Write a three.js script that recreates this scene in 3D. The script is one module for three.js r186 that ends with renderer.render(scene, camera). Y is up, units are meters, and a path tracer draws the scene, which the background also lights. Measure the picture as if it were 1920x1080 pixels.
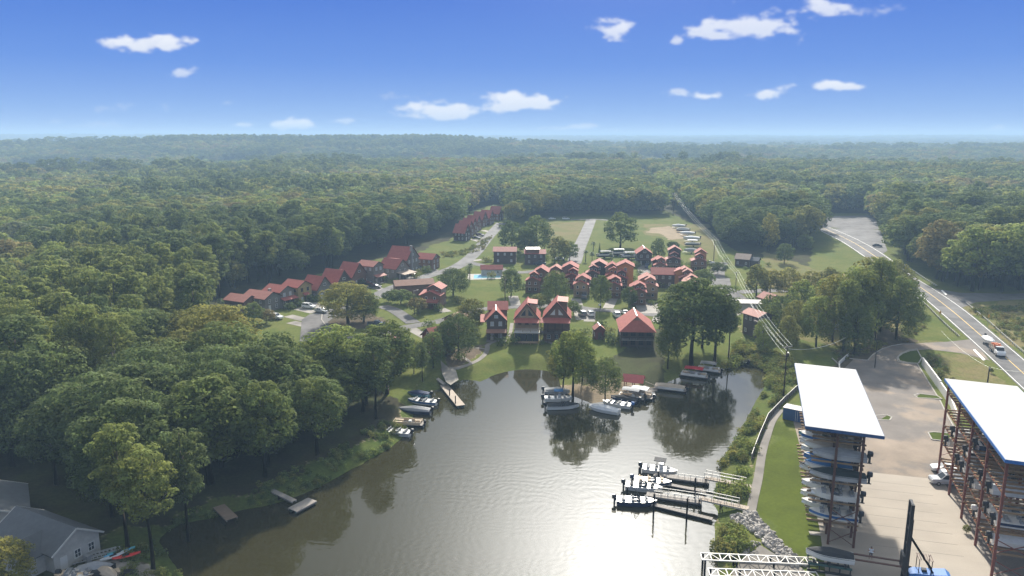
// ground cover by zone: 0 woodland floor, then grass, meadow and bare ground; each colour is a pair mottled together and a grain
const GROUND_COLOURS = [
  [[0.037, 0.034, 0.018], [0.049, 0.057, 0.021], 0.5],      // 0 woodland floor
  [[0.082, 0.107, 0.021], [0.111, 0.123, 0.030], 0.35],      // 1 village grass
  [[0.078, 0.102, 0.013], [0.061, 0.080, 0.011], 0.25],   // 2 mown marina lawn
  [[0.123, 0.127, 0.041], [0.164, 0.139, 0.061], 0.4],         // 3 dry meadow
  [[0.246, 0.197, 0.135], [0.295, 0.238, 0.164], 0.3],           // 4 bare tan dirt
  [[0.061, 0.090, 0.018], [0.090, 0.102, 0.025], 0.5],       // 5 bank weeds
  [[0.082, 0.070, 0.045], [0.123, 0.094, 0.066], 0.5],        // 6 leaf-strewn bare ground
  [[0.295, 0.271, 0.238], [0.361, 0.336, 0.303], 0.35],         // 7 pale gravel
];
const GROUND_ZONES = [
  [1, [[395, 640], [430, 560], [560, 525], [690, 490], [790, 470], [860, 440], [870, 400], [930, 382], [1000, 395], [1250, 395], [1330, 440], [1400, 480], [1520, 500], [1520, 400], [1660, 400], [1700, 470], [1920, 545], [2100, 560], [2100, 1180], [1250, 1180], [1250, 600], [1000, 760], [760, 760], [640, 680], [560, 660]]],
  [5, [[200, 1180], [180, 1010], [330, 950], [500, 905], [640, 840], [730, 790], [760, 740], [800, 700], [850, 700], [900, 800], [700, 1000], [500, 1180]]],
  [3, [[1430, 470], [1530, 505], [1640, 520], [1700, 520], [1780, 590], [1820, 640], [1700, 660], [1500, 640], [1430, 560]]],
  [3, [[1210, 420], [1330, 420], [1345, 470], [1330, 500], [1200, 480]]],
  [1, [[1200, 440], [1250, 445], [1300, 470], [1290, 500], [1190, 480]]],
  [4, [[1215, 428], [1250, 424], [1290, 434], [1285, 446], [1255, 450], [1240, 438], [1215, 436]]],
  [3, [[1020, 418], [1100, 414], [1085, 450], [1030, 465]]],
  [1, [[1695, 560], [1725, 545], [1820, 637], [1700, 642]]],
  [3, [[1750, 660], [1830, 665], [1920, 745], [2050, 860], [1920, 860], [1780, 740]]],
  [6, [[1660, 615], [1720, 640], [1700, 668], [1560, 700], [1560, 670]]],
  [3, [[1800, 575], [1920, 560], [2100, 570], [2100, 720], [1920, 660]]],
  [5, [[1440, 690], [1400, 610], [1370, 650], [1370, 700], [1330, 900], [1345, 960], [1320, 1180], [1400, 1180], [1365, 1000], [1385, 955], [1430, 800], [1500, 720], [1500, 690]]],
  [2, [[1404, 960], [1440, 850], [1460, 786], [1494, 796], [1506, 850], [1522, 920], [1536, 985], [1545, 1060], [1500, 1045], [1450, 1000], [1412, 962]]],
  [4, [[1045, 705], [1100, 720], [1160, 710], [1200, 710], [1220, 735], [1150, 760], [1090, 758], [1045, 740]]],
  [6, [[830, 660], [880, 648], [920, 640], [905, 665], [860, 690], [830, 690]]],
  [6, [[600, 600], [620, 585], [700, 590], [740, 605], [690, 615], [620, 612]]],
  [7, [[150, 1090], [180, 1045], [215, 1040], [270, 1040], [310, 1090], [300, 1180], [120, 1180]]],
  [6, [[250, 700], [275, 665], [360, 662], [350, 690], [310, 720]]],
];
import * as THREE from 'three';
import { mergeGeometries, toCreasedNormals } from 'three/addons/utils/BufferGeometryUtils.js';
import { MarchingCubes } from 'three/addons/objects/MarchingCubes.js';

// ------------------------------------------------------------------ camera, sky, sun, exposure
const scene = new THREE.Scene();
const CAM_H = 60, PITCH = THREE.MathUtils.degToRad(11.5), FPX = 1400;      // focal length in pixels of a 1920 x 1080 frame
const camera = new THREE.PerspectiveCamera(2 * THREE.MathUtils.radToDeg(Math.atan(540 / FPX)), 16 / 9, 1, 30000);
camera.position.set(0, CAM_H, 0); camera.rotation.set(-PITCH, 0, 0);
const renderer = new THREE.WebGLRenderer({ antialias: true });
renderer.toneMapping = THREE.LinearToneMapping; renderer.toneMappingExposure = 2.65;
renderer.shadowMap.enabled = true;
const EXPO = renderer.toneMappingExposure;
const SUN_AZ = THREE.MathUtils.degToRad(9), SUN_EL = THREE.MathUtils.degToRad(34);
const sunDir = new THREE.Vector3(Math.sin(SUN_AZ) * Math.cos(SUN_EL), Math.sin(SUN_EL), -Math.cos(SUN_AZ) * Math.cos(SUN_EL));
const sun = new THREE.DirectionalLight(new THREE.Color(1, 0.93, 0.82), 3.5);
sun.position.copy(sunDir).multiplyScalar(600).add(new THREE.Vector3(0, 0, -200)); sun.target.position.set(0, 0, -200);
sun.castShadow = true; sun.shadow.radius = 3; sun.shadow.mapSize.set(4096, 4096);
Object.assign(sun.shadow.camera, { left: -400, right: 400, top: 400, bottom: -400, near: 1, far: 1600 });
scene.add(sun, sun.target);
scene.fog = new THREE.FogExp2(new THREE.Color(0.5, 0.74, 1.0), 0.00033);

// ------------------------------------------------------------------ random numbers and noise
function rng(seed) { let s = seed | 0; return () => { s = (s + 0x6d2b79f5) | 0; let t = Math.imul(s ^ (s >>> 15), 1 | s); t = (t + Math.imul(t ^ (t >>> 7), 61 | t)) ^ t; return ((t ^ (t >>> 14)) >>> 0) / 4294967296; }; }
const R0 = rng(7);
const PERM = new Uint8Array(512); { const p = [...Array(256).keys()]; for (let i = 255; i > 0; i--) { const j = Math.floor(R0() * (i + 1)); [p[i], p[j]] = [p[j], p[i]]; } for (let i = 0; i < 512; i++) PERM[i] = p[i & 255]; }
function vnoise(x, y) { const ix = Math.floor(x), iy = Math.floor(y), fx = x - ix, fy = y - iy, u = fx * fx * (3 - 2 * fx), v = fy * fy * (3 - 2 * fy), h = (a, b) => PERM[PERM[a & 255] + (b & 255)] / 255; return (h(ix, iy) * (1 - u) + h(ix + 1, iy) * u) * (1 - v) + (h(ix, iy + 1) * (1 - u) + h(ix + 1, iy + 1) * u) * v; }
function fbm(x, y, n = 4) { let s = 0, a = 0.5, t = 0; for (let i = 0; i < n; i++) { s += a * vnoise(x, y); t += a; a *= 0.5; x = x * 2.03 + 17.1; y = y * 2.03 + 9.7; } return s / t; }
const clamp = THREE.MathUtils.clamp, lerp = THREE.MathUtils.lerp, sstep = (a, b, x) => { const t = clamp((x - a) / (b - a), 0, 1); return t * t * (3 - 2 * t); };
const srgb = (r, g, b) => [r, g, b].map((c) => { c /= 255; return c <= 0.04045 ? c / 12.92 : ((c + 0.055) / 1.055) ** 2.4; });
const lin = (r, g, b) => new THREE.Color().setRGB(r, g, b);

// ------------------------------------------------------------------ pixels of the photograph (1920 x 1080) to directions and ground points
const CP = Math.cos(PITCH), SP = Math.sin(PITCH);
function dirOf(px, py) { const x = (px - 960) / FPX, y = -(py - 540) / FPX; return [x, y * CP - SP, -CP - y * SP]; }
function atY(px, py, y) { const d = dirOf(px, py), k = (y - CAM_H) / d[1]; return new THREE.Vector3(d[0] * k, y, d[2] * k); }
function toPx(v) { const zc = -v.z * CP - (v.y - CAM_H) * SP, yc = (v.y - CAM_H) * CP - v.z * SP; return [960 + FPX * v.x / zc, 540 - FPX * yc / zc, zc]; }

// sky: clear blue low down, whitened above the frame to lift ambient light, scattered fair-weather clouds, brighter towards the sun's own hazy aureole
{
  const W = 3600, H = 1800, data = new Float32Array(W * H * 4);
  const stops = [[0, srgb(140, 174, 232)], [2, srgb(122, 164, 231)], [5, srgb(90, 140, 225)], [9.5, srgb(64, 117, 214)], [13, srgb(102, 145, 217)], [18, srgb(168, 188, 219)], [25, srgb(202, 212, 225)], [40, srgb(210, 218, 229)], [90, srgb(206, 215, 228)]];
  const clouds = [ // px, py, half width, half height, strength
    [262, 84, 88, 17, 1], [300, 76, 42, 14, 1], [350, 138, 30, 8, 0.6], [830, 209, 86, 18, 1.05], [975, 194, 76, 20, 1], [546, 236, 40, 12, 1], [640, 227, 60, 7, 0.5], [458, 235, 24, 5, 0.7],
    [1390, 52, 95, 34, 0.8], [1540, 20, 78, 20, 0.75], [1150, 57, 42, 18, 0.8], [1322, 182, 50, 12, 0.9], [1272, 172, 26, 8, 0.6], [1450, 173, 50, 13, 0.9], [1575, 161, 42, 10, 0.95], [1075, 240, 40, 6, 0.6], [1160, 244, 28, 5, 0.6], [1268, 75, 18, 9, 0.7], [150, 232, 60, 8, 0.25], [750, 182, 50, 8, 0.3], [1700, 255, 55, 5, 0.6], [1880, 243, 50, 5, 0.4], [1655, 20, 40, 10, 0.35], [220, 203, 70, 7, 0.22], [430, 128, 14, 5, 0.4], [420, 193, 16, 5, 0.4]];
  const r = rng(31), extra = [];
  for (let i = 0; i < 130; i++) { const az = r() * Math.PI * 2, el = 0.02 + 0.5 * r() ** 1.5; extra.push([az, el, 0.02 + 0.05 * r(), 0.3 + 0.7 * r()]); }
  const toSun = sunDir.clone(), GL = [1, 0.97, 0.92];
  for (let row = 0; row < H; row++) {
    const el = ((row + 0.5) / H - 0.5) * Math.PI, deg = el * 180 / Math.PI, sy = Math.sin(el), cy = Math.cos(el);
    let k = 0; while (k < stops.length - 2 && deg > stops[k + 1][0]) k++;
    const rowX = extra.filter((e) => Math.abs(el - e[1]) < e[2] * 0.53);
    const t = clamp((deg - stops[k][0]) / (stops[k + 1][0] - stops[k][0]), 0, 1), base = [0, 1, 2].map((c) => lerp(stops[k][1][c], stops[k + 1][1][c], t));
    for (let col = 0; col < W; col++) {
      const a = ((col + 0.5) / W - 0.5) * 2 * Math.PI, x = Math.cos(a) * cy, z = Math.sin(a) * cy, o = (row * W + col) * 4;
      const ang = Math.acos(clamp(x * toSun.x + sy * toSun.y + z * toSun.z, -1, 1)) * 180 / Math.PI;
      const glow = 6.0 * Math.exp(-((ang / 10.0) ** 2)) + 0.03 * Math.exp(-ang / 25);
      let cover = 0, shade = 0;
      if (deg > 0 && deg < 32) {
        // direction -> tangent plane coordinates of the view's middle for the clouds in view, plain azimuth for the others
        const zc = -z * CP - sy * SP, az = Math.atan2(x, -z);
        if (zc > 0.3) {
          const px = 960 + FPX * x / zc, py = 540 - FPX * (sy * CP - z * SP) / zc;
          if (py < 300 && py > -40 && px > -60 && px < 1980) for (const [cx, cy2, hw, hh, st] of clouds) {
            const dx = (px - cx) / hw, dy = (py - cy2) / hh; if (dx > 1.9 || dx < -1.9 || dy > 1.9 || dy < -1.9 || dx * dx + dy * dy > 3.2) continue;
            const n = fbm(px / 26 + cx, py / 13 + cy2 * 1.3, 5), n2 = fbm(px / 90 + 7 + cx, py / 28 + cy2, 3);
            const d = st * (1.05 - Math.sqrt(dx * dx + (dy > 0 ? 1.5 : 0.9) * dy * dy)) + (n - 0.5) * 1.5 + (n2 - 0.5) * 0.8 - 0.02;
            const c = sstep(0.0, 0.55, d) * Math.min(1, st * 1.1); if (c > cover) { cover = c; shade = clamp(0.5 + dy * 0.6, 0, 1) * sstep(0.1, 0.7, d); }
          }
        }
        const inView = zc > 0 && Math.abs(x / zc) < 0.72 && (sy * CP - z * SP) / zc < 0.4;
        if (!inView) for (const [ca, ce, cs, st] of rowX) {
          let da = az - (ca > Math.PI ? ca - 2 * Math.PI : ca); if (da > Math.PI) da -= 2 * Math.PI; if (da < -Math.PI) da += 2 * Math.PI;
          const dx = da / cs, dy = (el - ce) / (cs * 0.3); if (dx * dx + dy * dy > 3) continue;
          const n = fbm(az * 60 + ca * 9, el * 120, 4), d = st * (1 - Math.sqrt(dx * dx + dy * dy)) + (n - 0.5) * 1.3; cover = Math.max(cover, sstep(0, 0.6, d) * st); shade = 0.3;
        }
      }
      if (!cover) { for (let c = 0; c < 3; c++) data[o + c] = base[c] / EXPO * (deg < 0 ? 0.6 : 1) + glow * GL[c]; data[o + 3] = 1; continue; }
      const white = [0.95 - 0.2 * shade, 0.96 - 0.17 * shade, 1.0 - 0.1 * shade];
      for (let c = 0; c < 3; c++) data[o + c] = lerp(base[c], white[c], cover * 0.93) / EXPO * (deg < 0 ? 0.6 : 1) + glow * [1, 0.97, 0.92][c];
      data[o + 3] = 1;
    }
  }
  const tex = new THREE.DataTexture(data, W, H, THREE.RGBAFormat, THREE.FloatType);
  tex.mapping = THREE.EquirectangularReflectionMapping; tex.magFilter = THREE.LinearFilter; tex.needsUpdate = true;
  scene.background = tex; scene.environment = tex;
}

// ------------------------------------------------------------------ lie of the land (water level 0)
const shorePx = [[345, 1080], [318, 1040], [300, 1012], [330, 985], [400, 972], [450, 958], [500, 950], [545, 935], [600, 914], [640, 892], [690, 864], [730, 842], [765, 815], [775, 790], [780, 765], [790, 745], [800, 735], [830, 728], [842, 720], [870, 712], [905, 716], [925, 704], [950, 697], [985, 692], [1030, 696], [1046, 706], [1050, 722], [1060, 738], [1085, 748], [1110, 758], [1140, 752], [1165, 744], [1195, 738], [1225, 730], [1255, 716], [1285, 704], [1330, 694], [1375, 690], [1395, 684], [1425, 690], [1440, 703], [1432, 725], [1415, 752], [1397, 788], [1380, 818], [1362, 848], [1346, 866], [1352, 888], [1340, 912], [1332, 940], [1345, 962], [1336, 1000], [1340, 1040], [1345, 1080]];
const shore = shorePx.map(([x, y]) => { const v = atY(x, y, 0); return [v.x, v.z]; });
shore.push([30, -70], [36, -20], [60, 40], [-70, 40], [-50, -30], [-46, -75]);
function inPoly(poly, x, z) { let c = false; for (let i = 0, j = poly.length - 1; i < poly.length; j = i++) { const [xi, zi] = poly[i], [xj, zj] = poly[j]; if ((zi > z) !== (zj > z) && x < ((xj - xi) * (z - zi)) / (zj - zi) + xi) c = !c; } return c; }
function edgeDist(poly, x, z, closed = true) { let m = 1e9; for (let i = closed ? 0 : 1, n = poly.length; i < n; i++) { const [ax, az] = poly[(i + n - 1) % n], [bx, bz] = poly[i], dx = bx - ax, dz = bz - az, t = clamp(((x - ax) * dx + (z - az) * dz) / (dx * dx + dz * dz || 1), 0, 1), ex = x - ax - t * dx, ez = z - az - t * dz; m = Math.min(m, ex * ex + ez * ez); } return Math.sqrt(m); }
function shoreSd(x, z) { const d = edgeDist(shore, x, z); return inPoly(shore, x, z) ? -d : d; }
const gauss = (x, z, cx, cz, sx, sz) => Math.exp(-(((x - cx) / sx) ** 2) - ((z - cz) / sz) ** 2);
function plain(x, z) { return 1.6 + 0.012 * clamp(-z - 170, 0, 480); }         // village slope: a plane
function land(x, z) {
  let h = plain(x, z); const d = Math.hypot(x, z), f = sstep(560, 900, d);
  if (f > 0) {
    h += f * ((fbm(x / 420 + 5, z / 420, 3) - 0.5) * 14);
    const wob = 260 * (fbm(x / 500 + 8, z / 500 + 2, 2) - 0.5); h += f * (9 * Math.exp(-(((d + wob - 980) / 150) ** 2)) - 15 * Math.exp(-(((d + wob - 1420) / 210) ** 2)) + 8 * Math.exp(-(((d + wob - 2300) / 260) ** 2)) - 8 * Math.exp(-(((d - 3100) / 400) ** 2)));
    h += f * (33 * gauss(x, z, -620, -1720, 640, 380) + 16 * gauss(x, z, -120, -1900, 300, 300) + 10 * gauss(x, z, 900, -1500, 700, 300) - 5 * gauss(x, z, -450, -1050, 700, 160));
    h += sstep(2400, 7000, d) * (24 + 16 * (fbm(x / 1500 + 40, z / 1500 + 3, 3) - 0.3)) + 16 * gauss(x, z, -3200, -6200, 2300, 1200) + 9 * gauss(x, z, 4200, -6000, 1500, 900);
  }
  return h;
}
function ground(x, z) { const h = land(x, z); if (Math.abs(x) > 420 || z < -420 || z > 80) return h; const s = shoreSd(x, z); return s < 0 ? Math.max(-2.2, s * 0.3) - 0.05 : h * sstep(-0.5, 6.5, s); }
function G(px, py, lift = 0) { let y = 3, v; for (let i = 0; i < 40; i++) { v = atY(px, py, y); const h = land(v.x, v.z); if (Math.abs(h - y) < 0.005) break; y = lerp(y, h, 0.6); } v.y = land(v.x, v.z) + lift; return v; }
const GX = (px, py) => { const v = G(px, py); return [v.x, v.z]; };
function topY(base, py) { let lo = base.y, hi = base.y + 120; for (let i = 0; i < 40; i++) { const m = (lo + hi) / 2; if (toPx(new THREE.Vector3(base.x, m, base.z))[1] > py) lo = m; else hi = m; } return lo - base.y; }
// ------------------------------------------------------------------ building helpers
class MB {
  constructor() { this.p = []; this.n = []; this.u = []; }
  tri(a, b, c, ua, ub, uc) {
    const e1 = [b[0] - a[0], b[1] - a[1], b[2] - a[2]], e2 = [c[0] - a[0], c[1] - a[1], c[2] - a[2]];
    let n = [e1[1] * e2[2] - e1[2] * e2[1], e1[2] * e2[0] - e1[0] * e2[2], e1[0] * e2[1] - e1[1] * e2[0]]; const l = Math.hypot(...n); if (l < 1e-9) return this; n = n.map((v) => v / l);
    if (!ua) { // planar uv in metres
      const ax = Math.abs(n[1]) > 0.92 ? [1, 0, 0] : (() => { const q = [n[2], 0, -n[0]], m = Math.hypot(...q); return q.map((v) => v / m); })();
      const ay = [n[1] * ax[2] - n[2] * ax[1], n[2] * ax[0] - n[0] * ax[2], n[0] * ax[1] - n[1] * ax[0]], d = (p, q) => p[0] * q[0] + p[1] * q[1] + p[2] * q[2];
      [ua, ub, uc] = [a, b, c].map((p) => [d(p, ax), d(p, ay)]);
    }
    this.p.push(...a, ...b, ...c); this.n.push(...n, ...n, ...n); this.u.push(...ua, ...ub, ...uc); return this;
  }
  quad(a, b, c, d) { this.tri(a, b, c); return this.tri(a, c, d); }
  hex(v) { const f = [[0, 3, 2, 1], [4, 5, 6, 7], [0, 1, 5, 4], [1, 2, 6, 5], [2, 3, 7, 6], [3, 0, 4, 7]]; for (const [a, b, c, d] of f) this.quad(v[a], v[b], v[c], v[d]); return this; } // 0-3 bottom (seen from above counter-clockwise: -x+z, +x+z, +x-z, -x-z), 4-7 top
  box(cx, cy, cz, sx, sy, sz, ry = 0) { const c = Math.cos(ry), s = Math.sin(ry), P = (x, y, z) => [cx + x * c + z * s, cy + y, cz - x * s + z * c], x = sx / 2, y = sy / 2, z = sz / 2; return this.hex([P(-x, -y, z), P(x, -y, z), P(x, -y, -z), P(-x, -y, -z), P(-x, y, z), P(x, y, z), P(x, y, -z), P(-x, y, -z)]); }
  bar(a, b, w, h = w) { // box along a-b, w wide (level), h high
    const d = [b[0] - a[0], b[1] - a[1], b[2] - a[2]], L = Math.hypot(...d), f = d.map((v) => v / L); let s = Math.abs(f[1]) > 0.99 ? [1, 0, 0] : [f[2], 0, -f[0]]; const m = Math.hypot(...s); s = s.map((v) => v / m);
    const t = [f[1] * s[2] - f[2] * s[1], f[2] * s[0] - f[0] * s[2], f[0] * s[1] - f[1] * s[0]], P = (p, i, j) => [0, 1, 2].map((k) => p[k] + s[k] * i * w / 2 + t[k] * j * h / 2);
    return this.hex([P(a, -1, -1), P(a, 1, -1), P(b, 1, -1), P(b, -1, -1), P(a, -1, 1), P(a, 1, 1), P(b, 1, 1), P(b, -1, 1)].map((v) => v));
  }
  cyl(a, b, r0, r1 = r0, seg = 8, caps = true) {
    const d = [b[0] - a[0], b[1] - a[1], b[2] - a[2]], L = Math.hypot(...d), f = d.map((v) => v / L); let s = Math.abs(f[1]) > 0.9 ? [1, 0, 0] : [0, 1, 0]; let t = [f[1] * s[2] - f[2] * s[1], f[2] * s[0] - f[0] * s[2], f[0] * s[1] - f[1] * s[0]]; let m = Math.hypot(...t); t = t.map((v) => v / m); s = [t[1] * f[2] - t[2] * f[1], t[2] * f[0] - t[0] * f[2], t[0] * f[1] - t[1] * f[0]];
    const N = (i) => { const q = (i / seg) * Math.PI * 2; return [0, 1, 2].map((k) => s[k] * Math.cos(q) + t[k] * Math.sin(q)); };
    for (let i = 0; i < seg; i++) {
      const n0 = N(i), n1 = N(i + 1), A = a.map((v, k) => v + n0[k] * r0), B = a.map((v, k) => v + n1[k] * r0), C = b.map((v, k) => v + n1[k] * r1), D = b.map((v, k) => v + n0[k] * r1), at = this.n.length;
      this.quad(A, D, C, B);
      const order = this.n.length - at === 18 ? [n0, n0, n1, n0, n1, n1] : r1 > 0 ? null : null; if (order) order.forEach((q, j) => q.forEach((v, k2) => { this.n[at + j * 3 + k2] = v; }));
      if (caps) { this.tri(b, C, D); this.tri(a, A, B); }
    }
    return this;
  }
  loft(rings, closed = true, capA = true, capB = true) { // rings of points, all of one length
    const m = rings[0].length;
    for (let i = 0; i + 1 < rings.length; i++) for (let j = 0; j < (closed ? m : m - 1); j++) this.quad(rings[i][j], rings[i][(j + 1) % m], rings[i + 1][(j + 1) % m], rings[i + 1][j]);
    const cap = (r, flip) => { const c = [0, 1, 2].map((k) => r.reduce((q, p) => q + p[k], 0) / r.length); for (let j = 0; j < m; j++) flip ? this.tri(c, r[(j + 1) % m], r[j]) : this.tri(c, r[j], r[(j + 1) % m]); };
    if (closed && capA) cap(rings[0], true); if (closed && capB) cap(rings[rings.length - 1], false); return this;
  }
  geo() { const g = new THREE.BufferGeometry(); g.setAttribute('position', new THREE.Float32BufferAttribute(this.p, 3)); g.setAttribute('normal', new THREE.Float32BufferAttribute(this.n, 3)); g.setAttribute('uv', new THREE.Float32BufferAttribute(this.u, 2)); return g; }
  build(name, mat, parent) { const m = new THREE.Mesh(this.geo(), mat); m.name = name; m.castShadow = m.receiveShadow = true; if (parent) parent.add(m); return m; }
}
const taken = new Map();
function numbered(name) { const k = taken.get(name) ?? 0; taken.set(name, k + 1); return k ? name + '_' + String(k).padStart(3, '0') : name; }
function top(o, name, label, category, group, kind) { o.name = numbered(name); scene.add(o); if (kind) o.userData.kind = kind; if (label) o.userData.label = label; if (category) o.userData.category = category; if (group) o.userData.group = group; return o; }
function thing(name, label, category, pos, turn = 0, group) { const o = new THREE.Group(); if (pos) o.position.set(pos.x ?? pos[0], pos.y ?? pos[1], pos.z ?? pos[2]); o.rotation.y = turn; return top(o, name, label, category, group); }
const structure = (o, name) => top(o, name, null, null, null, 'structure');
function copyOf(o, name, pos, turn, label, group) { const c = o.clone(); c.userData = { ...o.userData }; c.name = numbered(name); if (pos) c.position.set(pos.x ?? pos[0], pos.y ?? pos[1], pos.z ?? pos[2]); if (turn !== undefined) c.rotation.y = turn; if (label) c.userData.label = label; if (group) c.userData.group = group; scene.add(c); return c; }

// textures
function tex(N, f, { repeat = 1, srgbMap = false, M = N } = {}) { const d = new Uint8Array(N * M * 4); for (let j = 0; j < M; j++) for (let i = 0; i < N; i++) { const c = f(i, j), o = (j * N + i) * 4; d[o] = clamp(c[0], 0, 255); d[o + 1] = clamp(c[1], 0, 255); d[o + 2] = clamp(c[2], 0, 255); d[o + 3] = 255; } const t = new THREE.DataTexture(d, N, M); t.magFilter = THREE.LinearFilter; t.wrapS = t.wrapT = THREE.RepeatWrapping; t.repeat.set(repeat, repeat); if (srgbMap) t.colorSpace = THREE.SRGBColorSpace; t.needsUpdate = true; return t; }
function tnoise(u, v, n, oct = 4) { let s = 0, a = 0.5, t = 0; for (let o = 0; o < oct; o++) { const m = n << o, x = u * m, y = v * m, ix = Math.floor(x), iy = Math.floor(y), fx = x - ix, fy = y - iy, p = fx * fx * (3 - 2 * fx), q = fy * fy * (3 - 2 * fy), h = (i, j) => PERM[PERM[(((i % m) + m) % m + o * 37) & 255] + ((((j % m) + m) % m) & 255)] / 255; s += a * ((h(ix, iy) * (1 - p) + h(ix + 1, iy) * p) * (1 - q) + (h(ix, iy + 1) * (1 - p) + h(ix + 1, iy + 1) * p) * q); t += a; a *= 0.55; } return s / t; }
const grainTex = tex(512, (i, j) => { const n = tnoise(i / 512, j / 512, 6, 6), v = 175 + (n - 0.5) * 190; return [v, v, v]; }, { repeat: 1 / 24 });
const fineTex = tex(256, (i, j) => { const n = tnoise(i / 256, j / 256, 8, 5), v = 215 + (n - 0.5) * 80; return [v, v, v]; }, { repeat: 1 / 4 });
const sidingTex = tex(128, (i, j) => { const v = (j % 16) < 3 ? 90 : 200 + (tnoise(i / 128, j / 128, 8, 3) - 0.5) * 60; return [v, v, v]; }, { repeat: 1 / 1.6 });
const ribTex = tex(128, (i, j) => { const k = i % 16, v = k < 3 ? 255 : 60; return [v, v, v]; }, { repeat: 1 / 3.2 });
const M = {};
function mat(name, color, rough = 0.8, extra = {}) { const m = new THREE.MeshPhysicalMaterial({ color: Array.isArray(color) ? lin(...color) : color, roughness: rough, side: THREE.DoubleSide, ...extra }); m.name = name; M[name] = m; return m; }
mat('concrete', [0.33, 0.305, 0.27], 0.75, { specularIntensity: 0.2, map: grainTex }); mat('old_concrete', [0.27, 0.25, 0.225], 0.8, { specularIntensity: 0.2, map: grainTex });
mat('asphalt', [0.185, 0.178, 0.174], 0.85, { specularIntensity: 0.2, map: grainTex }); mat('road', [0.19, 0.186, 0.184], 0.8, { specularIntensity: 0.2, map: grainTex });
mat('kerb', [0.4, 0.375, 0.335], 0.8, { specularIntensity: 0.2, map: fineTex }); mat('white_paint', [0.75, 0.75, 0.72], 0.6); mat('yellow_paint', [0.62, 0.4, 0.07], 0.6);

// ------------------------------------------------------------------ the ground: one sheet to the horizon
const pxPoly = (list) => list.map(([x, y]) => GX(x, y));
const MAPX0 = -300, MAPZ0 = -660, MAPS = 640, MAPN = 2048;
const groundTex = (() => {
  const cv = document.createElement('canvas'); cv.width = cv.height = MAPN; const c = cv.getContext('2d');
  const U = ([x, z]) => [(x - MAPX0) / MAPS * MAPN, (z - MAPZ0) / MAPS * MAPN];
  const fill = (poly, id) => { c.fillStyle = `rgb(${id * 8},0,0)`; c.beginPath(); poly.forEach((p, i) => { const [u, v] = U(p); i ? c.lineTo(u, v) : c.moveTo(u, v); }); c.fill(); };
  c.fillStyle = 'rgb(0,0,0)'; c.fillRect(0, 0, MAPN, MAPN);
  for (const [id, px] of GROUND_ZONES) fill(pxPoly(px), id);
  const src = c.getImageData(0, 0, MAPN, MAPN).data, pal = GROUND_COLOURS.map((q) => q.map((w) => w));
  const t = tex(MAPN, (i, j) => {
    const x = MAPX0 + (i + 0.5) / MAPN * MAPS, z = MAPZ0 + (j + 0.5) / MAPN * MAPS, n1 = fbm(x / 9, z / 9, 2), n2 = vnoise(x / 2.2 + 40, z / 2.2), n3 = PERM[(PERM[i & 255] + j) & 255] / 255;
    const wi = clamp(Math.round(i + (n1 - 0.5) * 14 + (n2 - 0.5) * 8), 0, MAPN - 1), wj = clamp(Math.round(j + (vnoise(x / 6 + 90, z / 6) - 0.5) * 14 + (n3 - 0.5) * 3), 0, MAPN - 1);
    const k = Math.round(src[(wj * MAPN + wi) * 4] / 8), [a, b, q] = pal[Math.min(k, pal.length - 1)], f = clamp((n1 - 0.5) * 1.6 + (n2 - 0.5) * 1.1 + 0.5, 0, 1), g = 1 + (n3 - 0.5) * q;
    return [0, 1, 2].map((w) => 255 * Math.pow(clamp(lerp(a[w], b[w], f) * g, 0, 1), 1 / 2.2));
  }, { srgbMap: true });
  t.wrapS = t.wrapT = THREE.ClampToEdgeWrapping; t.repeat.set(1, 1); return t;
})();
function axis(lo, hi, step, outLo, outHi, grow) { const a = []; for (let v = lo; v <= hi + 1e-6; v += step) a.push(v); let s = step, v = hi; while (v < outHi) { s *= grow; v = Math.min(outHi, v + s); a.push(v); } s = step; v = lo; while (v > outLo) { s *= grow; v = Math.max(outLo, v - s); a.unshift(v); } return a; }
{
  const xs = axis(-110, 190, 2, -9000, 9000, 1.11), zs = axis(-300, -70, 2, -9500, 500, 1.09), nx = xs.length, nz = zs.length, pos = [], uv = [], idx = [];
  for (const z of zs) for (const x of xs) { pos.push(x, ground(x, z), z); uv.push((x - MAPX0) / MAPS, (z - MAPZ0) / MAPS); }
  for (let j = 0; j + 1 < nz; j++) for (let i = 0; i + 1 < nx; i++) { const a = j * nx + i, b = a + 1, d = a + nx, e = d + 1; idx.push(a, d, b, b, d, e); }
  const g = new THREE.BufferGeometry(); g.setAttribute('position', new THREE.Float32BufferAttribute(pos, 3)); g.setAttribute('uv', new THREE.Float32BufferAttribute(uv, 2)); g.setIndex(idx); g.computeVertexNormals();
  const m = new THREE.Mesh(g, mat('earth', [1, 1, 1], 1, { map: groundTex, specularIntensity: 0.08 })); m.receiveShadow = true; structure(m, 'ground');
}
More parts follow.
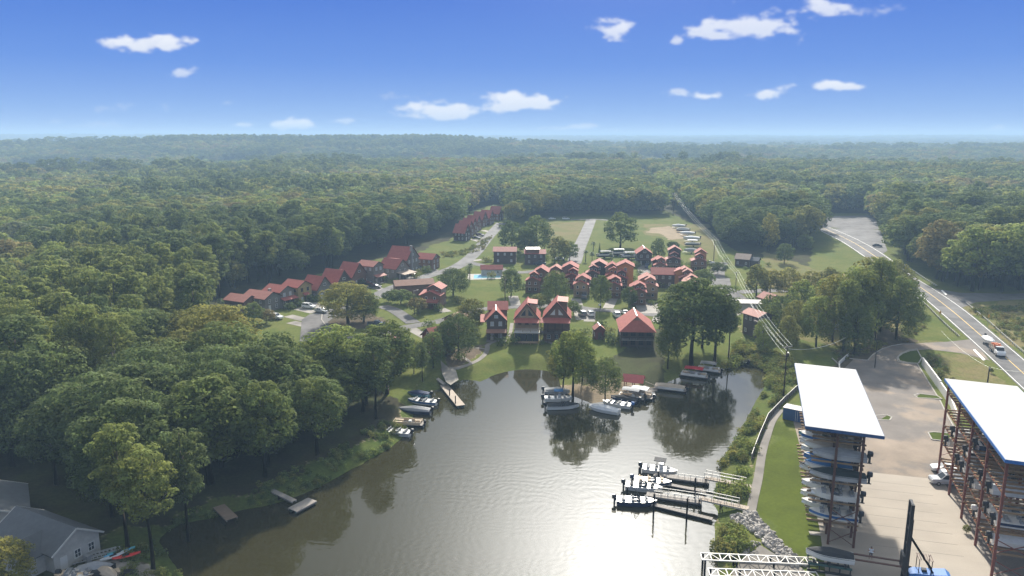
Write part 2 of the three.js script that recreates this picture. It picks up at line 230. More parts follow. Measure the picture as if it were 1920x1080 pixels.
// ------------------------------------------------------------------ the lake: a wind-ruffled surface, calmer under the far banks
{
  const N = 1536, S = 240, X0 = -90, Z0 = -290, d = new Float32Array(N * N * 4), r = rng(5), waves = [];
  for (let i = 0; i < 16; i++) { const L = 0.5 * Math.pow(4, r()), a = r() * 6.28; waves.push([Math.cos(a) * 6.283 / L, Math.sin(a) * 6.283 / L, r() * 6.3, L ** 1.25]); }
  const tot = waves.reduce((s, w) => s + w[3], 0) * 0.28;
  for (let j = 0; j < N; j++) for (let i = 0; i < N; i++) {
    const x = X0 + i / N * S, z = Z0 + j / N * S, w1 = x + 3 * vnoise(x / 5, z / 5), w2 = z + 3 * vnoise(x / 5 + 70, z / 5); let h = 0; for (const [kx, kz, ph, am] of waves) h += am * Math.sin(kx * w1 + kz * w2 + ph);
    const calm = sstep(-178, -120, z + 60 * (fbm(x / 35, z / 22, 3) - 0.5)) * (0.45 + 0.55 * sstep(0.3, 0.6, fbm(x / 26 + 9, z / 12, 3)));
    const v = 0.5 + clamp(h / tot, -1, 1) * 0.5 * (0.06 + 0.94 * calm), o = (j * N + i) * 4; d[o] = d[o + 1] = d[o + 2] = v; d[o + 3] = 1;
  }
  const bump = new THREE.DataTexture(d, N, N, THREE.RGBAFormat, THREE.FloatType); bump.magFilter = THREE.LinearFilter; bump.wrapS = bump.wrapT = THREE.RepeatWrapping; bump.needsUpdate = true;
  const g = new THREE.PlaneGeometry(260, 360, 1, 1).rotateX(-Math.PI / 2).translate(20, 0, -130), p = g.attributes.position, u = g.attributes.uv; for (let i = 0; i < p.count; i++) u.setXY(i, (p.getX(i) - X0) / S, (p.getZ(i) - Z0) / S);
  const w = new THREE.MeshPhysicalMaterial({ color: lin(0.03, 0.028, 0.013), roughness: 0.06, ior: 1.42, bumpMap: bump, bumpScale: 0.007 }); w.name = 'lake_water';
  const m = new THREE.Mesh(g, w); m.receiveShadow = true; structure(m, 'water');
}
// ------------------------------------------------------------------ trees
const leafMats = {};
function leafMat(key, color, through = 0.5) { const m = new THREE.MeshPhysicalMaterial({ color: lin(...color), roughness: 0.9, transmission: through, thickness: 0, side: THREE.DoubleSide, vertexColors: true, specularIntensity: 0.08 }); m.name = key + '_leaves'; leafMats[key] = m; return m; }
const TONES = { deep: [0.115, 0.153, 0.052], mid: [0.152, 0.193, 0.057], olive: [0.216, 0.220, 0.062], fresh: [0.218, 0.262, 0.066], yellow: [0.272, 0.261, 0.068], pine: [0.202, 0.235, 0.066], pine_dark: [0.137, 0.176, 0.062], rust: [0.229, 0.194, 0.074], grey: [0.180, 0.200, 0.105] };
for (const k in TONES) leafMat(k, TONES[k]);
mat('bark', [0.22, 0.185, 0.15], 0.95, { map: fineTex }); mat('pale_bark', [0.45, 0.4, 0.34], 0.95, { map: fineTex });
// sprigs on lobes: lobes = [x,y,z,r,flat]
function leafGeo(seed, lobes, count, size, jitter = 0.35) {
  const r = rng(seed), P = [], N = [], C = [], I = []; let area = lobes.reduce((s, l) => s + l[3] ** 2, 0);
  for (const [lx, ly, lz, lr, flat = 1] of lobes) {
    const n = Math.max(3, Math.round(count * lr * lr / area)), tone = 0.82 + 0.36 * r(), warm = (r() - 0.5) * 0.12;
    for (let i = 0; i < n; i++) {
      let dx = r() * 2 - 1, dy = r() * 2 - 1, dz = r() * 2 - 1; const l = Math.hypot(dx, dy, dz) || 1; dx /= l; dy /= l; dz /= l; if (dy < -0.55 && r() < 0.6) dy = -dy;
      const rad = lr * (1 - jitter * r() * r() + 0.1 * r()), cx = lx + dx * rad, cy = ly + dy * rad * flat, cz = lz + dz * rad;
      // a bent kite, tangent to the lobe with a strong random tilt
      let tx = r() - 0.5, ty = r() - 0.5, tz = r() - 0.5; const nx = dx + (r() - 0.5) * 1.3, ny = dy + 0.25 + (r() - 0.5) * 1.3, nz = dz + (r() - 0.5) * 1.3, nl = Math.hypot(nx, ny, nz), n0 = [nx / nl, ny / nl, nz / nl];
      let k = tx * n0[0] + ty * n0[1] + tz * n0[2]; tx -= k * n0[0]; ty -= k * n0[1]; tz -= k * n0[2]; const tl = Math.hypot(tx, ty, tz) || 1; tx /= tl; ty /= tl; tz /= tl;
      const bx = n0[1] * tz - n0[2] * ty, by = n0[2] * tx - n0[0] * tz, bz = n0[0] * ty - n0[1] * tx, s = size * (0.6 + 0.8 * r()), w = s * (0.45 + 0.25 * r()), dr = s * 0.16, o = P.length / 3;
      P.push(cx - tx * s * 0.5, cy - ty * s * 0.5 - dr, cz - tz * s * 0.5, cx + bx * w * 0.5, cy + by * w * 0.5, cz + bz * w * 0.5, cx + tx * s * 0.5, cy + ty * s * 0.5 - dr, cz + tz * s * 0.5, cx - bx * w * 0.5, cy - by * w * 0.5, cz - bz * w * 0.5);
      const mx = n0[0] * 0.45 + dx * 0.55, my = n0[1] * 0.45 + dy * 0.55, mz = n0[2] * 0.45 + dz * 0.55, ml = Math.hypot(mx, my, mz) || 1; for (let q = 0; q < 4; q++) N.push(mx / ml, my / ml, mz / ml);
      const v = tone * (0.8 + 0.4 * r()); for (let q = 0; q < 4; q++) C.push(v * (1 + warm), v, v * (1 - warm)); I.push(o, o + 2, o + 1, o, o + 3, o + 2);
    }
  }
  const g = new THREE.BufferGeometry(); g.setAttribute('position', new THREE.Float32BufferAttribute(P, 3)); g.setAttribute('normal', new THREE.Float32BufferAttribute(N, 3)); g.setAttribute('color', new THREE.Float32BufferAttribute(C, 3)); g.setIndex(I); return g;
}
function broadLobes(seed, h, rad, low, n, lobeR = 0.33) { // crown from low*h to h
  const r = rng(seed), L = [], cy = h * (low + 1) / 2, ry = h * (1 - low) / 2;
  for (let i = 0; i < n; i++) {
    const a = i * 2.399 + r() * 0.7, y = 1 - 1.75 * ((i + 0.5) / n) + (r() - 0.5) * 0.2, q = Math.sqrt(Math.max(0.05, 1 - y * y)) * (0.62 + 0.33 * r()), lr = rad * lobeR * (0.65 + 0.6 * r());
    L.push([Math.cos(a) * q * rad * 0.95, cy + y * ry * 0.84 * (0.9 + 0.15 * r()), Math.sin(a) * q * rad * 0.95, lr, 0.8]);
  }
  L.push([0, cy, 0, rad * 0.5, 1.1]); return L;
}
function pineLobes(seed, h, rad, low, n) {
  const r = rng(seed), L = [];
  for (let i = 0; i < n; i++) { const t = (i + 0.5) / n, y = h * (low + (0.94 - low) * t), prof = Math.sqrt(Math.max(0.08, 1 - ((t - 0.55) / 0.62) ** 2)), a = i * 2.399 + r(), q = rad * prof * (0.3 + 0.62 * r()); L.push([Math.cos(a) * q, y + (r() - 0.5) * 0.7, Math.sin(a) * q, rad * (0.19 + 0.17 * r()), 0.6]); }
  L.push([0, h * 0.93, 0, rad * 0.36, 0.8]); return L;
}
function trunkGeo(seed, h, r0, lobes, limbs, lean = 0) {
  const r = rng(seed), m = new MB(), k = 6, pts = [...Array(k + 1).keys()].map((i) => [lean * (i / k) ** 2 + (r() - 0.5) * 0.25 * (i > 0), (h * i) / k - (i ? 0 : 0.4), (r() - 0.5) * 0.25 * (i > 0)]);
  for (let i = 0; i < k; i++) m.cyl(pts[i], pts[i + 1], r0 * (1 - 0.8 * i / k) * (i ? 1 : 1.25), r0 * (1 - 0.8 * (i + 1) / k), 7, false);
  const pick = [...lobes].sort((a, b) => a[1] - b[1]);
  for (let i = 0; i < limbs; i++) { const l = pick[Math.floor((i + 0.5) / limbs * pick.length)], y = Math.min(h * 0.96, l[1] * (0.72 + 0.1 * r())), t = y / h, f = Math.min(k - 1, Math.floor(t * k)), u = t * k - f, a = pts[f].map((v, q) => lerp(v, pts[f + 1][q], u)); m.cyl(a, [l[0] * 0.8, l[1], l[2] * 0.8], r0 * 0.36 * (1 - 0.6 * t), r0 * 0.08, 5, false); }
  return m.geo();
}
// prototypes: fine for the nearest trees, coarser for those behind
const treeKinds = {};
function treeKind(name, kind, n, make) { treeKinds[name] = []; for (let i = 0; i < n; i++) treeKinds[name].push(make(i)); }
const mkBroad = (h, rad, low, nl, count, size, limbs, s0) => (i) => { const s = s0 + i * 13, L = broadLobes(s, h, rad * (0.92 + 0.05 * i), low, nl, 0.225 + 0.02 * (i % 3)); return { h, crown: leafGeo(s + 1, L, count, size), trunk: trunkGeo(s + 2, h * 0.86, h * 0.02, L, limbs) }; };
const mkPine = (h, rad, low, nl, count, size, limbs, s0) => (i) => { const s = s0 + i * 17, L = pineLobes(s, h, rad * (0.9 + 0.06 * i), low - 0.05 * (i % 3), nl); return { h, crown: leafGeo(s + 1, L, count, size, 0.5), trunk: trunkGeo(s + 2, h * 0.97, h * 0.0145, L, limbs) }; };
treeKind('broad', 'broad', 6, mkBroad(16, 5.6, 0.2, 74, 7600, 0.46, 9, 100));
treeKind('broad_mid', 'broad', 6, mkBroad(16, 5.6, 0.2, 46, 2600, 0.78, 4, 300));
treeKind('pine', 'pine', 5, mkPine(21, 4.3, 0.48, 64, 6400, 0.44, 14, 500));
treeKind('pine_mid', 'pine', 4, mkPine(21, 4.3, 0.4, 40, 2200, 0.76, 6, 700));
treeKind('lawn', 'broad', 5, mkBroad(14, 5.2, 0.02, 84, 7600, 0.42, 9, 1100));
treeKind('lawn_mid', 'broad', 4, mkBroad(14, 5.2, 0.0, 50, 2800, 0.7, 4, 1300));
treeKind('garden', 'broad', 3, mkBroad(7, 3.4, 0.16, 34, 3000, 0.42, 7, 900));
const treeProto = new Map();
function plantTree(kindKey, variant, tone, pos, height, spread, turn, name, label, group, barkName) {
  const list = treeKinds[kindKey], k = variant % list.length, key = kindKey + k + tone; let pr = treeProto.get(key);
  if (!pr) { pr = new THREE.Group(); const a = new THREE.Mesh(list[k].trunk, M[barkName || 'bark']); a.name = 'trunk'; const b = new THREE.Mesh(list[k].crown, leafMats[tone]); b.name = 'crown'; for (const o of [a, b]) { o.castShadow = o.receiveShadow = true; pr.add(o); } treeProto.set(key, pr); }
  const t = pr.clone(); t.position.copy(pos); const s = height / list[k].h; t.scale.set(s * spread, s, s * spread); t.rotation.y = turn; return top(t, name, label, 'tree', group);
}
// ------------------------------------------------------------------ the woods
const CLEAR = pxPoly([[375, 640], [395, 585], [435, 552], [560, 520], [690, 482], [790, 452], [850, 430], [855, 405], [925, 378], [955, 385], [962, 425], [1010, 408], [1130, 404], [1245, 404], [1262, 392], [1300, 405], [1345, 440], [1375, 475], [1440, 462], [1500, 470], [1530, 445], [1516, 424], [1518, 400], [1640, 400], [1668, 440], [1700, 492], [1790, 548], [1920, 552], [2100, 560], [2300, 700], [2300, 1180], [1345, 1180], [1345, 760], [1000, 760], [850, 726], [800, 716], [720, 722], [640, 742], [560, 735], [480, 742], [430, 728], [385, 690]]);
const YARD = pxPoly([[-300, 1200], [-300, 890], [20, 880], [90, 905], [205, 945], [215, 1040], [330, 1090], [360, 1200]]);
const OPEN = [ // fields in the far woods: x, z, half sizes, turn
  [-420, -1330, 150, 75, 0.1], [-200, -1420, 110, 70, -0.1], [-760, -1280, 90, 60, 0.1], [-60, -1750, 70, 60, 0], [330, -1350, 60, 50, 0]];
const corridor = [[1290, 425], [1262, 400], [1236, 372], [1215, 345], [1204, 324]].map(([x, y]) => GX(x, y));
const CLEAR2 = pxPoly([[262, 700], [270, 664], [360, 660], [385, 700], [330, 740]]);
function wooded(x, z) {
  if (inPoly(CLEAR, x, z) || inPoly(YARD, x, z)) return false;
  if (z > -330 && Math.abs(x) < 250 && shoreSd(x, z) < 6) return false;
  if (inPoly(CLEAR2, x, z)) return false;
  for (const [cx, cz, a, b, t] of OPEN) { const c = Math.cos(t), s = Math.sin(t), u = (x - cx) * c + (z - cz) * s, v = -(x - cx) * s + (z - cz) * c; if ((u / a) ** 2 + (v / b) ** 2 < 1) return false; }
  if (z < -380 && edgeDist(corridor, x, z, false) < 9) return false;
  return true;
}
const pinePatch = (x, z) => fbm(x / 120 + 31, z / 120 + 11, 3) + (z > -220 && x < -10 ? 0.16 : 0) + (x > 160 && z > -420 ? 0.1 : 0);
const candidates = [];
{
  const r = rng(77), step = 6.7;
  for (let z = -60; z > -900; z -= step) for (let x = -720; x < 760; x += step) {
    const X = x + (r() - 0.5) * step * 0.9, Z = z + (r() - 0.5) * step * 0.9, d = Math.hypot(X, Z), q = [r(), r(), r(), r(), r(), r()];
    if (Math.abs(Math.atan2(X, -Z)) > 0.72 || d > 900 || (X > 15 && Z > -110) || Z > -84 || !wooded(X, Z)) continue;
    const p = new THREE.Vector3(X, ground(X, Z), Z), pine = pinePatch(X, Z) + (q[0] - 0.5) * 0.25 > 0.7, h = (pine ? 16 + 9 * q[1] : 10.5 + 9 * q[1] + 2 * fbm(X / 40, Z / 40, 2)) + (X > 150 && Z > -480 ? 3.5 : 0), s = toPx(p.clone().setY(p.y + h * 0.8));
    const inside = s[0] > -30 && s[0] < 1950 && s[1] > 0 && s[1] < 1110;
    candidates.push({ p, d, pine, h, q, inside, tint: fbm(X / 60 + 3, Z / 60 + 8, 3) });
  }
}
const toneOf = (c) => { const t = (c.tint - 0.5) * 2.2 + 0.5 + (c.q[3] - 0.5) * 0.8; if (c.pine) return t < 0.45 ? 'pine_dark' : 'pine'; return t < 0.22 ? 'deep' : t < 0.45 ? 'mid' : t < 0.68 ? 'olive' : t < 0.86 ? 'fresh' : t < 0.95 ? 'grey' : t < 1.12 ? 'yellow' : 'rust'; };
const treeWords = { deep: 'dark green', mid: 'green', olive: 'olive green', fresh: 'bright green', yellow: 'yellowing', rust: 'rusty brown', grey: 'grey-green', pine: 'light green', pine_dark: 'dark green' };
const others = [];
{
  const sorted = candidates.filter((c) => c.inside).sort((a, b) => a.d / a.h - b.d / b.h); let nb = 0, np = 0; const mine = new Set();
  for (const c of sorted) { if (c.pine ? np >= 150 : nb >= 230) continue; c.pine ? np++ : nb++; mine.add(c); }
  let i = 0;
  for (const c of candidates) {
    if (!mine.has(c)) { others.push(c); continue; }
    const near = c.d < 200, tone = toneOf(c), kind = c.pine ? (near ? 'pine' : 'pine_mid') : near ? 'broad' : 'broad_mid', word = treeWords[tone];
    const where = c.p.x > 150 ? 'in the wood across the highway' : c.p.z > -215 ? 'on the wooded bank beside the lake' : c.p.x < 0 && c.p.z > -330 ? 'in the wood behind the row of red-roofed houses' : 'in the wood beyond the village';
    plantTree(kind, Math.floor(c.q[2] * 97), tone, c.p, c.h, (c.pine ? 0.8 : 0.95) + 0.55 * c.q[4], c.q[5] * 6.28, c.pine ? 'pine_tree' : 'broadleaf_tree', `${word} ${c.pine ? 'tall pine' : 'broadleaf tree'} ${where}`, `${c.pine ? 'pines' : 'broadleaf trees'} ${where}`.replace(/^/, word + ' '), c.pine ? 'pale_bark' : 'bark'); i++;
  }
}
// the rest of the woods, as far as the horizon
{
  const wood = new THREE.Group(); top(wood, 'woodland', 'unbroken woodland running back to the hazy horizon', 'woodland', null, 'stuff');
  const r = rng(99), farB = [0, 1, 2].map((i) => leafGeo(2000 + i, broadLobes(2100 + i, 16, 5.8, 0.12, 20, 0.36), 520, 1.75)), farP = [0, 1].map((i) => leafGeo(2200 + i, pineLobes(2300 + i, 20, 4.6, 0.3, 20), 460, 1.5, 0.5));
  const m = new THREE.MeshPhysicalMaterial({ color: lin(1, 1, 1), roughness: 0.9, transmission: 0.5, thickness: 0, side: THREE.DoubleSide, vertexColors: true, specularIntensity: 0.08 }); m.name = 'far_leaves';
  const clump = [0, 1].map((i) => leafGeo(2500 + i, [...Array(16).keys()].map((k) => { const a = k * 2.399, q = 19 * Math.sqrt((k + 0.5) / 16); return [Math.cos(a) * q, 9 + 5 * vnoise(k * 3.1 + i, 7), Math.sin(a) * q, 5.6, 0.9]; }), 800, 3.2));
  const midB = treeKinds.broad_mid.map((t) => t.crown), midP = treeKinds.pine_mid.map((t) => t.crown);
  const sets = [...midB.map((g) => ({ g, h: 16, L: [] })), ...midP.map((g) => ({ g, h: 21, L: [] })), ...farB.map((g) => ({ g, h: 16, L: [] })), ...farP.map((g) => ({ g, h: 20, L: [] })), ...clump.map((g) => ({ g, h: 16, L: [] }))], nb = midB.length, np = midP.length;
  for (const c of others) { const near = c.d < 520, k = near ? (c.pine ? nb + Math.floor(c.q[2] * 97) % np : Math.floor(c.q[2] * 97) % nb) : nb + np + (c.pine ? 3 + (c.q[2] > 0.5 ? 1 : 0) : Math.floor(c.q[2] * 2.99)); sets[k].L.push([c.p.x, c.p.y, c.p.z, c.h / sets[k].h, ((c.pine ? 0.85 : 1.0) + 0.55 * c.q[4]), c.q[5] * 6.28, TONES[toneOf(c)], 0.85 + 0.3 * c.q[1]]); }
  for (const [d0, d1, step, sy, sx] of [[900, 2000, 10, 1, 1.15], [2000, 4500, 17, 1.1, 1.75], [4500, 8700, 34, 1, 1]]) for (let z = 0; z > -d1; z -= step) for (let x = -d1 * 0.72; x < d1 * 0.72; x += step) {
    const X = x + (r() - 0.5) * step, Z = z + (r() - 0.5) * step, d = Math.hypot(X, Z), q = [r(), r(), r(), r(), r(), r()]; if (d < d0 || d > d1 || Math.abs(Math.atan2(X, -Z)) > 0.7 || !wooded(X, Z)) continue;
    const c = { q, pine: pinePatch(X, Z) + (q[0] - 0.5) * 0.25 + 0.3 * gauss(X, Z, -420, -1720, 520, 160) > 0.68, tint: fbm(X / 60 + 3, Z / 60 + 8, 3) }, far = d0 > 4000, k = nb + np + (far ? 5 + (q[2] > 0.5 ? 1 : 0) : c.pine ? 3 + (q[2] > 0.5 ? 1 : 0) : Math.floor(q[2] * 2.99)), h = (c.pine ? 17 + 10 * q[1] : 11.5 + 8 * q[1]) * sy;
    sets[k].L.push([X, land(X, Z), Z, h / sets[k].h, (far ? 16 / h : sx) * (0.85 + 0.4 * q[4]), q[5] * 6.28, TONES[toneOf(c)], 0.85 + 0.3 * q[1]]);
  }
  const o = new THREE.Object3D(), col = new THREE.Color();
  for (const s of sets) { if (!s.L.length) continue; const im = new THREE.InstancedMesh(s.g, m, s.L.length); im.name = 'tree_crowns'; im.userData.kind = 'stuff'; im.castShadow = im.receiveShadow = true;
    s.L.forEach(([x, y, z, sc, sp, a, t, v], i) => { o.position.set(x, y, z); o.rotation.set(0, a, 0); o.scale.set(sc * sp, sc, sc * sp); o.updateMatrix(); im.setMatrixAt(i, o.matrix); im.setColorAt(i, col.setRGB(t[0] * v, t[1] * v, t[2] * v)); }); wood.add(im); }
}

{ mat('far_field', [0.27, 0.26, 0.13], 1, { map: grainTex, specularIntensity: 0.1 });
  for (const [cx, cz, a, b, t] of OPEN) { const P = [], U = [], I = [], n = 28, k = 8, c = Math.cos(t), s = Math.sin(t); for (let j = 0; j <= k; j++) for (let i = 0; i < n; i++) { const q = i / n * 6.2832, u = Math.cos(q) * a * j / k, v = Math.sin(q) * b * j / k, x = cx + u * c - v * s, z = cz + u * s + v * c; P.push(x, land(x, z) + 0.9, z); U.push(x, z); } for (let j = 0; j < k; j++) for (let i = 0; i < n; i++) { const p = j * n + i, r = j * n + (i + 1) % n; I.push(p, r, p + n, r, r + n, p + n); } const g = new THREE.BufferGeometry(); g.setAttribute('position', new THREE.Float32BufferAttribute(P, 3)); g.setAttribute('uv', new THREE.Float32BufferAttribute(U, 2)); g.setIndex(I); g.computeVertexNormals(); structure(new THREE.Mesh(g, M.far_field), 'field'); } }
// ------------------------------------------------------------------ materials for things
mat('red_roof', [0.37, 0.115, 0.09], 0.7, { specularIntensity: 0.35, bumpMap: ribTex, bumpScale: 0.03, map: fineTex }); mat('pink_roof', [0.43, 0.19, 0.15], 0.7, { specularIntensity: 0.35, bumpMap: ribTex, bumpScale: 0.03, map: fineTex }); mat('brown_roof', [0.3, 0.16, 0.11], 0.7, { specularIntensity: 0.35, bumpMap: ribTex, bumpScale: 0.03, map: fineTex });
mat('tan_roof', [0.4, 0.31, 0.24], 0.7, { specularIntensity: 0.35, bumpMap: ribTex, bumpScale: 0.03, map: fineTex }); mat('grey_shingle', [0.105, 0.115, 0.125], 0.9, { map: fineTex }); mat('pale_metal', [0.46, 0.42, 0.385], 0.45, { map: fineTex });
mat('dark_log', [0.095, 0.07, 0.057], 0.8, { bumpMap: sidingTex, bumpScale: 0.04, map: fineTex }); mat('brown_log', [0.22, 0.125, 0.083], 0.8, { bumpMap: sidingTex, bumpScale: 0.04, map: fineTex }); mat('orange_log', [0.55, 0.25, 0.09], 0.75, { bumpMap: sidingTex, bumpScale: 0.04, map: fineTex }); mat('grey_log', [0.22, 0.2, 0.175], 0.85, { bumpMap: sidingTex, bumpScale: 0.04, map: fineTex }); mat('tan_log', [0.44, 0.3, 0.185], 0.8, { bumpMap: sidingTex, bumpScale: 0.04, map: fineTex }); mat('red_log', [0.17, 0.04, 0.032], 0.8, { bumpMap: sidingTex, bumpScale: 0.04, map: fineTex }); mat('white_siding', [0.52, 0.495, 0.45], 0.7, { bumpMap: sidingTex, bumpScale: 0.02, map: fineTex }); mat('yellow_log', [0.4, 0.3, 0.13], 0.8, { bumpMap: sidingTex, bumpScale: 0.04, map: fineTex });
mat('trim_white', [0.56, 0.545, 0.51], 0.6); mat('trim_dark', [0.06, 0.04, 0.032], 0.7); mat('deck_wood', [0.26, 0.19, 0.135], 0.85, { map: fineTex }); mat('grey_wood', [0.3, 0.275, 0.25], 0.9, { map: fineTex }); mat('pale_wood', [0.4, 0.335, 0.27], 0.85, { map: fineTex });
mat('glass', [0.03, 0.036, 0.042], 0.08); mat('pale_glass', [0.3, 0.34, 0.38], 0.12); mat('chrome', [0.6, 0.6, 0.6], 0.3, { metalness: 0.9 }); mat('rubber', [0.02, 0.02, 0.02], 0.8); mat('black_plastic', [0.02, 0.021, 0.024], 0.35);
mat('gel_white', [0.66, 0.66, 0.64], 0.25); mat('gel_blue', [0.03, 0.12, 0.32], 0.25); mat('gel_navy', [0.015, 0.03, 0.08], 0.25); mat('gel_black', [0.015, 0.016, 0.018], 0.25); mat('gel_grey', [0.42, 0.43, 0.44], 0.3); mat('gel_teal', [0.08, 0.25, 0.3], 0.3); mat('vinyl_tan', [0.5, 0.4, 0.28], 0.7); mat('vinyl_white', [0.66, 0.64, 0.6], 0.6);
mat('cover_black', [0.03, 0.032, 0.036], 0.85, { map: fineTex }); mat('cover_green', [0.022, 0.035, 0.036], 0.85, { map: fineTex }); mat('cover_navy', [0.03, 0.05, 0.12], 0.8, { map: fineTex }); mat('cover_blue', [0.05, 0.2, 0.45], 0.8, { map: fineTex }); mat('cover_grey', [0.3, 0.31, 0.32], 0.8, { map: fineTex }); mat('cover_tan', [0.45, 0.37, 0.28], 0.8, { map: fineTex }); mat('cover_red', [0.6, 0.03, 0.045], 0.7, { map: fineTex }); mat('cover_white', [0.62, 0.64, 0.66], 0.7, { map: fineTex });
mat('aluminium', [0.55, 0.56, 0.57], 0.4, { metalness: 0.5 }); mat('rust_steel', [0.2, 0.055, 0.035], 0.65, { map: fineTex }); mat('orange_steel', [0.42, 0.13, 0.05], 0.6, { map: fineTex }); mat('dark_steel', [0.115, 0.048, 0.033], 0.6, { map: fineTex }); mat('timber', [0.3, 0.2, 0.11], 0.85, { map: fineTex });
mat('roof_white', [0.45, 0.45, 0.448], 0.8, { specularIntensity: 0.2, bumpMap: ribTex, bumpScale: 0.02 }); mat('fascia_blue', [0.03, 0.08, 0.2], 0.4); mat('bright_blue', [0.03, 0.14, 0.4], 0.65); mat('container_blue', [0.035, 0.11, 0.26], 0.6, { map: fineTex }); mat('galv', [0.5, 0.5, 0.49], 0.5, { metalness: 0.3, map: fineTex }); mat('pole_wood', [0.2, 0.16, 0.125], 0.9, { map: fineTex }); mat('pole_pale', [0.48, 0.46, 0.42], 0.8, { map: fineTex }); mat('wire', [0.35, 0.38, 0.36], 0.5, { metalness: 0.4 }); mat('piling', [0.05, 0.032, 0.028], 0.8); mat('green_pipe', [0.025, 0.075, 0.07], 0.5); mat('stone', [0.3, 0.29, 0.28], 0.9, { map: fineTex }); mat('truss_white', [0.46, 0.45, 0.41], 0.5);
for (const [k, c, q] of [['white', [0.72, 0.73, 0.73]], ['black', [0.02, 0.021, 0.024]], ['silver', [0.42, 0.44, 0.46]], ['grey', [0.16, 0.17, 0.18]], ['blue', [0.05, 0.09, 0.19]], ['navy', [0.02, 0.028, 0.045]], ['red', [0.4, 0.04, 0.03]], ['green', [0.04, 0.09, 0.06]]]) mat('paint_' + k, c, 0.3, { clearcoat: 0.8, clearcoatRoughness: 0.1 });
mat('lamp_clear', [0.7, 0.7, 0.68], 0.2); mat('lamp_red', [0.4, 0.02, 0.02], 0.3);

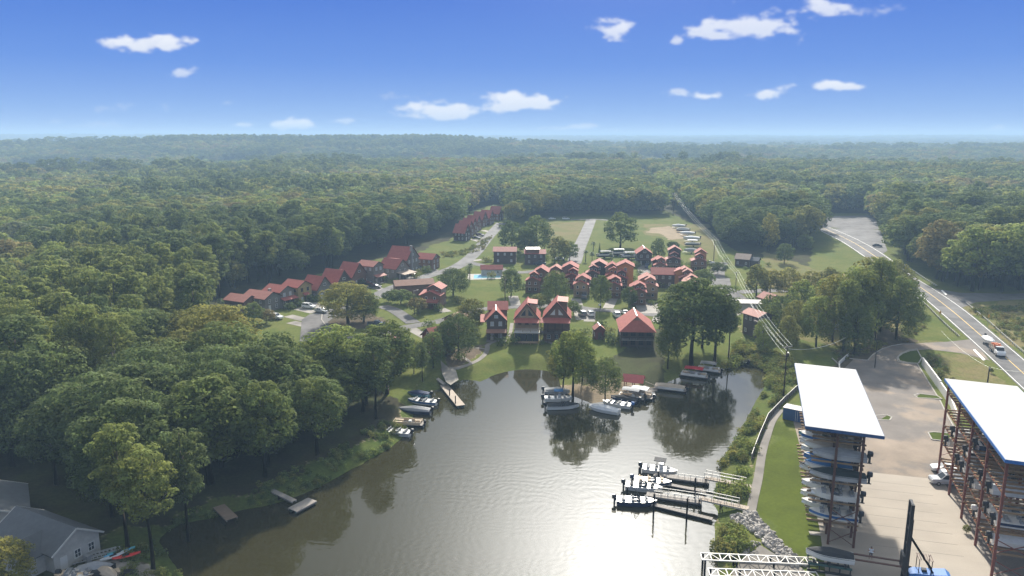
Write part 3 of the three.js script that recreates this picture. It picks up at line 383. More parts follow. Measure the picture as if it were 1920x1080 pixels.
// ------------------------------------------------------------------ boats: origin at the keel's middle, bow towards +x
const geoCache = new Map();
const cached = (key, make) => { if (!geoCache.has(key)) geoCache.set(key, make()); return geoCache.get(key); };
function part(parent, name, key, material, make) { const m = new THREE.Mesh(cached(key, () => { const b = new MB(); make(b); return b.geo(); }), material); m.name = name; m.castShadow = m.receiveShadow = true; parent.add(m); return m; }
function hullRings(L, B, D, inset, y0, y1, flare = 1) { // outline from stern to bow at two heights
  const st = [0, 0.12, 0.3, 0.5, 0.66, 0.8, 0.91, 1], wd = [0.92, 0.97, 1, 1, 0.92, 0.72, 0.42, 0.03];
  return st.map((t, i) => { const w = Math.max(0.01, B / 2 * wd[i] - inset), x = -L / 2 + t * L - (i === 7 ? inset : 0); return [x, w]; });
}
function boatInto(g, key, o) {
  const { L = 6.6, B = 2.35, D = 1.15, hull = 'gel_white', band, deck = 'gel_white', cover, engine = 'black_plastic', shield = true, ttop, tower } = o, k = `${key}_${L}_${B}`;
  const out = hullRings(L, B, D, 0);
  part(g, 'hull', k + 'hull', M[hull], (m) => { m.loft(out.map(([x, w], i) => { const rise = D * (0.02 + 0.55 * Math.max(0, (i - 4) / 3) ** 2), sheer = D * (1 + 0.14 * (i / 7) ** 2); return [[x, rise, 0], [x - (i > 4 ? 0.1 * (i - 4) : 0), rise + D * 0.3, w * 0.82], [x, sheer, w], [x, sheer, -w], [x - (i > 4 ? 0.1 * (i - 4) : 0), rise + D * 0.3, -w * 0.82]]; })); });
  if (band) part(g, 'hull_stripe', k + 'band', M[band], (m) => { for (const s of [-1, 1]) for (let i = 0; i < 7; i++) { const [a, b] = [out[i], out[i + 1]], f = (q) => D * (1 + 0.14 * (q / 7) ** 2), e = 0.012; m.quad([a[0], f(i) - 0.42 * D, s * (a[1] * 0.94 + e)], [b[0], f(i + 1) - 0.42 * D, s * (b[1] * 0.94 + e)], [b[0], f(i + 1) - 0.08, s * (b[1] + e)], [a[0], f(i) - 0.08, s * (a[1] + e)]); } });
  if (cover) part(g, 'cover', k + 'cover', M[cover], (m) => { const r = hullRings(L * 0.98, B * 1.02, D, 0).map(([x, w], i) => { const y = D * (1 + 0.14 * (i / 7) ** 2) + 0.02, c = [0.25, 0.42, 0.62, 0.8, 0.62, 0.4, 0.2, 0.05][i]; return [[x, y - 0.12, w + 0.015], [x, y + c * 0.55, w * 0.62], [x, y + c, 0], [x, y + c * 0.55, -w * 0.62], [x, y - 0.12, -w - 0.015]]; }); m.loft(r); });
  else {
    part(g, 'deck', k + 'deck', M[deck], (m) => { const y = (i) => D * (1 + 0.14 * (i / 7) ** 2) + 0.01, inn = hullRings(L, B, D, 0.24); for (const s of [-1, 1]) for (let i = 0; i < 7; i++) m.quad([out[i][0], y(i), s * out[i][1]], [out[i + 1][0], y(i + 1), s * out[i + 1][1]], [inn[i + 1][0], y(i + 1), s * inn[i + 1][1]], [inn[i][0], y(i), s * inn[i][1]]); m.box(-L * 0.47, D + 0.015, 0, L * 0.06, 0.05, B * 0.88); m.box(L * 0.06, D * 1.03, B * 0.32, L * 0.1, 0.1, B * 0.26); m.box(L * 0.06, D * 1.03, -B * 0.32, L * 0.1, 0.1, B * 0.26); });
    part(g, 'cockpit_floor', k + 'floor', M.gel_grey, (m) => { m.box(-L * 0.04, D * 1.004, 0, L * 0.72, 0.012, B * 0.66); m.box(L * 0.35, D * 1.06, 0, L * 0.12, 0.012, B * 0.3); });
    for (const [x, z] of [[-0.33, 0], [-0.1, 0.26], [-0.1, -0.26], [0.24, 0.24], [0.24, -0.24]]) part(g, 'seat', k + 'seat' + x + z, o.seat ? M[o.seat] : M.cover_grey, (m) => { const w = z ? B * 0.22 : B * 0.62; m.box(x * L, D + 0.16, z * B, 0.5, 0.3, w); m.box(x * L - 0.24, D + 0.36, z * B, 0.12, 0.42, w); });
    if (shield) part(g, 'windshield', k + 'shield', M.glass, (m) => { const x = L * 0.1, y = D * 1.05, q = B * 0.42; m.quad([x, y, q], [x, y, -q], [x - 0.35, y + 0.45, -q * 0.85], [x - 0.35, y + 0.45, q * 0.85]); for (const s of [-1, 1]) m.quad([x, y, s * q], [x - 1.1, y, s * q], [x - 1.1, y + 0.3, s * q * 0.86], [x - 0.35, y + 0.45, s * q * 0.85]); });
  }
  if (ttop) part(g, 'canopy', k + 'ttop', M[ttop], (m) => { m.box(0, D + 1.75, 0, 2.1, 0.1, 1.8); }), part(g, 'canopy_frame', k + 'ttopf', M.aluminium, (m) => { for (const [x, z] of [[0.7, 0.7], [0.7, -0.7], [-0.5, 0.7], [-0.5, -0.7]]) m.cyl([x, D, z], [x * 1.1, D + 1.72, z], 0.035, 0.035, 5); m.box(0.2, D + 0.5, 0, 0.7, 1, 0.8); });
  if (tower) part(g, 'tow_tower', k + 'tower', M.aluminium, (m) => { const y = D; for (const s of [-1, 1]) { m.cyl([0.5, y, s * B * 0.45], [-0.2, y + 1.35, s * B * 0.36], 0.04, 0.04, 5); m.cyl([-0.6, y, s * B * 0.45], [-0.2, y + 1.35, s * B * 0.36], 0.04, 0.04, 5); } m.cyl([-0.2, y + 1.35, B * 0.36], [-0.2, y + 1.35, -B * 0.36], 0.04, 0.04, 5); });
  if (engine) { const e = part(g, 'outboard_motor', k + 'cowl', M[engine], (m) => { const x = -L / 2 - 0.42, y = D + 0.35; m.loft([[-0.36, 0.62], [-0.3, 0.9], [0.1, 1], [0.3, 0.85]].map(([q, s]) => [[y - 0.34, 0.2], [y + 0.1, 0.27], [y + 0.42, 0.17], [y + 0.42, -0.17], [y + 0.1, -0.27], [y - 0.34, -0.2]].map(([yy, zz]) => [x + q * 1.1, y + (yy - y) * s, zz * s]))); }); part(e, 'motor_leg', k + 'leg', M.black_plastic, (m) => { const x = -L / 2 - 0.42; m.box(x + 0.02, D - 0.5, 0, 0.3, 1.1, 0.14); m.box(x, D - 1.05, 0, 0.6, 0.1, 0.2); m.box(x + 0.26, D - 0.05, 0, 0.3, 0.45, 0.3); }); }
}
function pontoonInto(g, key, o) {
  const { L = 7, B = 2.5, side = 'gel_white', canopy, cover, engine = 'black_plastic' } = o, k = `pt_${key}_${L}`;
  for (const s of [-1, 1]) part(g, 'pontoon', k + 'tube' + s, M.aluminium, (m) => { m.cyl([-L / 2, 0.3, s * B * 0.36], [L / 2 - 0.7, 0.3, s * B * 0.36], 0.32, 0.32, 9); m.cyl([L / 2 - 0.7, 0.3, s * B * 0.36], [L / 2, 0.5, s * B * 0.36], 0.32, 0.05, 9, false); });
  part(g, 'deck', k + 'deck', M.grey_wood, (m) => m.box(-0.1, 0.66, 0, L - 0.5, 0.1, B));
  part(g, 'side_panel', k + 'side', M[side], (m) => { for (const s of [-1, 1]) m.box(0, 1.02, s * (B / 2 - 0.06), L - 1.3, 0.6, 0.06); m.box(L / 2 - 0.7, 1.02, 0, 0.06, 0.6, B - 0.3); m.box(-L / 2 + 0.75, 1.02, 0, 0.06, 0.6, B - 0.3); });
  if (cover) part(g, 'cover', k + 'cover', M[cover], (m) => m.loft([-0.5, -0.3, 0, 0.3, 0.5].map((t) => { const h = [0.1, 0.36, 0.5, 0.38, 0.1][Math.round(t * 2.4 + 2) > 4 ? 4 : Math.round(t * 4 + 2)] ?? 0.3, x = t * (L - 1); return [[x, 1.28, B / 2], [x, 1.4 + h * 0.6, B * 0.3], [x, 1.45 + h, 0], [x, 1.4 + h * 0.6, -B * 0.3], [x, 1.28, -B / 2]]; })));
  else { for (const [x, z, w, d] of [[0.28, 0.3, L * 0.26, 0.6], [0.28, -0.3, L * 0.26, 0.6], [-0.3, 0.3, L * 0.22, 0.6]]) part(g, 'bench_seat', k + 'seat' + x + z, M.vinyl_tan, (m) => m.box(x * L, 0.93, z * B, w, 0.42, d)); part(g, 'helm', k + 'helm', M.gel_white, (m) => m.box(-0.1 * L, 1.15, -0.3 * B, 0.6, 0.9, 0.7)); }
  if (canopy) { part(g, 'canopy', k + 'cano', M[canopy], (m) => { const q = L * 0.62; m.loft([-0.5, -0.25, 0, 0.25, 0.5].map((t) => { const x = t * q, y = 2.75 - 0.5 * t * t; return [[x, y - 0.1, B * 0.54], [x, y + 0.08, B * 0.3], [x, y + 0.14, 0], [x, y + 0.08, -B * 0.3], [x, y - 0.1, -B * 0.54], [x, y + 0.05, -B * 0.3], [x, y + 0.1, 0], [x, y + 0.05, B * 0.3]]; })); }); part(g, 'canopy_frame', k + 'canf', M.aluminium, (m) => { for (const s of [-1, 1]) for (const q of [-0.3, 0.3]) m.cyl([q * L * 0.5, 0.7, s * B * 0.48], [q * L, 2.62, s * B * 0.5], 0.025, 0.025, 5); }); }
  if (engine) { const e = part(g, 'outboard_motor', k + 'cowl', M[engine], (m) => m.box(-L / 2 - 0.1, 1.1, 0, 0.55, 0.55, 0.42).box(-L / 2 - 0.1, 1.42, 0, 0.42, 0.16, 0.32)); part(e, 'motor_leg', k + 'leg', M.black_plastic, (m) => m.box(-L / 2 - 0.08, 0.3, 0, 0.28, 1.2, 0.14)); }
}
let boatNo = 0;
function boat(o, pos, turn, name, label, group, y) { const g = thing(name, label, 'boat', pos, turn, group); if (y !== undefined) g.position.y = y; (o.pontoon ? pontoonInto : boatInto)(g, o.key ?? 'b', o); boatNo++; return g; }
// heading: turn so that the bow (+x) points along (dx, dz)
const head = (dx, dz) => Math.atan2(-dz, dx);

// ------------------------------------------------------------------ cars: origin on the ground under the middle, nose towards +x
function carInto(g, type, paint) {
  const S = { sedan: [4.7, 1.82, [[-2.35, 0.55, 0.95], [-2.2, 0.5, 1.02], [-1.3, 0.5, 1.05], [1.0, 0.5, 1.02], [2.15, 0.48, 0.86], [2.35, 0.5, 0.7]], [[-1.75, 1.04], [-1.0, 1.45], [0.25, 1.47], [1.05, 1.02]]], suv: [4.8, 1.92, [[-2.35, 0.6, 1.05], [-2.25, 0.5, 1.15], [-1.2, 0.5, 1.16], [1.0, 0.5, 1.13], [2.2, 0.5, 1.0], [2.38, 0.55, 0.8]], [[-2.22, 1.16], [-2.0, 1.75], [0.3, 1.78], [1.05, 1.13]]], pickup: [5.7, 1.98, [[-2.85, 0.6, 1.1], [-2.8, 0.55, 1.15], [-0.9, 0.55, 1.15], [1.2, 0.55, 1.16], [2.65, 0.55, 1.08], [2.85, 0.6, 0.85]], [[-0.75, 1.15], [-0.55, 1.84], [0.65, 1.86], [1.4, 1.15]]] }[type];
  const [L, W, body, cab] = S;
  part(g, 'body', 'car' + type, M['paint_' + paint], (m) => { m.loft(body.map(([x, lo, hi], i) => { const w = W / 2 * (i === 0 || i === body.length - 1 ? 0.86 : 1); return [[x, lo * 0.65, w * 0.94], [x, (lo + hi) / 2, w], [x, hi, w * 0.93], [x, hi, -w * 0.93], [x, (lo + hi) / 2, -w], [x, lo * 0.65, -w * 0.94]]; })); if (type === 'pickup') { for (const s of [-1, 1]) m.box(-1.8, 1.24, s * (W / 2 - 0.12), 2.0, 0.2, 0.1); m.box(-2.78, 1.24, 0, 0.08, 0.2, W - 0.3); } });
  part(g, 'roof', 'carroof' + type, M['paint_' + paint], (m) => { const [, b, c] = cab, w = W / 2 * 0.72; m.box((b[0] + c[0]) / 2, b[1] + 0.02, 0, c[0] - b[0] + 0.1, 0.06, w * 2); for (const s of [-1, 1]) { m.bar([cab[0][0], cab[0][1], s * W * 0.45], [b[0], b[1], s * w], 0.09, 0.09); m.bar([cab[3][0], cab[3][1], s * W * 0.45], [c[0], c[1], s * w], 0.09, 0.09); m.bar([(b[0] + c[0]) / 2, cab[0][1], s * W * 0.46], [(b[0] + c[0]) / 2, b[1], s * w], 0.09, 0.09); } });
  part(g, 'windows', 'carwin' + type, M.glass, (m) => { const w0 = W * 0.45, w1 = W / 2 * 0.7; m.loft(cab.map(([x, y], i) => [[x, cab[0][1] - 0.02, w0], [x, y, i === 1 || i === 2 ? w1 : w0 * 0.98], [x, y, i === 1 || i === 2 ? -w1 : -w0 * 0.98], [x, cab[0][1] - 0.02, -w0]])); });
  for (const [x, z] of [[0.31, 1], [0.31, -1], [-0.3, 1], [-0.3, -1]]) { const t = part(g, 'wheel', 'wheel' + type + x + z, M.rubber, (m) => m.cyl([x * L, 0.34, z * (W / 2 - 0.24)], [x * L, 0.34, z * (W / 2 - 0.01)], 0.34, 0.34, 12)); part(t, 'rim', 'rim' + type + x + z, M.chrome, (m) => m.cyl([x * L, 0.34, z * (W / 2 - 0.05)], [x * L, 0.34, z * (W / 2 + 0.005)], 0.2, 0.2, 8)); }
  for (const s of [-1, 1]) { const f = body[body.length - 2], b = body[0]; part(g, 'headlight', 'hl' + type + s, M.lamp_clear, (m) => m.box(f[0] + 0.1, f[2] - 0.16, s * W * 0.36, 0.14, 0.14, 0.36)); part(g, 'tail_light', 'tl' + type + s, M.lamp_red, (m) => m.box(b[0] + 0.02, b[2] - 0.14, s * W * 0.36, 0.12, 0.16, 0.26)); }
}
function car(type, paint, pos, turn, label, group) { const g = thing('parked_car', label, 'car', pos, turn, group); carInto(g, type, paint); return g; }

// ------------------------------------------------------------------ houses: local +z is the front, y = 0 the ground
function win(parent, x, y, z, w, h, axis, sash, pane = 'glass') { // axis: 'z' in a wall that faces +z, '-z', 'x', '-x'
  const k = `win${w}_${h}_${sash}`, f = new THREE.Mesh(cached(k + 'f', () => { const b = new MB(), t = 0.11; b.box(0, h / 2 - t / 2, 0, w, t, 0.09); b.box(0, -h / 2 + t / 2, 0.02, w + 0.1, t, 0.13); for (const s of [-1, 1]) b.box(s * (w / 2 - t / 2), 0, 0, t, h - 2 * t, 0.09); if (w > 0.8) b.box(0, 0, 0, 0.07, h - 2 * t, 0.07); if (h > 1) b.box(0, 0, 0.004, w - 2 * t, 0.06, 0.07); return b.geo(); }), M[sash]);
  f.name = 'window'; f.position.set(x, y, z); f.rotation.y = { z: 0, x: Math.PI / 2, '-x': -Math.PI / 2, '-z': Math.PI }[axis]; f.castShadow = f.receiveShadow = true;
  const p = new THREE.Mesh(cached(k + 'p', () => new MB().box(0, 0, -0.02, w - 0.12, h - 0.12, 0.03).geo()), M[pane]); p.name = 'pane'; f.add(p); parent.add(f); return f;
}
function gableRoof(m, w, d, y, rise, over, t, x0 = 0, z0 = 0) { // ridge along z
  const a = w / 2 + over, e = rise * (over / (w / 2)), zf = z0 + d / 2 + over, zb = z0 - d / 2 - over, tt = t;
  for (const s of [-1, 1]) { const E = [x0 + s * a, y - e], Rg = [x0, y + rise]; const v = [[E[0], E[1], zf], [Rg[0], Rg[1], zf], [Rg[0], Rg[1], zb], [E[0], E[1], zb]], u = v.map(([p, q, r]) => [p, q + tt, r]); const o = s > 0 ? [1, 0, 3, 2] : [0, 1, 2, 3]; m.hex([...o.map((i) => v[i]), ...o.map((i) => u[i])]); }
}
function gableWall(m, w, d, h, rise, x0 = 0, z0 = 0) {
  const a = w / 2, f = z0 + d / 2, b = z0 - d / 2, P = (x, y, z) => [x0 + x, y, z];
  m.quad(P(-a, -0.4, f), P(a, -0.4, f), P(a, h, f), P(-a, h, f)); m.tri(P(-a, h, f), P(a, h, f), P(0, h + rise, f)); m.quad(P(a, -0.4, b), P(-a, -0.4, b), P(-a, h, b), P(a, h, b)); m.tri(P(a, h, b), P(-a, h, b), P(0, h + rise, b));
  m.quad(P(a, -0.4, f), P(a, -0.4, b), P(a, h, b), P(a, h, f)); m.quad(P(-a, -0.4, b), P(-a, -0.4, f), P(-a, h, f), P(-a, h, b));
}
function shedRoof(m, x0, x1, z0, z1, yBack, yFront, t = 0.12) { m.hex([[x0, yFront, z1], [x1, yFront, z1], [x1, yBack, z0], [x0, yBack, z0], [x0, yFront + t, z1], [x1, yFront + t, z1], [x1, yBack + t, z0], [x0, yBack + t, z0]]); }
function railing(parent, pts, y, h, material, step = 0.4) { const m = new MB(); for (let i = 0; i + 1 < pts.length; i++) { const [a, b] = [pts[i], pts[i + 1]], L = Math.hypot(b[0] - a[0], b[1] - a[1]), n = Math.max(1, Math.round(L / step)); m.bar([a[0], y + h, a[1]], [b[0], y + h, b[1]], 0.09, 0.09); m.bar([a[0], y + 0.12, a[1]], [b[0], y + 0.12, b[1]], 0.06, 0.06); for (let k = 0; k <= n; k++) { const t = k / n, x = lerp(a[0], b[0], t), z = lerp(a[1], b[1], t); m.box(x, y + h / 2, z, 0.05, h, 0.05); } } return m.build('railing', material, parent); }
// place by the ridge's middle as seen in the photograph: RP(px, py, ridge height) -> ground point
function RP(px, py, H) { let z = -250, v; for (let i = 0; i < 30; i++) { v = atY(px, py, land(0, z) + H); z = v.z; } v.y = ground(v.x, v.z); return v; }
function house(name, label, ridgePx, o) {
  const { w = 6.5, d = 9, h = 5, rise = 2.6, yaw = 0, roof = 'red_roof', wall = 'brown_log', trim = 'trim_white', over = 0.45, group } = o, g = thing(name, label, 'house', o.at ?? RP(...ridgePx, h + rise), yaw, group);
  const b = new MB(); gableWall(b, w, d, h, rise); b.build('wall', M[wall], g);
  const r = new MB(); gableRoof(r, w, d, h, rise, over, 0.14); const roofMesh = r.build('roof', M[roof], g);
  const tr = new MB(); for (const z of [d / 2 + over, -d / 2 - over]) for (const s of [-1, 1]) tr.bar([s * (w / 2 + over), h - rise * over / (w / 2) + 0.02, z], [0, h + rise + 0.02, z], 0.07, 0.24); tr.build('barge_board', M[o.barge ?? roof === 'grey_shingle' ? 'trim_white' : 'trim_dark'], g);
  if (o.cap) new MB().box(0, h + rise + 0.15, 0, 0.34, 0.06, d + 2 * over).build('ridge_cap', M.pale_metal, roofMesh);
  const lev = h > 4.2 ? [1.35, h - 1.25] : [1.5];
  for (const y of lev) { const n = o.winFront ?? 2; for (let i = 0; i < n; i++) { if (o.door !== false && y === lev[0] && i === 0) continue; win(g, (i - (n - 1) / 2) * (w / (n + 0.3)), y, d / 2 + 0.03, 1.0, 1.3, 'z', trim, o.pane); } for (const s of [-1, 1]) for (let i = 0; i < 3; i++) if ((i + Math.round(w * 3)) % 3 !== 1 || y > 2) win(g, s * (w / 2 + 0.03), y, (i - 1) * d * 0.3, 0.85, 1.15, s > 0 ? 'x' : '-x', trim, o.pane); }
  if (o.attic !== false && rise > 1.8) win(g, 0, h + rise * 0.32, d / 2 + 0.03, Math.min(1.4, w * 0.2), 0.9, 'z', trim, o.pane);
  if (o.door !== false) { const x = -(w / ((o.winFront ?? 2) + 0.3)) * (((o.winFront ?? 2) - 1) / 2), dr = new MB().box(x, 1.02, d / 2 + 0.03, 1.0, 2.05, 0.07).build('door', M[o.doorMat ?? 'trim_white'], g); new MB().box(x + 0.38, 1.0, d / 2 + 0.09, 0.06, 0.14, 0.06).build('handle', M.chrome, dr); }
  if (o.porch) { const { dep = 2.2, y = 2.7, x0 = -w / 2 - 0.2, x1 = w / 2 + 0.2, m: pm = roof, deck = 0, z = d / 2, slope = 0.7, rail } = o.porch; const pr = new MB(); shedRoof(pr, x0, x1, z + 0.02, z + dep, y + slope, y); pr.build('porch_roof', M[pm], g); const n = Math.max(2, Math.round((x1 - x0) / 2.2) + 1); for (let i = 0; i < n; i++) new MB().box(lerp(x0 + 0.2, x1 - 0.2, i / (n - 1)), y / 2 - 0.1, z + dep - 0.2, 0.16, y + 0.2, 0.16).build('post', M[o.postMat ?? 'trim_dark'], g); if (deck > 0) { new MB().box((x0 + x1) / 2, deck - 0.1, z + dep / 2, x1 - x0, 0.2, dep).build('deck', M[o.deckMat ?? 'deck_wood'], g); railing(g, [[x0 + 0.1, z + 0.1], [x0 + 0.1, z + dep - 0.08], [x1 - 0.1, z + dep - 0.08], [x1 - 0.1, z + 0.1]], deck, 1, M[rail ?? 'deck_wood']); } else new MB().box((x0 + x1) / 2, 0.1, z + dep / 2, x1 - x0, 0.2, dep).build('porch_floor', M.old_concrete, g); }
  for (const q of o.dormers ?? []) { // s: side (+1 = +x slope), z, width, shed or gable
    const { s = 1, z = 0, dw = 2.2, dh = 1.3, kind = 'gable' } = q, x = s * w * 0.26, y = h + rise * 0.48 - 0.35, dm = new MB(); dm.box(x, y + dh / 2 - 0.3, z, w * 0.26, dh + 0.6, dw); const dmr = dm.build('dormer', M[q.wall ?? wall], g);
    const rr = new MB(), e = x + s * (w * 0.13 + 0.3); if (kind === 'gable') { const yr = y + dh + dw * 0.36, xr = s * 0.05; for (const k of [-1, 1]) { const A = [e, y + dh - 0.1, z + k * (dw / 2 + 0.25)], B = [e, yr, z], C = [xr, yr, z], D = [xr, y + dh - 0.1, z + k * (dw / 2 + 0.25)], up = (p) => [p[0], p[1] + 0.1, p[2]]; rr.quad(up(A), up(B), up(C), up(D)); rr.quad(A, B, C, D); } const f = x + s * (w * 0.13 + 0.01); rr.tri([f, y + dh - 0.1, z - dw / 2], [f, y + dh - 0.1, z + dw / 2], [f, yr - 0.05, z]); } else { const A = [s * 0.05, h + rise - 0.05], B = [e, y + dh - 0.05]; const zz = dw / 2 + 0.25; const v = [[A[0], A[1], z + zz], [B[0], B[1], z + zz], [B[0], B[1], z - zz], [A[0], A[1], z - zz]], oo = s > 0 ? [0, 1, 2, 3] : [1, 0, 3, 2]; rr.hex([...oo.map((i) => v[i]), ...oo.map((i) => [v[i][0], v[i][1] + 0.13, v[i][2]])]); }
    rr.build('dormer_roof', M[q.roof ?? roof], dmr); win(g, x + s * (w * 0.13 + 0.03), y + dh * 0.45, z, Math.min(1.3, dw * 0.55), 0.9, s > 0 ? 'x' : '-x', trim, o.pane);
  }
  if (o.chimney) { const [x, z, hh] = o.chimney; new MB().box(x, (h + rise + hh) / 2, z, 1.0, h + rise + hh, 0.8).build('chimney', M.stone, g); }
  if (o.block) for (const q of [].concat(o.block)) { // a further block: x, z, w, d, h, rise, ridge along x (t=1) or z
    const { x = 0, z = 0, bw = 4, bd = 4, bh = 6, br = 1.2, t = 0, bm = wall, rm = roof, over: ov = 0.4 } = q, k = new THREE.Group(); k.name = 'wing'; k.position.set(x, 0, z); k.rotation.y = t ? Math.PI / 2 : 0; g.add(k);
    const a = new MB(); gableWall(a, bw, bd, bh, br); a.build('wing_wall', M[bm], k); const c = new MB(); gableRoof(c, bw, bd, bh, br, ov, 0.13); c.build('wing_roof', M[rm], k); const n = q.n ?? 2, lv = bh > 4.5 ? [1.4, bh - 1.0] : [bh - 1.1]; if (n) for (const y of lv) for (let i = 0; i < n; i++) win(k, (i - (n - 1) / 2) * (bw / (n + 0.2)), y, bd / 2 + 0.03, 0.8, 1.0, 'z', trim, o.pane);
    for (const c2 of [...k.children]) g.attach(c2); g.remove(k);
  }
  for (const [x0, x1, z0, z1, yb, yf, rm] of o.roofs ?? []) { const q = new MB(); shedRoof(q, x0, x1, z0, z1, yb, yf); q.build('lean_to_roof', M[rm ?? roof], g); }
  return g;
}
// ------------------------------------------------------------------ paving
function patch(name, poly, lift, material, parent) { // poly: [x, z] list
  const sh = new THREE.Shape(poly.map(([x, z]) => new THREE.Vector2(x, -z))), g = new THREE.ShapeGeometry(sh), p = g.attributes.position, u = g.attributes.uv; g.rotateX(-Math.PI / 2);
  for (let i = 0; i < p.count; i++) { p.setY(i, land(p.getX(i), p.getZ(i)) + lift); u.setXY(i, p.getX(i), p.getZ(i)); }
  g.computeVertexNormals(); const m = new THREE.Mesh(g, material); m.receiveShadow = true; return parent === false ? m : structure(m, name);
}
function smooth(pts, step = 2.5) { const c = new THREE.CatmullRomCurve3(pts.map(([x, z]) => new THREE.Vector3(x, 0, z)), false, 'centripetal'), n = Math.max(2, Math.ceil(c.getLength() / step)); return c.getSpacedPoints(n).map((v) => [v.x, v.z]); }
function between(A, B, lift, material, name) { // ribbon between two edges with as many points
  const P = [], U = [], I = [], n = A.length, K = 3; for (let i = 0; i < n; i++) for (let k = 0; k <= K; k++) { const t = k / K, x = lerp(A[i][0], B[i][0], t), z = lerp(A[i][1], B[i][1], t); P.push(x, ground(x, z) + lift, z); U.push(x, z); }
  for (let i = 0; i + 1 < n; i++) for (let k = 0; k < K; k++) { const a = i * (K + 1) + k, b = a + K + 1; I.push(a, a + 1, b, b, a + 1, b + 1); }
  const g = new THREE.BufferGeometry(); g.setAttribute('position', new THREE.Float32BufferAttribute(P, 3)); g.setAttribute('uv', new THREE.Float32BufferAttribute(U, 2)); g.setIndex(I); g.computeVertexNormals(); const m = new THREE.Mesh(g, material); m.receiveShadow = true; return name ? structure(m, name) : m;
}
function sides(c, w, off = 0) { return [-1, 1].map((s) => c.map((p, i) => { const a = c[Math.max(0, i - 1)], b = c[Math.min(c.length - 1, i + 1)], dx = b[0] - a[0], dz = b[1] - a[1], l = Math.hypot(dx, dz) || 1; return [p[0] - dz / l * (s * w / 2 + off), p[1] + dx / l * (s * w / 2 + off)]; })); }
function ribbon(name, px, w, lift, material, world) { const c = smooth(world ?? pxPoly(px)), [A, B] = sides(c, w); return between(A, B, lift, material, name); }
function kerb(px, world, w = 0.28, h = 0.16) { const c = world ?? pxPoly(px), m = new MB(); for (let i = 0; i + 1 < c.length; i++) m.bar([c[i][0], land(...c[i]) + h / 2 + 0.03, c[i][1]], [c[i + 1][0], land(...c[i + 1]) + h / 2 + 0.03, c[i + 1][1]], w, h); return structure(m.build('kerb', M.kerb), 'kerb'); }

const asphaltMap = tex(1024, (i, j) => { const u = i / 1024, v = j / 1024, a = tnoise(u, v, 5, 5), b = tnoise(u + 0.3, v + 0.6, 12, 5), s = sstep(0.45, 0.62, a + (b - 0.5) * 0.5), n = PERM[(PERM[i & 255] + j) & 255] / 255; const c = [lerp(152, 172, s), lerp(146, 159, s), lerp(140, 144, s)]; return c.map((q) => q * (0.92 + 0.16 * n) * (0.86 + 0.28 * b)); }, { repeat: 1 / 60, srgbMap: true });
mat('yard_asphalt', [0.58, 0.565, 0.555], 0.85, { map: asphaltMap, specularIntensity: 0.2 });
const slabMap = tex(1024, (i, j) => { const u = i / 1024, v = j / 1024, a = tnoise(u, v, 4, 6), n = PERM[(PERM[i & 255] + j) & 255] / 255, streak = tnoise(u, v * 8 % 1, 3, 4); const k = 0.86 + 0.22 * a + 0.06 * (streak - 0.5) + 0.05 * (n - 0.5); return [208 * k, 199 * k, 186 * k]; }, { repeat: 1 / 40, srgbMap: true });
mat('slab', [0.56, 0.55, 0.535], 0.7, { map: slabMap, specularIntensity: 0.2 });
patch('boat_yard_paving', pxPoly([[1487, 788], [1600, 674], [1593, 673], [1627, 676], [1640, 662], [1660, 652], [1690, 647], [1730, 643], [1775, 641], [1822, 636], [1856, 676], [1800, 662], [1740, 655], [1705, 658], [1686, 666], [1680, 676], [1720, 682], [1757, 743], [1763, 752], [1792, 800], [1850, 830], [2100, 900], [2100, 1180], [1560, 1180], [1540, 1000], [1522, 930], [1506, 860]]), 0.03, M.yard_asphalt);
patch('concrete_apron', pxPoly([[1530, 960], [1519, 925], [1540, 905], [1612, 884], [1765, 900], [1776, 914], [1793, 940], [1800, 958], [1812, 975], [1822, 1000], [1838, 1030], [1855, 1062], [1880, 1110], [1900, 1180], [1556, 1180], [1546, 1060], [1538, 1000]]), 0.06, M.slab);
for (const [x, y] of [[1524, 948], [1534, 1000], [1548, 1040]]) { const a = GX(x, y); patch('concrete_footing', [[a[0] - 1.2, a[1] - 0.6], [a[0] + 1, a[1] - 0.2], [a[0] + 0.8, a[1] + 0.9], [a[0] - 1.4, a[1] + 0.5]], 0.05, M.kerb); }
{ // expansion joints cut in the slab
  const A = GX(1612, 884), B = GX(1765, 900), dx = (B[0] - A[0]) / 17, dz = (B[1] - A[1]) / 17;
  for (let i = 1; i < 9; i++) { const m = new MB(), o = [A[0] - 0.3 * i * 3.2 - 2, A[1] + 0.95 * i * 3.2]; m.bar([o[0], 1.6605, o[1]], [o[0] + dx * 16, 1.6605, o[1] + dz * 16], 0.05, 0.012); structure(m.build('slab_joint', M.old_concrete), 'slab_joint'); }
}
for (const px of [[[1593, 673], [1627, 676], [1634, 668], [1643, 661], [1655, 654], [1672, 649], [1690, 646], [1714, 645]], [[1720, 655], [1705, 657], [1690, 663], [1682, 671], [1683, 679], [1700, 682], [1720, 683], [1737, 711], [1757, 743]], [[1762, 751], [1776, 780], [1789, 803]], [[1560, 672], [1573, 684], [1574, 697]]]) kerb(px);
const lawnMat = mat('lawn', [0.07, 0.095, 0.016], 1, { map: fineTex, specularIntensity: 0.1 });
for (const px of [[[1713, 742], [1722, 739], [1757, 743], [1766, 749], [1722, 747]], [[1641, 780], [1662, 779], [1672, 783], [1668, 789], [1643, 788]], [[1740, 812], [1750, 811], [1786, 814], [1800, 826], [1790, 830], [1747, 825]], [[1684, 670], [1692, 664], [1706, 659], [1720, 657], [1728, 672], [1722, 682], [1700, 680], [1686, 677]]]) { const w = pxPoly(px); patch('grass_island', w, 0.14, lawnMat); kerb(null, [...w, w[0]]); }
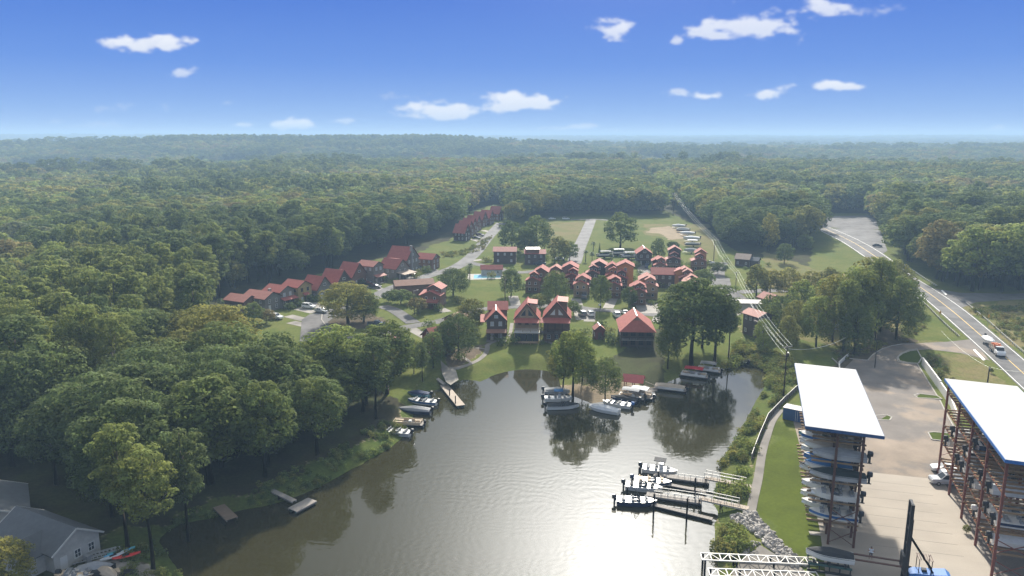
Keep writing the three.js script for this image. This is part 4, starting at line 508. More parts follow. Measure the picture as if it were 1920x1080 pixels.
ribbon('footpath', [[1408, 958], [1414, 930], [1421, 900], [1429, 850], [1438, 818], [1449, 788], [1464, 768]], 1.5, 0.09, M.old_concrete);

// ------------------------------------------------------------------ walls and the fence along the bank
{
  const g = thing('retaining_wall', 'long white stepped retaining wall beside the boat yard', 'wall'); const c = pxPoly([[1729, 684], [1762, 731], [1783, 762], [1794, 792]]), hs = [2.2, 2.0, 1.8];
  for (let i = 0; i < 3; i++) { const [a, b] = [c[i], c[i + 1]]; new MB().bar([a[0], 1.6 + hs[i] / 2 - 0.1, a[1]], [b[0], 1.6 + hs[i] / 2 - 0.1, b[1]], 0.35, hs[i] + 0.2).build('wall_panel', M.trim_white, g); }
  const l = thing('low_wall', 'low white angled wall beside the marina entrance', 'wall'), q = pxPoly([[1574, 700], [1573, 684], [1591, 667]]); for (let i = 0; i < 2; i++) new MB().bar([q[i][0], 2.0, q[i][1]], [q[i + 1][0], 2.0, q[i + 1][1]], 0.3, 1.3).build('wall_panel', M.trim_white, l);
  const f = thing('bank_fence', 'dark timber retaining fence with pale rail above the lake bank', 'fence'), r = pxPoly([[1409, 862], [1424, 822], [1440, 785], [1470, 754], [1500, 726], [1520, 706]]);
  for (let i = 0; i + 1 < r.length; i++) { const [a, b] = [r[i], r[i + 1]], L = Math.hypot(b[0] - a[0], b[1] - a[1]), n = Math.round(L / 1.6); for (let k = 0; k < n; k++) { const p = (t) => [lerp(a[0], b[0], t), lerp(a[1], b[1], t)], u = p(k / n), v = p((k + 0.97) / n); new MB().bar([u[0], 2.05, u[1]], [v[0], 2.05, v[1]], 0.08, 1.2).build('board', M.dark_log, f); new MB().box(u[0], 2.05, u[1], 0.14, 1.4, 0.14).build('post', M.grey_wood, f); } new MB().bar([a[0], 2.78, a[1]], [b[0], 2.78, b[1]], 0.09, 0.08).build('rail', M.trim_white, f); }
}
// ------------------------------------------------------------------ dry-stack racks: local +x across, -z along the row
function rack(label, O, len, wid, roofY, lines, bays, levels, opt) {
  const g = thing('dry_stack_rack', label, 'boat rack', [O[0], 1.66, O[1]], opt.yaw), H = roofY - 1.66;
  const rf = new MB(); rf.hex([[-0.4, H, 1.2], [wid, H - 0.25, 1.2], [wid, H - 0.25, -len], [-0.4, H, -len], [-0.4, H + 0.14, 1.2], [wid, H - 0.11, 1.2], [wid, H - 0.11, -len], [-0.4, H + 0.14, -len]]); const R = rf.build('roof', M.roof_white, g);
  for (const [a, b] of [[[-0.4, 1.23], [wid, 1.23]], [[-0.43, 1.2], [-0.43, -len]], [[wid + 0.03, 1.2], [wid + 0.03, -len]], [[-0.4, -len - 0.03], [wid, -len - 0.03]]]) { const y = (x) => H - 0.12 - 0.25 * (x + 0.4) / (wid + 0.4); new MB().bar([a[0], y(a[0]), a[1]], [b[0], y(b[0]), b[1]], 0.08, 0.44).build('fascia', M[opt.fascia], R); }
  const nz = bays, dz = (len - 0.5) / nz, gPost = cached('rpost' + H, () => new MB().box(0, (H - 0.4) / 2, 0, 0.32, H - 0.4, 0.32).geo()), add = (name, geo, m, x, y, z) => { const o = new THREE.Mesh(geo, m); o.name = name; o.position.set(x, y, z); o.castShadow = o.receiveShadow = true; g.add(o); return o; };
  for (const x of lines) for (let i = 0; i <= nz; i++) add('post', gPost, M[opt.steel], x, 0, -i * dz);
  const gBeam = cached('rbeam' + len, () => new MB().box(0, 0, -(len - 0.5) / 2, 0.16, 0.26, len - 0.5).geo()), x0 = opt.x0, x1 = opt.x1, gBunk = cached('rbunk' + x0 + x1, () => new MB().box((x0 + x1) / 2, 0.2, 0, x1 - x0, 0.24, 0.22).geo());
  for (const y of levels) { for (const x of lines) add('beam', gBeam, M[opt.beam], x + 0.24, y - 0.14, 0); for (let i = 0; i < nz; i++) for (const k of opt.bunks) add('bunk', gBunk, M.timber, 0, y, -(i + k) * dz); }
  for (let i = 0; i <= nz; i++) for (let k = 0; k + 1 < lines.length; k++) add('rafter', cached('rraft' + lines[k] + lines[k + 1], () => new MB().box(0, 0, 0, lines[k + 1] - lines[k], 0.3, 0.18).geo()), M[opt.steel], (lines[k] + lines[k + 1]) / 2, H - 0.62, -i * dz);
  for (const i of opt.braced) for (let k = 0; k + 1 < lines.length; k++) { const z = -i * dz, a = lines[k], b = lines[k + 1]; new MB().bar([a, 0.3, z], [b, levels[0] - 0.4, z], 0.1, 0.1).build('brace', M[opt.steel], g); new MB().bar([b, 0.3, z + 0.12], [a, levels[0] - 0.4, z + 0.12], 0.1, 0.1).build('brace', M[opt.steel], g); new MB().bar([a, levels[0] + 0.6, z], [b, levels[1] - 0.4, z], 0.1, 0.1).build('brace', M[opt.steel], g); new MB().bar([b, levels[0] + 0.6, z + 0.12], [a, levels[1] - 0.4, z + 0.12], 0.1, 0.1).build('brace', M[opt.steel], g); }
  g.updateMatrixWorld(true); g.userData.dz = undefined; return { g, dz, at: (x, y, z) => g.localToWorld(new THREE.Vector3(x, y, z)) };
}
const YA = Math.atan2(-0.304, 0.952);
const rackA = rack('tall open boat storage rack under a white roof beside the lawn', [42.3, -100.6], 30.2, 9.7, 19.7, [4.0, 7.4], 10, [2.9, 6.0, 9.1, 12.2, 15.3], { yaw: YA, fascia: 'fascia_blue', steel: 'dark_steel', beam: 'timber', x0: 0.9, x1: 7.9, bunks: [0.25, 0.72], braced: [0, 5, 10] });
const rackB = rack('tall orange steel boat storage rack beside the parked cars', [64.6, -91.2], 33.5, 10.4, 18.9, [0.2, 4.6, 9.0], 4, [2.9, 5.9, 8.9, 11.9, 14.9], { yaw: Math.atan2(-0.313, 0.95), fascia: 'bright_blue', steel: 'rust_steel', beam: 'orange_steel', x0: 0.1, x1: 9.4, bunks: [0.1, 0.28, 0.44, 0.6, 0.78, 0.93], braced: [0, 4] });
{
  const B = [ // bay, level, label, options
    [0, 0, 'white open bowrider with blue trim on the lowest rack level', { hull: 'gel_white', band: 'gel_blue', key: 'r1' }], [0, 1, 'white runabout with dark bow cover in the rack above the blue-trimmed bowrider', { hull: 'gel_white', tower: 1, key: 'r2' }], [0, 2, 'large boat under a black-green cover with its outboard hanging out of the rack', { hull: 'gel_grey', cover: 'cover_green', L: 7.6, B: 2.5, key: 'r3' }], [0, 3, 'grey boat with dark cockpit high in the rack under the white roof', { hull: 'gel_grey', cover: 'cover_grey', L: 7.2, key: 'r4' }],
    [1, 0, 'white center console with blue seat covers in the rack beside the lawn', { hull: 'gel_white', deck: 'gel_white', key: 'r5' }], [1, 1, 'white runabout with pale cockpit in the second rack bay', { hull: 'gel_white', key: 'r6' }], [1, 2, 'white boat with light blue bow in the second rack bay', { hull: 'gel_white', cover: 'cover_blue', key: 'r7' }], [2, 2, 'blue and white boat in the third rack bay', { hull: 'gel_blue', key: 'r8' }], [2, 3, 'white boat with blue stripe high in the third rack bay', { hull: 'gel_white', band: 'gel_blue', key: 'r9', L: 7.4 }],
    [3, 2, 'white boat with pale deck in the fourth rack bay', { hull: 'gel_white', key: 'r10', L: 7.2 }], [4, 2, 'white cuddy boat with small cabin in the fifth rack bay', { hull: 'gel_white', cover: 'cover_white', key: 'r11', L: 7.2 }], [1, 3, 'white boat under a tan cover high in the second rack bay', { hull: 'gel_white', cover: 'cover_tan', key: 'r12' }], [2, 0, 'white open boat low in the third rack bay', { hull: 'gel_white', key: 'r13' }], [3, 1, 'white boat with black cover in the fourth rack bay', { hull: 'gel_white', cover: 'cover_black', key: 'r14' }], [5, 2, 'white bowrider in the sixth rack bay', { hull: 'gel_white', band: 'gel_teal', key: 'r15', L: 7.2 }]];
  const lv = [2.9, 6.0, 9.1, 12.2, 15.3];
  for (const [b, l, label, o] of B) { const p = rackA.at(4.5 + (o.L ? 0.1 : 0.0) - (b > 0 ? 0.9 + 0.2 * (l % 2) : 0), lv[l] + 0.33, -(b + 0.48) * rackA.dz); boat(o, p, YA + Math.PI, 'rack_boat', label, 'boats in the rack beside the lawn'); }
  const C = [[0, 0.35, 0, { hull: 'gel_white', cover: 'cover_white', key: 's1', L: 6.2 }, 'boat under a pale grey cover at ground level of the orange rack'], [0, 0.3, 1, { band: 'gel_navy', key: 's2', L: 7.2 }, 'white boat with long navy stripe in the orange rack'], [0, 0.72, 1, { key: 's3', L: 6 }, 'white open boat with green-black outboard in the orange rack'], [0, 0.72, 2, { cover: 'cover_white', key: 's4', L: 6.6 }, 'boat under a crumpled silver cover in the orange rack'], [1, 0.2, 2, { hull: 'gel_grey', tower: 1, key: 's5', L: 7 }, 'grey boat with a tow tower in the orange rack'], [1, 0.3, 0, { key: 's6', L: 6 }, 'white skiff with white outboard low in the orange rack'], [1, 0.7, 1, { key: 's7', L: 6.2, ttop: 'cover_white' }, 'white center console with white top in the orange rack'], [2, 0.3, 2, { hull: 'gel_white', band: 'gel_black', key: 's8', L: 7.4 }, 'white cruiser with black windows in the orange rack'], [2, 0.75, 1, { key: 's9', L: 6.2 }, 'white bay boat with black outboard in the orange rack'], [2, 0.4, 1, { hull: 'gel_white', cover: 'cover_grey', key: 's10', L: 6.4 }, 'covered grey boat behind the parked cars in the orange rack'], [3, 0.3, 2, { key: 's11', L: 6.4 }, 'white boat with dark outboard at the far end of the orange rack'], [3, 0.7, 1, { hull: 'gel_white', cover: 'cover_tan', key: 's12', L: 6.4 }, 'tan covered boat at the far end of the orange rack'], [1, 0.75, 3, { hull: 'gel_navy', key: 's13', L: 7 }, 'navy boat high in the orange rack under the blue-edged roof']];
  for (const [b, f, l, o, label] of C) { const p = rackB.at(o.L / 2 + 0.55, [2.9, 5.9, 8.9, 11.9][l] + 0.33, -(b + f) * rackB.dz); boat({ engine: o.key === 's6' ? 'gel_white' : 'black_plastic', ...o }, p, Math.atan2(-0.313, 0.95), 'rack_boat', label, 'boats in the orange rack'); }
}
// ------------------------------------------------------------------ blue storage container
{
  const a = G(1467, 786), b = G(1513, 796), dx = b.x - a.x, dz = b.z - a.z, L = Math.hypot(dx, dz), g = thing('storage_container', 'blue steel storage container with ribbed pale roof beside the rack', 'container', [(a.x + b.x) / 2, 1.6, (a.z + b.z) / 2], Math.atan2(-dz, dx));
  new MB().box(0, 1.35, -1.3, L, 2.5, 2.6).build('body', M.container_blue, g); const r = new MB().box(0, 2.64, -1.3, L + 0.16, 0.08, 2.8).build('roof', M.pale_metal, g); for (let i = 0; i <= 12; i++) new MB().box(-L / 2 + i * L / 12, 2.71, -1.3, 0.09, 0.07, 2.8).build('roof_rib', M.galv, r);
  for (let i = 0; i < 22; i++) new MB().box(-L / 2 + (i + 0.5) * L / 22, 1.35, 0.025, 0.1, 2.4, 0.05).build('wall_rib', M.container_blue, g); for (const x of [0.12, 0.5]) new MB().box(x, 1.3, 0.08, 0.05, 2.2, 0.05).build('lock_bar', M.trim_white, g);
}
// ------------------------------------------------------------------ forklift, boat on its forks, launch trusses
{
  const p = G(1693, 1090), g = thing('marina_forklift', 'blue marina forklift with a tall black mast and long forks', 'forklift', [p.x, 1.66, p.z], YA);
  for (const z of [-0.75, 0.75]) new MB().box(0, 5.8, z, 0.42, 11.2, 0.3).build('mast_rail', M.black_plastic, g); for (const y of [1.2, 3.4, 5.6, 7.8, 9.8, 11.3]) new MB().box(0, y, 0, 0.3, 0.28, 1.4).build('mast_crossbar', M.black_plastic, g);
  for (const z of [-0.35, 0.35]) new MB().cyl([0.3, 0.6, z], [0.3, 9.2, z], 0.11, 0.11, 8).build('lift_cylinder', M.galv, g); for (const z of [-0.55, 0.55]) new MB().cyl([0.25, 6.6, z], [3.3, 2.1, z], 0.1, 0.1, 8).build('tilt_cylinder', M.black_plastic, g);
  new MB().box(-0.35, 3.0, 0, 0.28, 2.1, 1.9).build('carriage', M.black_plastic, g); for (const z of [-0.9, 0.55]) new MB().box(-3.9, 2.35, z, 7.2, 0.16, 0.26).build('fork', M.dark_steel, g);
  const b = new MB(); b.loft([[0.5, 0.9], [1.2, 1.15], [3.4, 1.25], [4.9, 1.25], [5.4, 0.85]].map(([x, w], i) => { const h = [1.3, 1.6, 1.75, 2.0, 1.7][i]; return [[x, 0.5, w], [x, h, w], [x, h + 0.25, w * 0.72], [x, h + 0.25, -w * 0.72], [x, h, -w], [x, 0.5, -w]]; })); b.build('body', M.bright_blue, g);
  new MB().box(2.3, 2.0, 0, 0.6, 0.5, 0.6).build('seat', M.black_plastic, g); const c = new MB(); for (const x of [1.5, 3.0]) for (const z of [-0.8, 0.8]) c.cyl([x, 1.7, z], [x, 3.9, z], 0.05, 0.05, 6); c.build('cab_frame', M.dark_steel, g); const rg = new MB(); for (let i = 0; i < 7; i++) rg.box(1.4 + i * 0.28, 3.92, 0, 0.07, 0.06, 1.8); rg.build('cab_roof', M.dark_steel, g);
  for (const [x, r] of [[0.9, 0.75], [4.5, 0.6]]) for (const z of [-1.25, 1.25]) { const t = new MB().cyl([x, r, z - 0.28], [x, r, z + 0.28], r, r, 16).build('wheel', M.rubber, g); new MB().cyl([x, r, z - 0.3], [x, r, z + 0.3], r * 0.5, r * 0.5, 10).build('hub', M.galv, t); }
  g.updateMatrixWorld(true); const q = g.localToWorld(new THREE.Vector3(-6.9 - 3.1, 2.42, -0.15)), bp = G(1553, 1068);
  boat({ hull: 'gel_white', cover: 'cover_black', band: 'gel_white', L: 6.1, engine: null, key: 'fork' }, [bp.x, 3.0, bp.z], YA + Math.PI, 'fork_boat', 'white boat with black cover sitting on the launch cradle', null);
  const cr = thing('launch_cradle', 'black and green steel launch cradle under the white boat', 'cradle', [bp.x, 1.66, bp.z], YA); for (const z of [-1.1, 1.1]) { new MB().box(0, 1.1, z, 5.6, 0.24, 0.22).build('beam', M.green_pipe, cr); new MB().box(0, 0.14, z, 5.6, 0.24, 0.3).build('skid', M.black_plastic, cr); } for (const x of [-2.6, -1.3, 0, 1.3, 2.6]) for (const z of [-1.1, 1.1]) new MB().box(x, 0.6, z, 0.16, 0.9, 0.16).build('post', M.black_plastic, cr); for (const x of [-2, 0, 2]) new MB().box(x, 1.29, 0, 0.3, 0.13, 2.4).build('bunk', M.black_plastic, cr);
  const T = (label, A, B) => { const a = atY(...A, 2.3), e = atY(...B, 2.3), L = Math.hypot(e.x - a.x, e.z - a.z), t = thing('launch_truss', label, 'truss', [a.x, 2.3, a.z], head(e.x - a.x, e.z - a.z)), n = 12, W = 1.75; for (const z of [0, W]) new MB().box(L / 2, 0, z, L, 0.16, 0.16).build('chord', M.truss_white, t); for (let i = 0; i <= n; i++) { const x = L * i / n; new MB().box(x, 0.002, W / 2, 0.12, 0.12, W - 0.16).build('strut', M.truss_white, t); if (i < n) { const y = (i % 2) ? [0.08, W - 0.08] : [W - 0.08, 0.08]; new MB().bar([x + 0.06, 0.004, y[0]], [x + L / n - 0.06, 0.004, y[1]], 0.09, 0.09).build('diagonal', M.truss_white, t); } } for (const x of [0.4, L * 0.3, L * 0.62]) for (const z of [0, W]) new MB().cyl([x, -4.2, z], [x, -0.08, z], 0.15, 0.15, 8).build('pile', M.piling, t); };
  T('white lattice launch runway over the water beside the planted bank', [1313, 1037], [1527, 1046]); T('white lattice launch runway over the water beside the launch cradle', [1327, 1066], [1530, 1073]);
  patch('launch_ramp', [[1425, 1022], [1458, 1042], [1500, 1062], [1530, 1090], [1400, 1130], [1372, 1075], [1392, 1048]].map(([x, y]) => GX(x, y)), 0.02, M.old_concrete);
}
// ------------------------------------------------------------------ the man on the apron
{
  const N = 56, mc = new MarchingCubes(N, new THREE.MeshBasicMaterial(), false, false, 60000), bones = [[[0, 1.42, 0], [0, 0.98, 0], 0.165, 0.14], [[-0.17, 1.42, 0], [0.17, 1.42, 0], 0.075, 0.075], [[0, 1.5, 0], [0, 1.58, 0.01], 0.06, 0.06], [[0, 1.64, 0.015], [0, 1.7, 0.0], 0.095, 0.1], [[0.1, 0.95, 0], [0.13, 0.5, 0.03], 0.092, 0.065], [[0.13, 0.5, 0.03], [0.15, 0.08, 0], 0.062, 0.045], [[-0.1, 0.95, 0], [-0.13, 0.5, 0.03], 0.092, 0.065], [[-0.13, 0.5, 0.03], [-0.15, 0.08, 0], 0.062, 0.045], [[0.15, 0.05, 0], [0.17, 0.04, 0.17], 0.05, 0.045], [[-0.15, 0.05, 0], [-0.17, 0.04, 0.17], 0.05, 0.045], [[0.22, 1.4, 0], [0.4, 1.14, -0.04], 0.058, 0.046], [[0.4, 1.14, -0.04], [0.22, 1.0, 0.08], 0.045, 0.035], [[-0.22, 1.4, 0], [-0.4, 1.14, -0.04], 0.058, 0.046], [[-0.4, 1.14, -0.04], [-0.22, 1.0, 0.08], 0.045, 0.035], [[0.22, 1.0, 0.08], [0.15, 0.97, 0.14], 0.035, 0.03], [[-0.22, 1.0, 0.08], [-0.15, 0.97, 0.14], 0.035, 0.03]];
  let s = 0; for (let k = 0; k < N; k++) for (let j = 0; j < N; j++) for (let i = 0; i < N; i++) { const x = (i / (N / 2) - 1), y = (j / (N / 2) - 1) + 0.9, z = (k / (N / 2) - 1); let acc = 0; for (const [a, b, ra, rb] of bones) { const d = [b[0] - a[0], b[1] - a[1], b[2] - a[2]], t = clamp(((x - a[0]) * d[0] + (y - a[1]) * d[1] + (z - a[2]) * d[2]) / (d[0] ** 2 + d[1] ** 2 + d[2] ** 2), 0, 1), q = Math.hypot(x - a[0] - t * d[0], y - a[1] - t * d[1], z - a[2] - t * d[2]) - lerp(ra, rb, t); acc += Math.exp(-q * 45); } mc.field[s++] = Math.log(acc) / 45; }
  mc.isolation = 0; mc.update(); const cnt = mc.count, P = new Float32Array(cnt * 3), Nn = new Float32Array(cnt * 3), C = new Float32Array(cnt * 3);
  for (let i = 0; i < cnt; i++) { for (let k = 0; k < 3; k++) { P[i * 3 + k] = mc.positionArray[i * 3 + k] + (k === 1 ? 0.9 : 0); Nn[i * 3 + k] = mc.normalArray[i * 3 + k]; } const y = P[i * 3 + 1], x = Math.abs(P[i * 3]), c = y > 1.69 ? [0.02, 0.02, 0.03] : y > 1.5 ? [0.34, 0.2, 0.14] : y < 0.07 ? [0.03, 0.03, 0.03] : y < 0.52 ? [0.3, 0.18, 0.12] : y < 0.97 && x < 0.24 ? [0.03, 0.035, 0.06] : x > 0.3 ? [0.34, 0.2, 0.14] : [0.62, 0.66, 0.72]; C.set(c, i * 3); }
  const g = new THREE.BufferGeometry(); g.setAttribute('position', new THREE.BufferAttribute(P, 3)); g.setAttribute('normal', new THREE.BufferAttribute(Nn, 3)); g.setAttribute('color', new THREE.BufferAttribute(C, 3));
  const m = new THREE.Mesh(g, mat('clothes', [1, 1, 1], 0.85, { vertexColors: true })); m.castShadow = true; const p = G(1632, 1048); m.position.set(p.x, 1.662, p.z); m.scale.setScalar(1.03); m.rotation.y = -0.4; top(m, 'person', 'person in a pale shirt and dark shorts standing hands on hips on the concrete', 'person');
}
// ------------------------------------------------------------------ docks, gangways and the boats tied to them
function pier(name, label, A, B, w, y, material, o = {}) { const L = Math.hypot(B.x - A.x, B.z - A.z), g = thing(name, label, o.cat ?? 'dock', [A.x, y, A.z], head(B.x - A.x, B.z - A.z)), n = Math.round(L / (o.plank ?? 0.5)); for (let i = 0; i < n; i++) { const m = new MB().box((i + 0.5) * L / n, -0.05, 0, L / n - 0.025, 0.1, w); m.build('plank', material, g); } for (const z of [-w / 2 + 0.12, w / 2 - 0.12]) new MB().box(L / 2, -0.2, z, L, 0.2, 0.14).build('stringer', M[o.str ?? 'grey_wood'], g); if (o.float) for (const z of [-w * 0.3, w * 0.3]) new MB().cyl([0.2, -0.42, z], [L - 0.2, -0.42, z], 0.3, 0.3, 8).build('float', M.green_pipe, g); if (o.legs) for (const x of o.legs) for (const z of [-w / 2, w / 2]) new MB().cyl([x * L, -y - 1.6, z], [x * L, o.legTop ?? -0.1, z], 0.1, 0.1, 7).build('pile', M.piling, g); if (o.rails) for (const z of o.both === false ? [-w / 2] : [-w / 2, w / 2]) { const m = new MB(), r0 = o.rails[0] * L, r1 = o.rails[1] * L, k = Math.max(1, Math.round((r1 - r0) / 1.1)); m.box((r0 + r1) / 2, 1.05, z, r1 - r0, 0.09, 0.09); m.box((r0 + r1) / 2, 0.55, z, r1 - r0, 0.06, 0.06); for (let i = 0; i <= k; i++) m.box(lerp(r0, r1, i / k), 0.5, z, 0.07, 1.05, 0.07); m.build('railing', M.truss_white, g); } return g; }
{
  const W = (x, y, h = 0.55) => atY(x, y, h);
  pier('gangway', 'upper pale gangway with white handrails leading to the floating dock', W(1411, 911, 1.65), W(1322, 899, 1.1), 1.3, 1.55, M.pale_wood, { rails: [0.15, 1], legs: [0.55, 0.98], cat: 'gangway', str: 'truss_white' });
  pier('gangway', 'lower pale gangway with white handrails beside the stone riprap', W(1404, 951, 1.65), W(1311, 937, 1.1), 1.3, 1.5, M.pale_wood, { rails: [0.2, 1], legs: [0.55, 0.98], cat: 'gangway', str: 'truss_white' });
  pier('floating_dock', 'floating dock on green pipes at the end of the upper gangway', W(1330, 903), W(1226, 889), 1.5, 0.6, M.grey_wood, { float: 1, rails: [0, 0.55], both: false });
  pier('floating_dock', 'narrow slip finger on dark pipes between the two gangways', W(1324, 921), W(1248, 906), 0.9, 0.5, M.grey_wood, { float: 1 });
  pier('floating_dock', 'floating dock with wire railing at the end of the lower gangway', W(1316, 941), W(1212, 926), 1.5, 0.6, M.grey_wood, { float: 1, rails: [0, 0.85] });
  pier('floating_dock', 'slip finger with dark pipe floats beside the navy bowrider', W(1336, 972), W(1222, 944), 0.9, 0.5, M.grey_wood, { float: 1 });
  for (const [x, y0, y1] of [[1198, 893, 876], [1234, 899, 883], [1302, 937, 895], [1176, 931, 913], [1225, 967, 924], [1287, 978, 933]]) { const b = atY(x, y0, 0), h = topY(b, y1); top(new MB().cyl([b.x, -1.8, b.z], [b.x, h * 0.92, b.z], 0.15, 0.14, 9).cyl([b.x, h * 0.92, b.z], [b.x, h, b.z], 0.16, 0.03, 9).build('p', M.piling), 'dock_piling', 'dark pointed steel piling standing in the water beside the slips', 'piling', 'pilings of the boat slips'); }
  const D = head(0.96, 0.2), dock = (x, y, o, label, t = D) => boat(o, atY(x, y, 0), t, 'moored_boat', label, null, -0.28);
  dock(1237, 887, { ttop: 'cover_black', L: 6.2, shield: false, key: 'd1' }, 'white center console with black top moored at the upper slip', head(0.95, 0.32)); dock(1224, 909, { hull: 'gel_white', band: 'gel_navy', deck: 'gel_white', L: 6.4, engine: 'gel_navy', seat: 'vinyl_tan', key: 'd2' }, 'white boat with tan seats moored between the two docks'); dock(1207, 919, { tower: 1, L: 6.2, seat: 'cover_black', key: 'd3', band: 'gel_grey' }, 'pale boat with dark folded canopy moored beside the wire-railed dock', head(0.96, 0.26)); dock(1194, 946, { hull: 'gel_navy', tower: 1, L: 6.6, key: 'd4' }, 'navy hulled bowrider with tow tower moored at the lower slip', head(0.98, 0.12));
}
// stones of the riprap and plants of the banks
{
  const geo = new THREE.IcosahedronGeometry(0.5, 0), p = geo.attributes.position; for (let i = 0; i < p.count; i++) { const a = p.getX(i) * 91.7 + p.getY(i) * 47.3 + p.getZ(i) * 13.9, k = 0.8 + 0.4 * Math.abs(Math.sin(a)); p.setXYZ(i, p.getX(i) * k * 1.2, p.getY(i) * k * 0.8, p.getZ(i) * k); } geo.computeVertexNormals();
  const zone = pxPoly([[1370, 955], [1404, 958], [1418, 962], [1432, 985], [1458, 1010], [1490, 1040], [1512, 1062], [1480, 1062], [1440, 1026], [1412, 998], [1388, 978], [1372, 972]]), zone2 = pxPoly([[1402, 1014], [1425, 1020], [1408, 1034], [1396, 1036]]), r = rng(401), L = [];
  const bx = [25, 45], bz = [-115, -90]; for (let i = 0; i < 5200; i++) { const x = lerp(...bx, r()), z = lerp(...bz, r()); if (inPoly(zone, x, z) || inPoly(zone2, x, z)) L.push([x, z, 0.35 + 0.55 * r(), r()]); }
  const im = new THREE.InstancedMesh(geo, M.stone, L.length), o = new THREE.Object3D(), c = new THREE.Color(); L.forEach(([x, z, s, q], i) => { o.position.set(x, ground(x, z) + s * 0.12, z); o.rotation.set(q * 6, q * 17, q * 31); o.scale.setScalar(s); o.updateMatrix(); im.setMatrixAt(i, o.matrix); const v = 0.7 + 0.9 * ((q * 7) % 1); im.setColorAt(i, c.setRGB(v, v * 0.97, v * 0.92)); }); im.castShadow = im.receiveShadow = true; top(im, 'riprap_stones', 'grey stone riprap between the footpath and the lake bank', 'stones', null, 'stuff');
}
function scatterPlants(name, label, polys, n, seed, size, tones, geoSeed, dens = 1) {
  const geo = leafGeo(geoSeed, broadLobes(geoSeed, 1.5, 0.95, 0.0, 7, 0.5).map((l) => [l[0], Math.max(0.2, l[1]), l[2], l[3], 0.9]), 150, 0.34), m = leafMats.white ?? leafMat('white', [1, 1, 1], 0.45), r = rng(seed), L = [], o = new THREE.Object3D(), c = new THREE.Color();
  for (const px of polys) { const poly = pxPoly(px), xs = poly.map((p) => p[0]), zs = poly.map((p) => p[1]), x0 = Math.min(...xs), x1 = Math.max(...xs), z0 = Math.min(...zs), z1 = Math.max(...zs), cnt = Math.min(n, (x1 - x0) * (z1 - z0) * dens); for (let i = 0; i < cnt; i++) { const x = lerp(x0, x1, r()), z = lerp(z0, z1, r()); if (inPoly(poly, x, z) && ground(x, z) > 0.05 && fbm(x / 6 + 3, z / 6, 2) > 0.36) L.push([x, z, size[0] + (size[1] - size[0]) * r() * r(), r(), tones[Math.floor(r() * tones.length)]]); } }
  const im = new THREE.InstancedMesh(geo, m, L.length); L.forEach(([x, z, s, q, t], i) => { o.position.set(x, ground(x, z) - 0.05, z); o.rotation.set(0, q * 6.28, 0); o.scale.set(s * (0.9 + 0.5 * q), s, s * (1.3 - 0.4 * q)); o.updateMatrix(); im.setMatrixAt(i, o.matrix); const k = 0.8 + 0.4 * q; im.setColorAt(i, c.setRGB(TONES[t][0] * k, TONES[t][1] * k, TONES[t][2] * k)); }); im.castShadow = im.receiveShadow = true; top(im, name, label, 'plants', null, 'stuff');
}
scatterPlants('bank_shrubs', 'bright green shrubs and weeds along the marina bank', [[[1345, 868], [1362, 848], [1380, 818], [1398, 788], [1420, 750], [1436, 722], [1470, 730], [1462, 752], [1437, 775], [1412, 848], [1400, 895], [1352, 888]], [[1352, 905], [1400, 918], [1396, 932], [1345, 925]], [[1343, 948], [1366, 960], [1382, 980], [1404, 1002], [1398, 1030], [1350, 1034], [1340, 1000]], [[1358, 680], [1385, 640], [1440, 660], [1500, 690], [1498, 720], [1440, 720], [1436, 700], [1400, 682]]], 2600, 11, [0.7, 1.5], ['fresh', 'fresh', 'yellow', 'mid', 'olive'], 4100, 1.0);
scatterPlants('shore_weeds', 'low leafy weeds along the wooded lake shore', [[[330, 985], [400, 968], [500, 945], [600, 910], [690, 860], [760, 812], [760, 780], [700, 800], [620, 850], [500, 905], [380, 940], [300, 975]], [[230, 1090], [215, 1030], [290, 1000], [330, 1050], [345, 1090]], [[862, 714], [905, 718], [950, 699], [1040, 698], [1046, 690], [985, 686], [940, 690], [905, 706], [866, 708]], [[1046, 700], [1062, 738], [1110, 756], [1110, 748], [1070, 735], [1056, 700]], [[1230, 728], [1285, 706], [1375, 692], [1375, 684], [1290, 696], [1235, 716]]], 3200, 12, [0.35, 0.85], ['mid', 'olive', 'fresh', 'deep'], 4200, 1.1);
scatterPlants('meadow_scrub', 'rough scrub and tall weeds on the verges of the highway', [[[1812, 580], [1920, 575], [2000, 620], [1960, 690], [1900, 640]], [[1740, 665], [1775, 690], [1800, 740], [1815, 770], [1800, 775], [1770, 735], [1735, 685]], [[1560, 660], [1660, 640], [1712, 640], [1660, 648], [1620, 670], [1580, 676]], [[870, 470], [925, 440], [905, 470], [840, 485], [800, 480]], [[1690, 560], [1712, 575], [1740, 610], [1700, 640]]], 1500, 13, [0.4, 1.1], ['olive', 'yellow', 'rust', 'mid', 'olive'], 4300, 0.5);
// ------------------------------------------------------------------ streets, drives and paths of the village
const streets = [['street', [[940, 418], [915, 445], [882, 483], [850, 503], [800, 518], [745, 537], [712, 552], [668, 570], [620, 588], [598, 602]], 6.5], ['lakeside_street', [[600, 628], [650, 632], [700, 626], [760, 614], [830, 601], [862, 590], [905, 580], [955, 576], [1010, 574], [1070, 575], [1110, 580], [1165, 584], [1240, 592]], 4.6], ['cross_street', [[878, 492], [925, 502], [975, 511], [1030, 504], [1058, 499], [1078, 490]], 5], ['hill_street', [[1109, 411], [1097, 440], [1086, 465], [1076, 494]], 6.6], ['field_lane', [[1070, 412], [1109, 411], [1140, 413]], 4], ['east_street', [[1352, 492], [1345, 512], [1352, 535], [1375, 552], [1400, 572], [1412, 592]], 6], ['back_lane', [[1385, 548], [1440, 545], [1500, 545], [1570, 541]], 5.5], ['garden_lane', [[715, 574], [735, 580], [755, 592], [775, 606]], 4.6]];
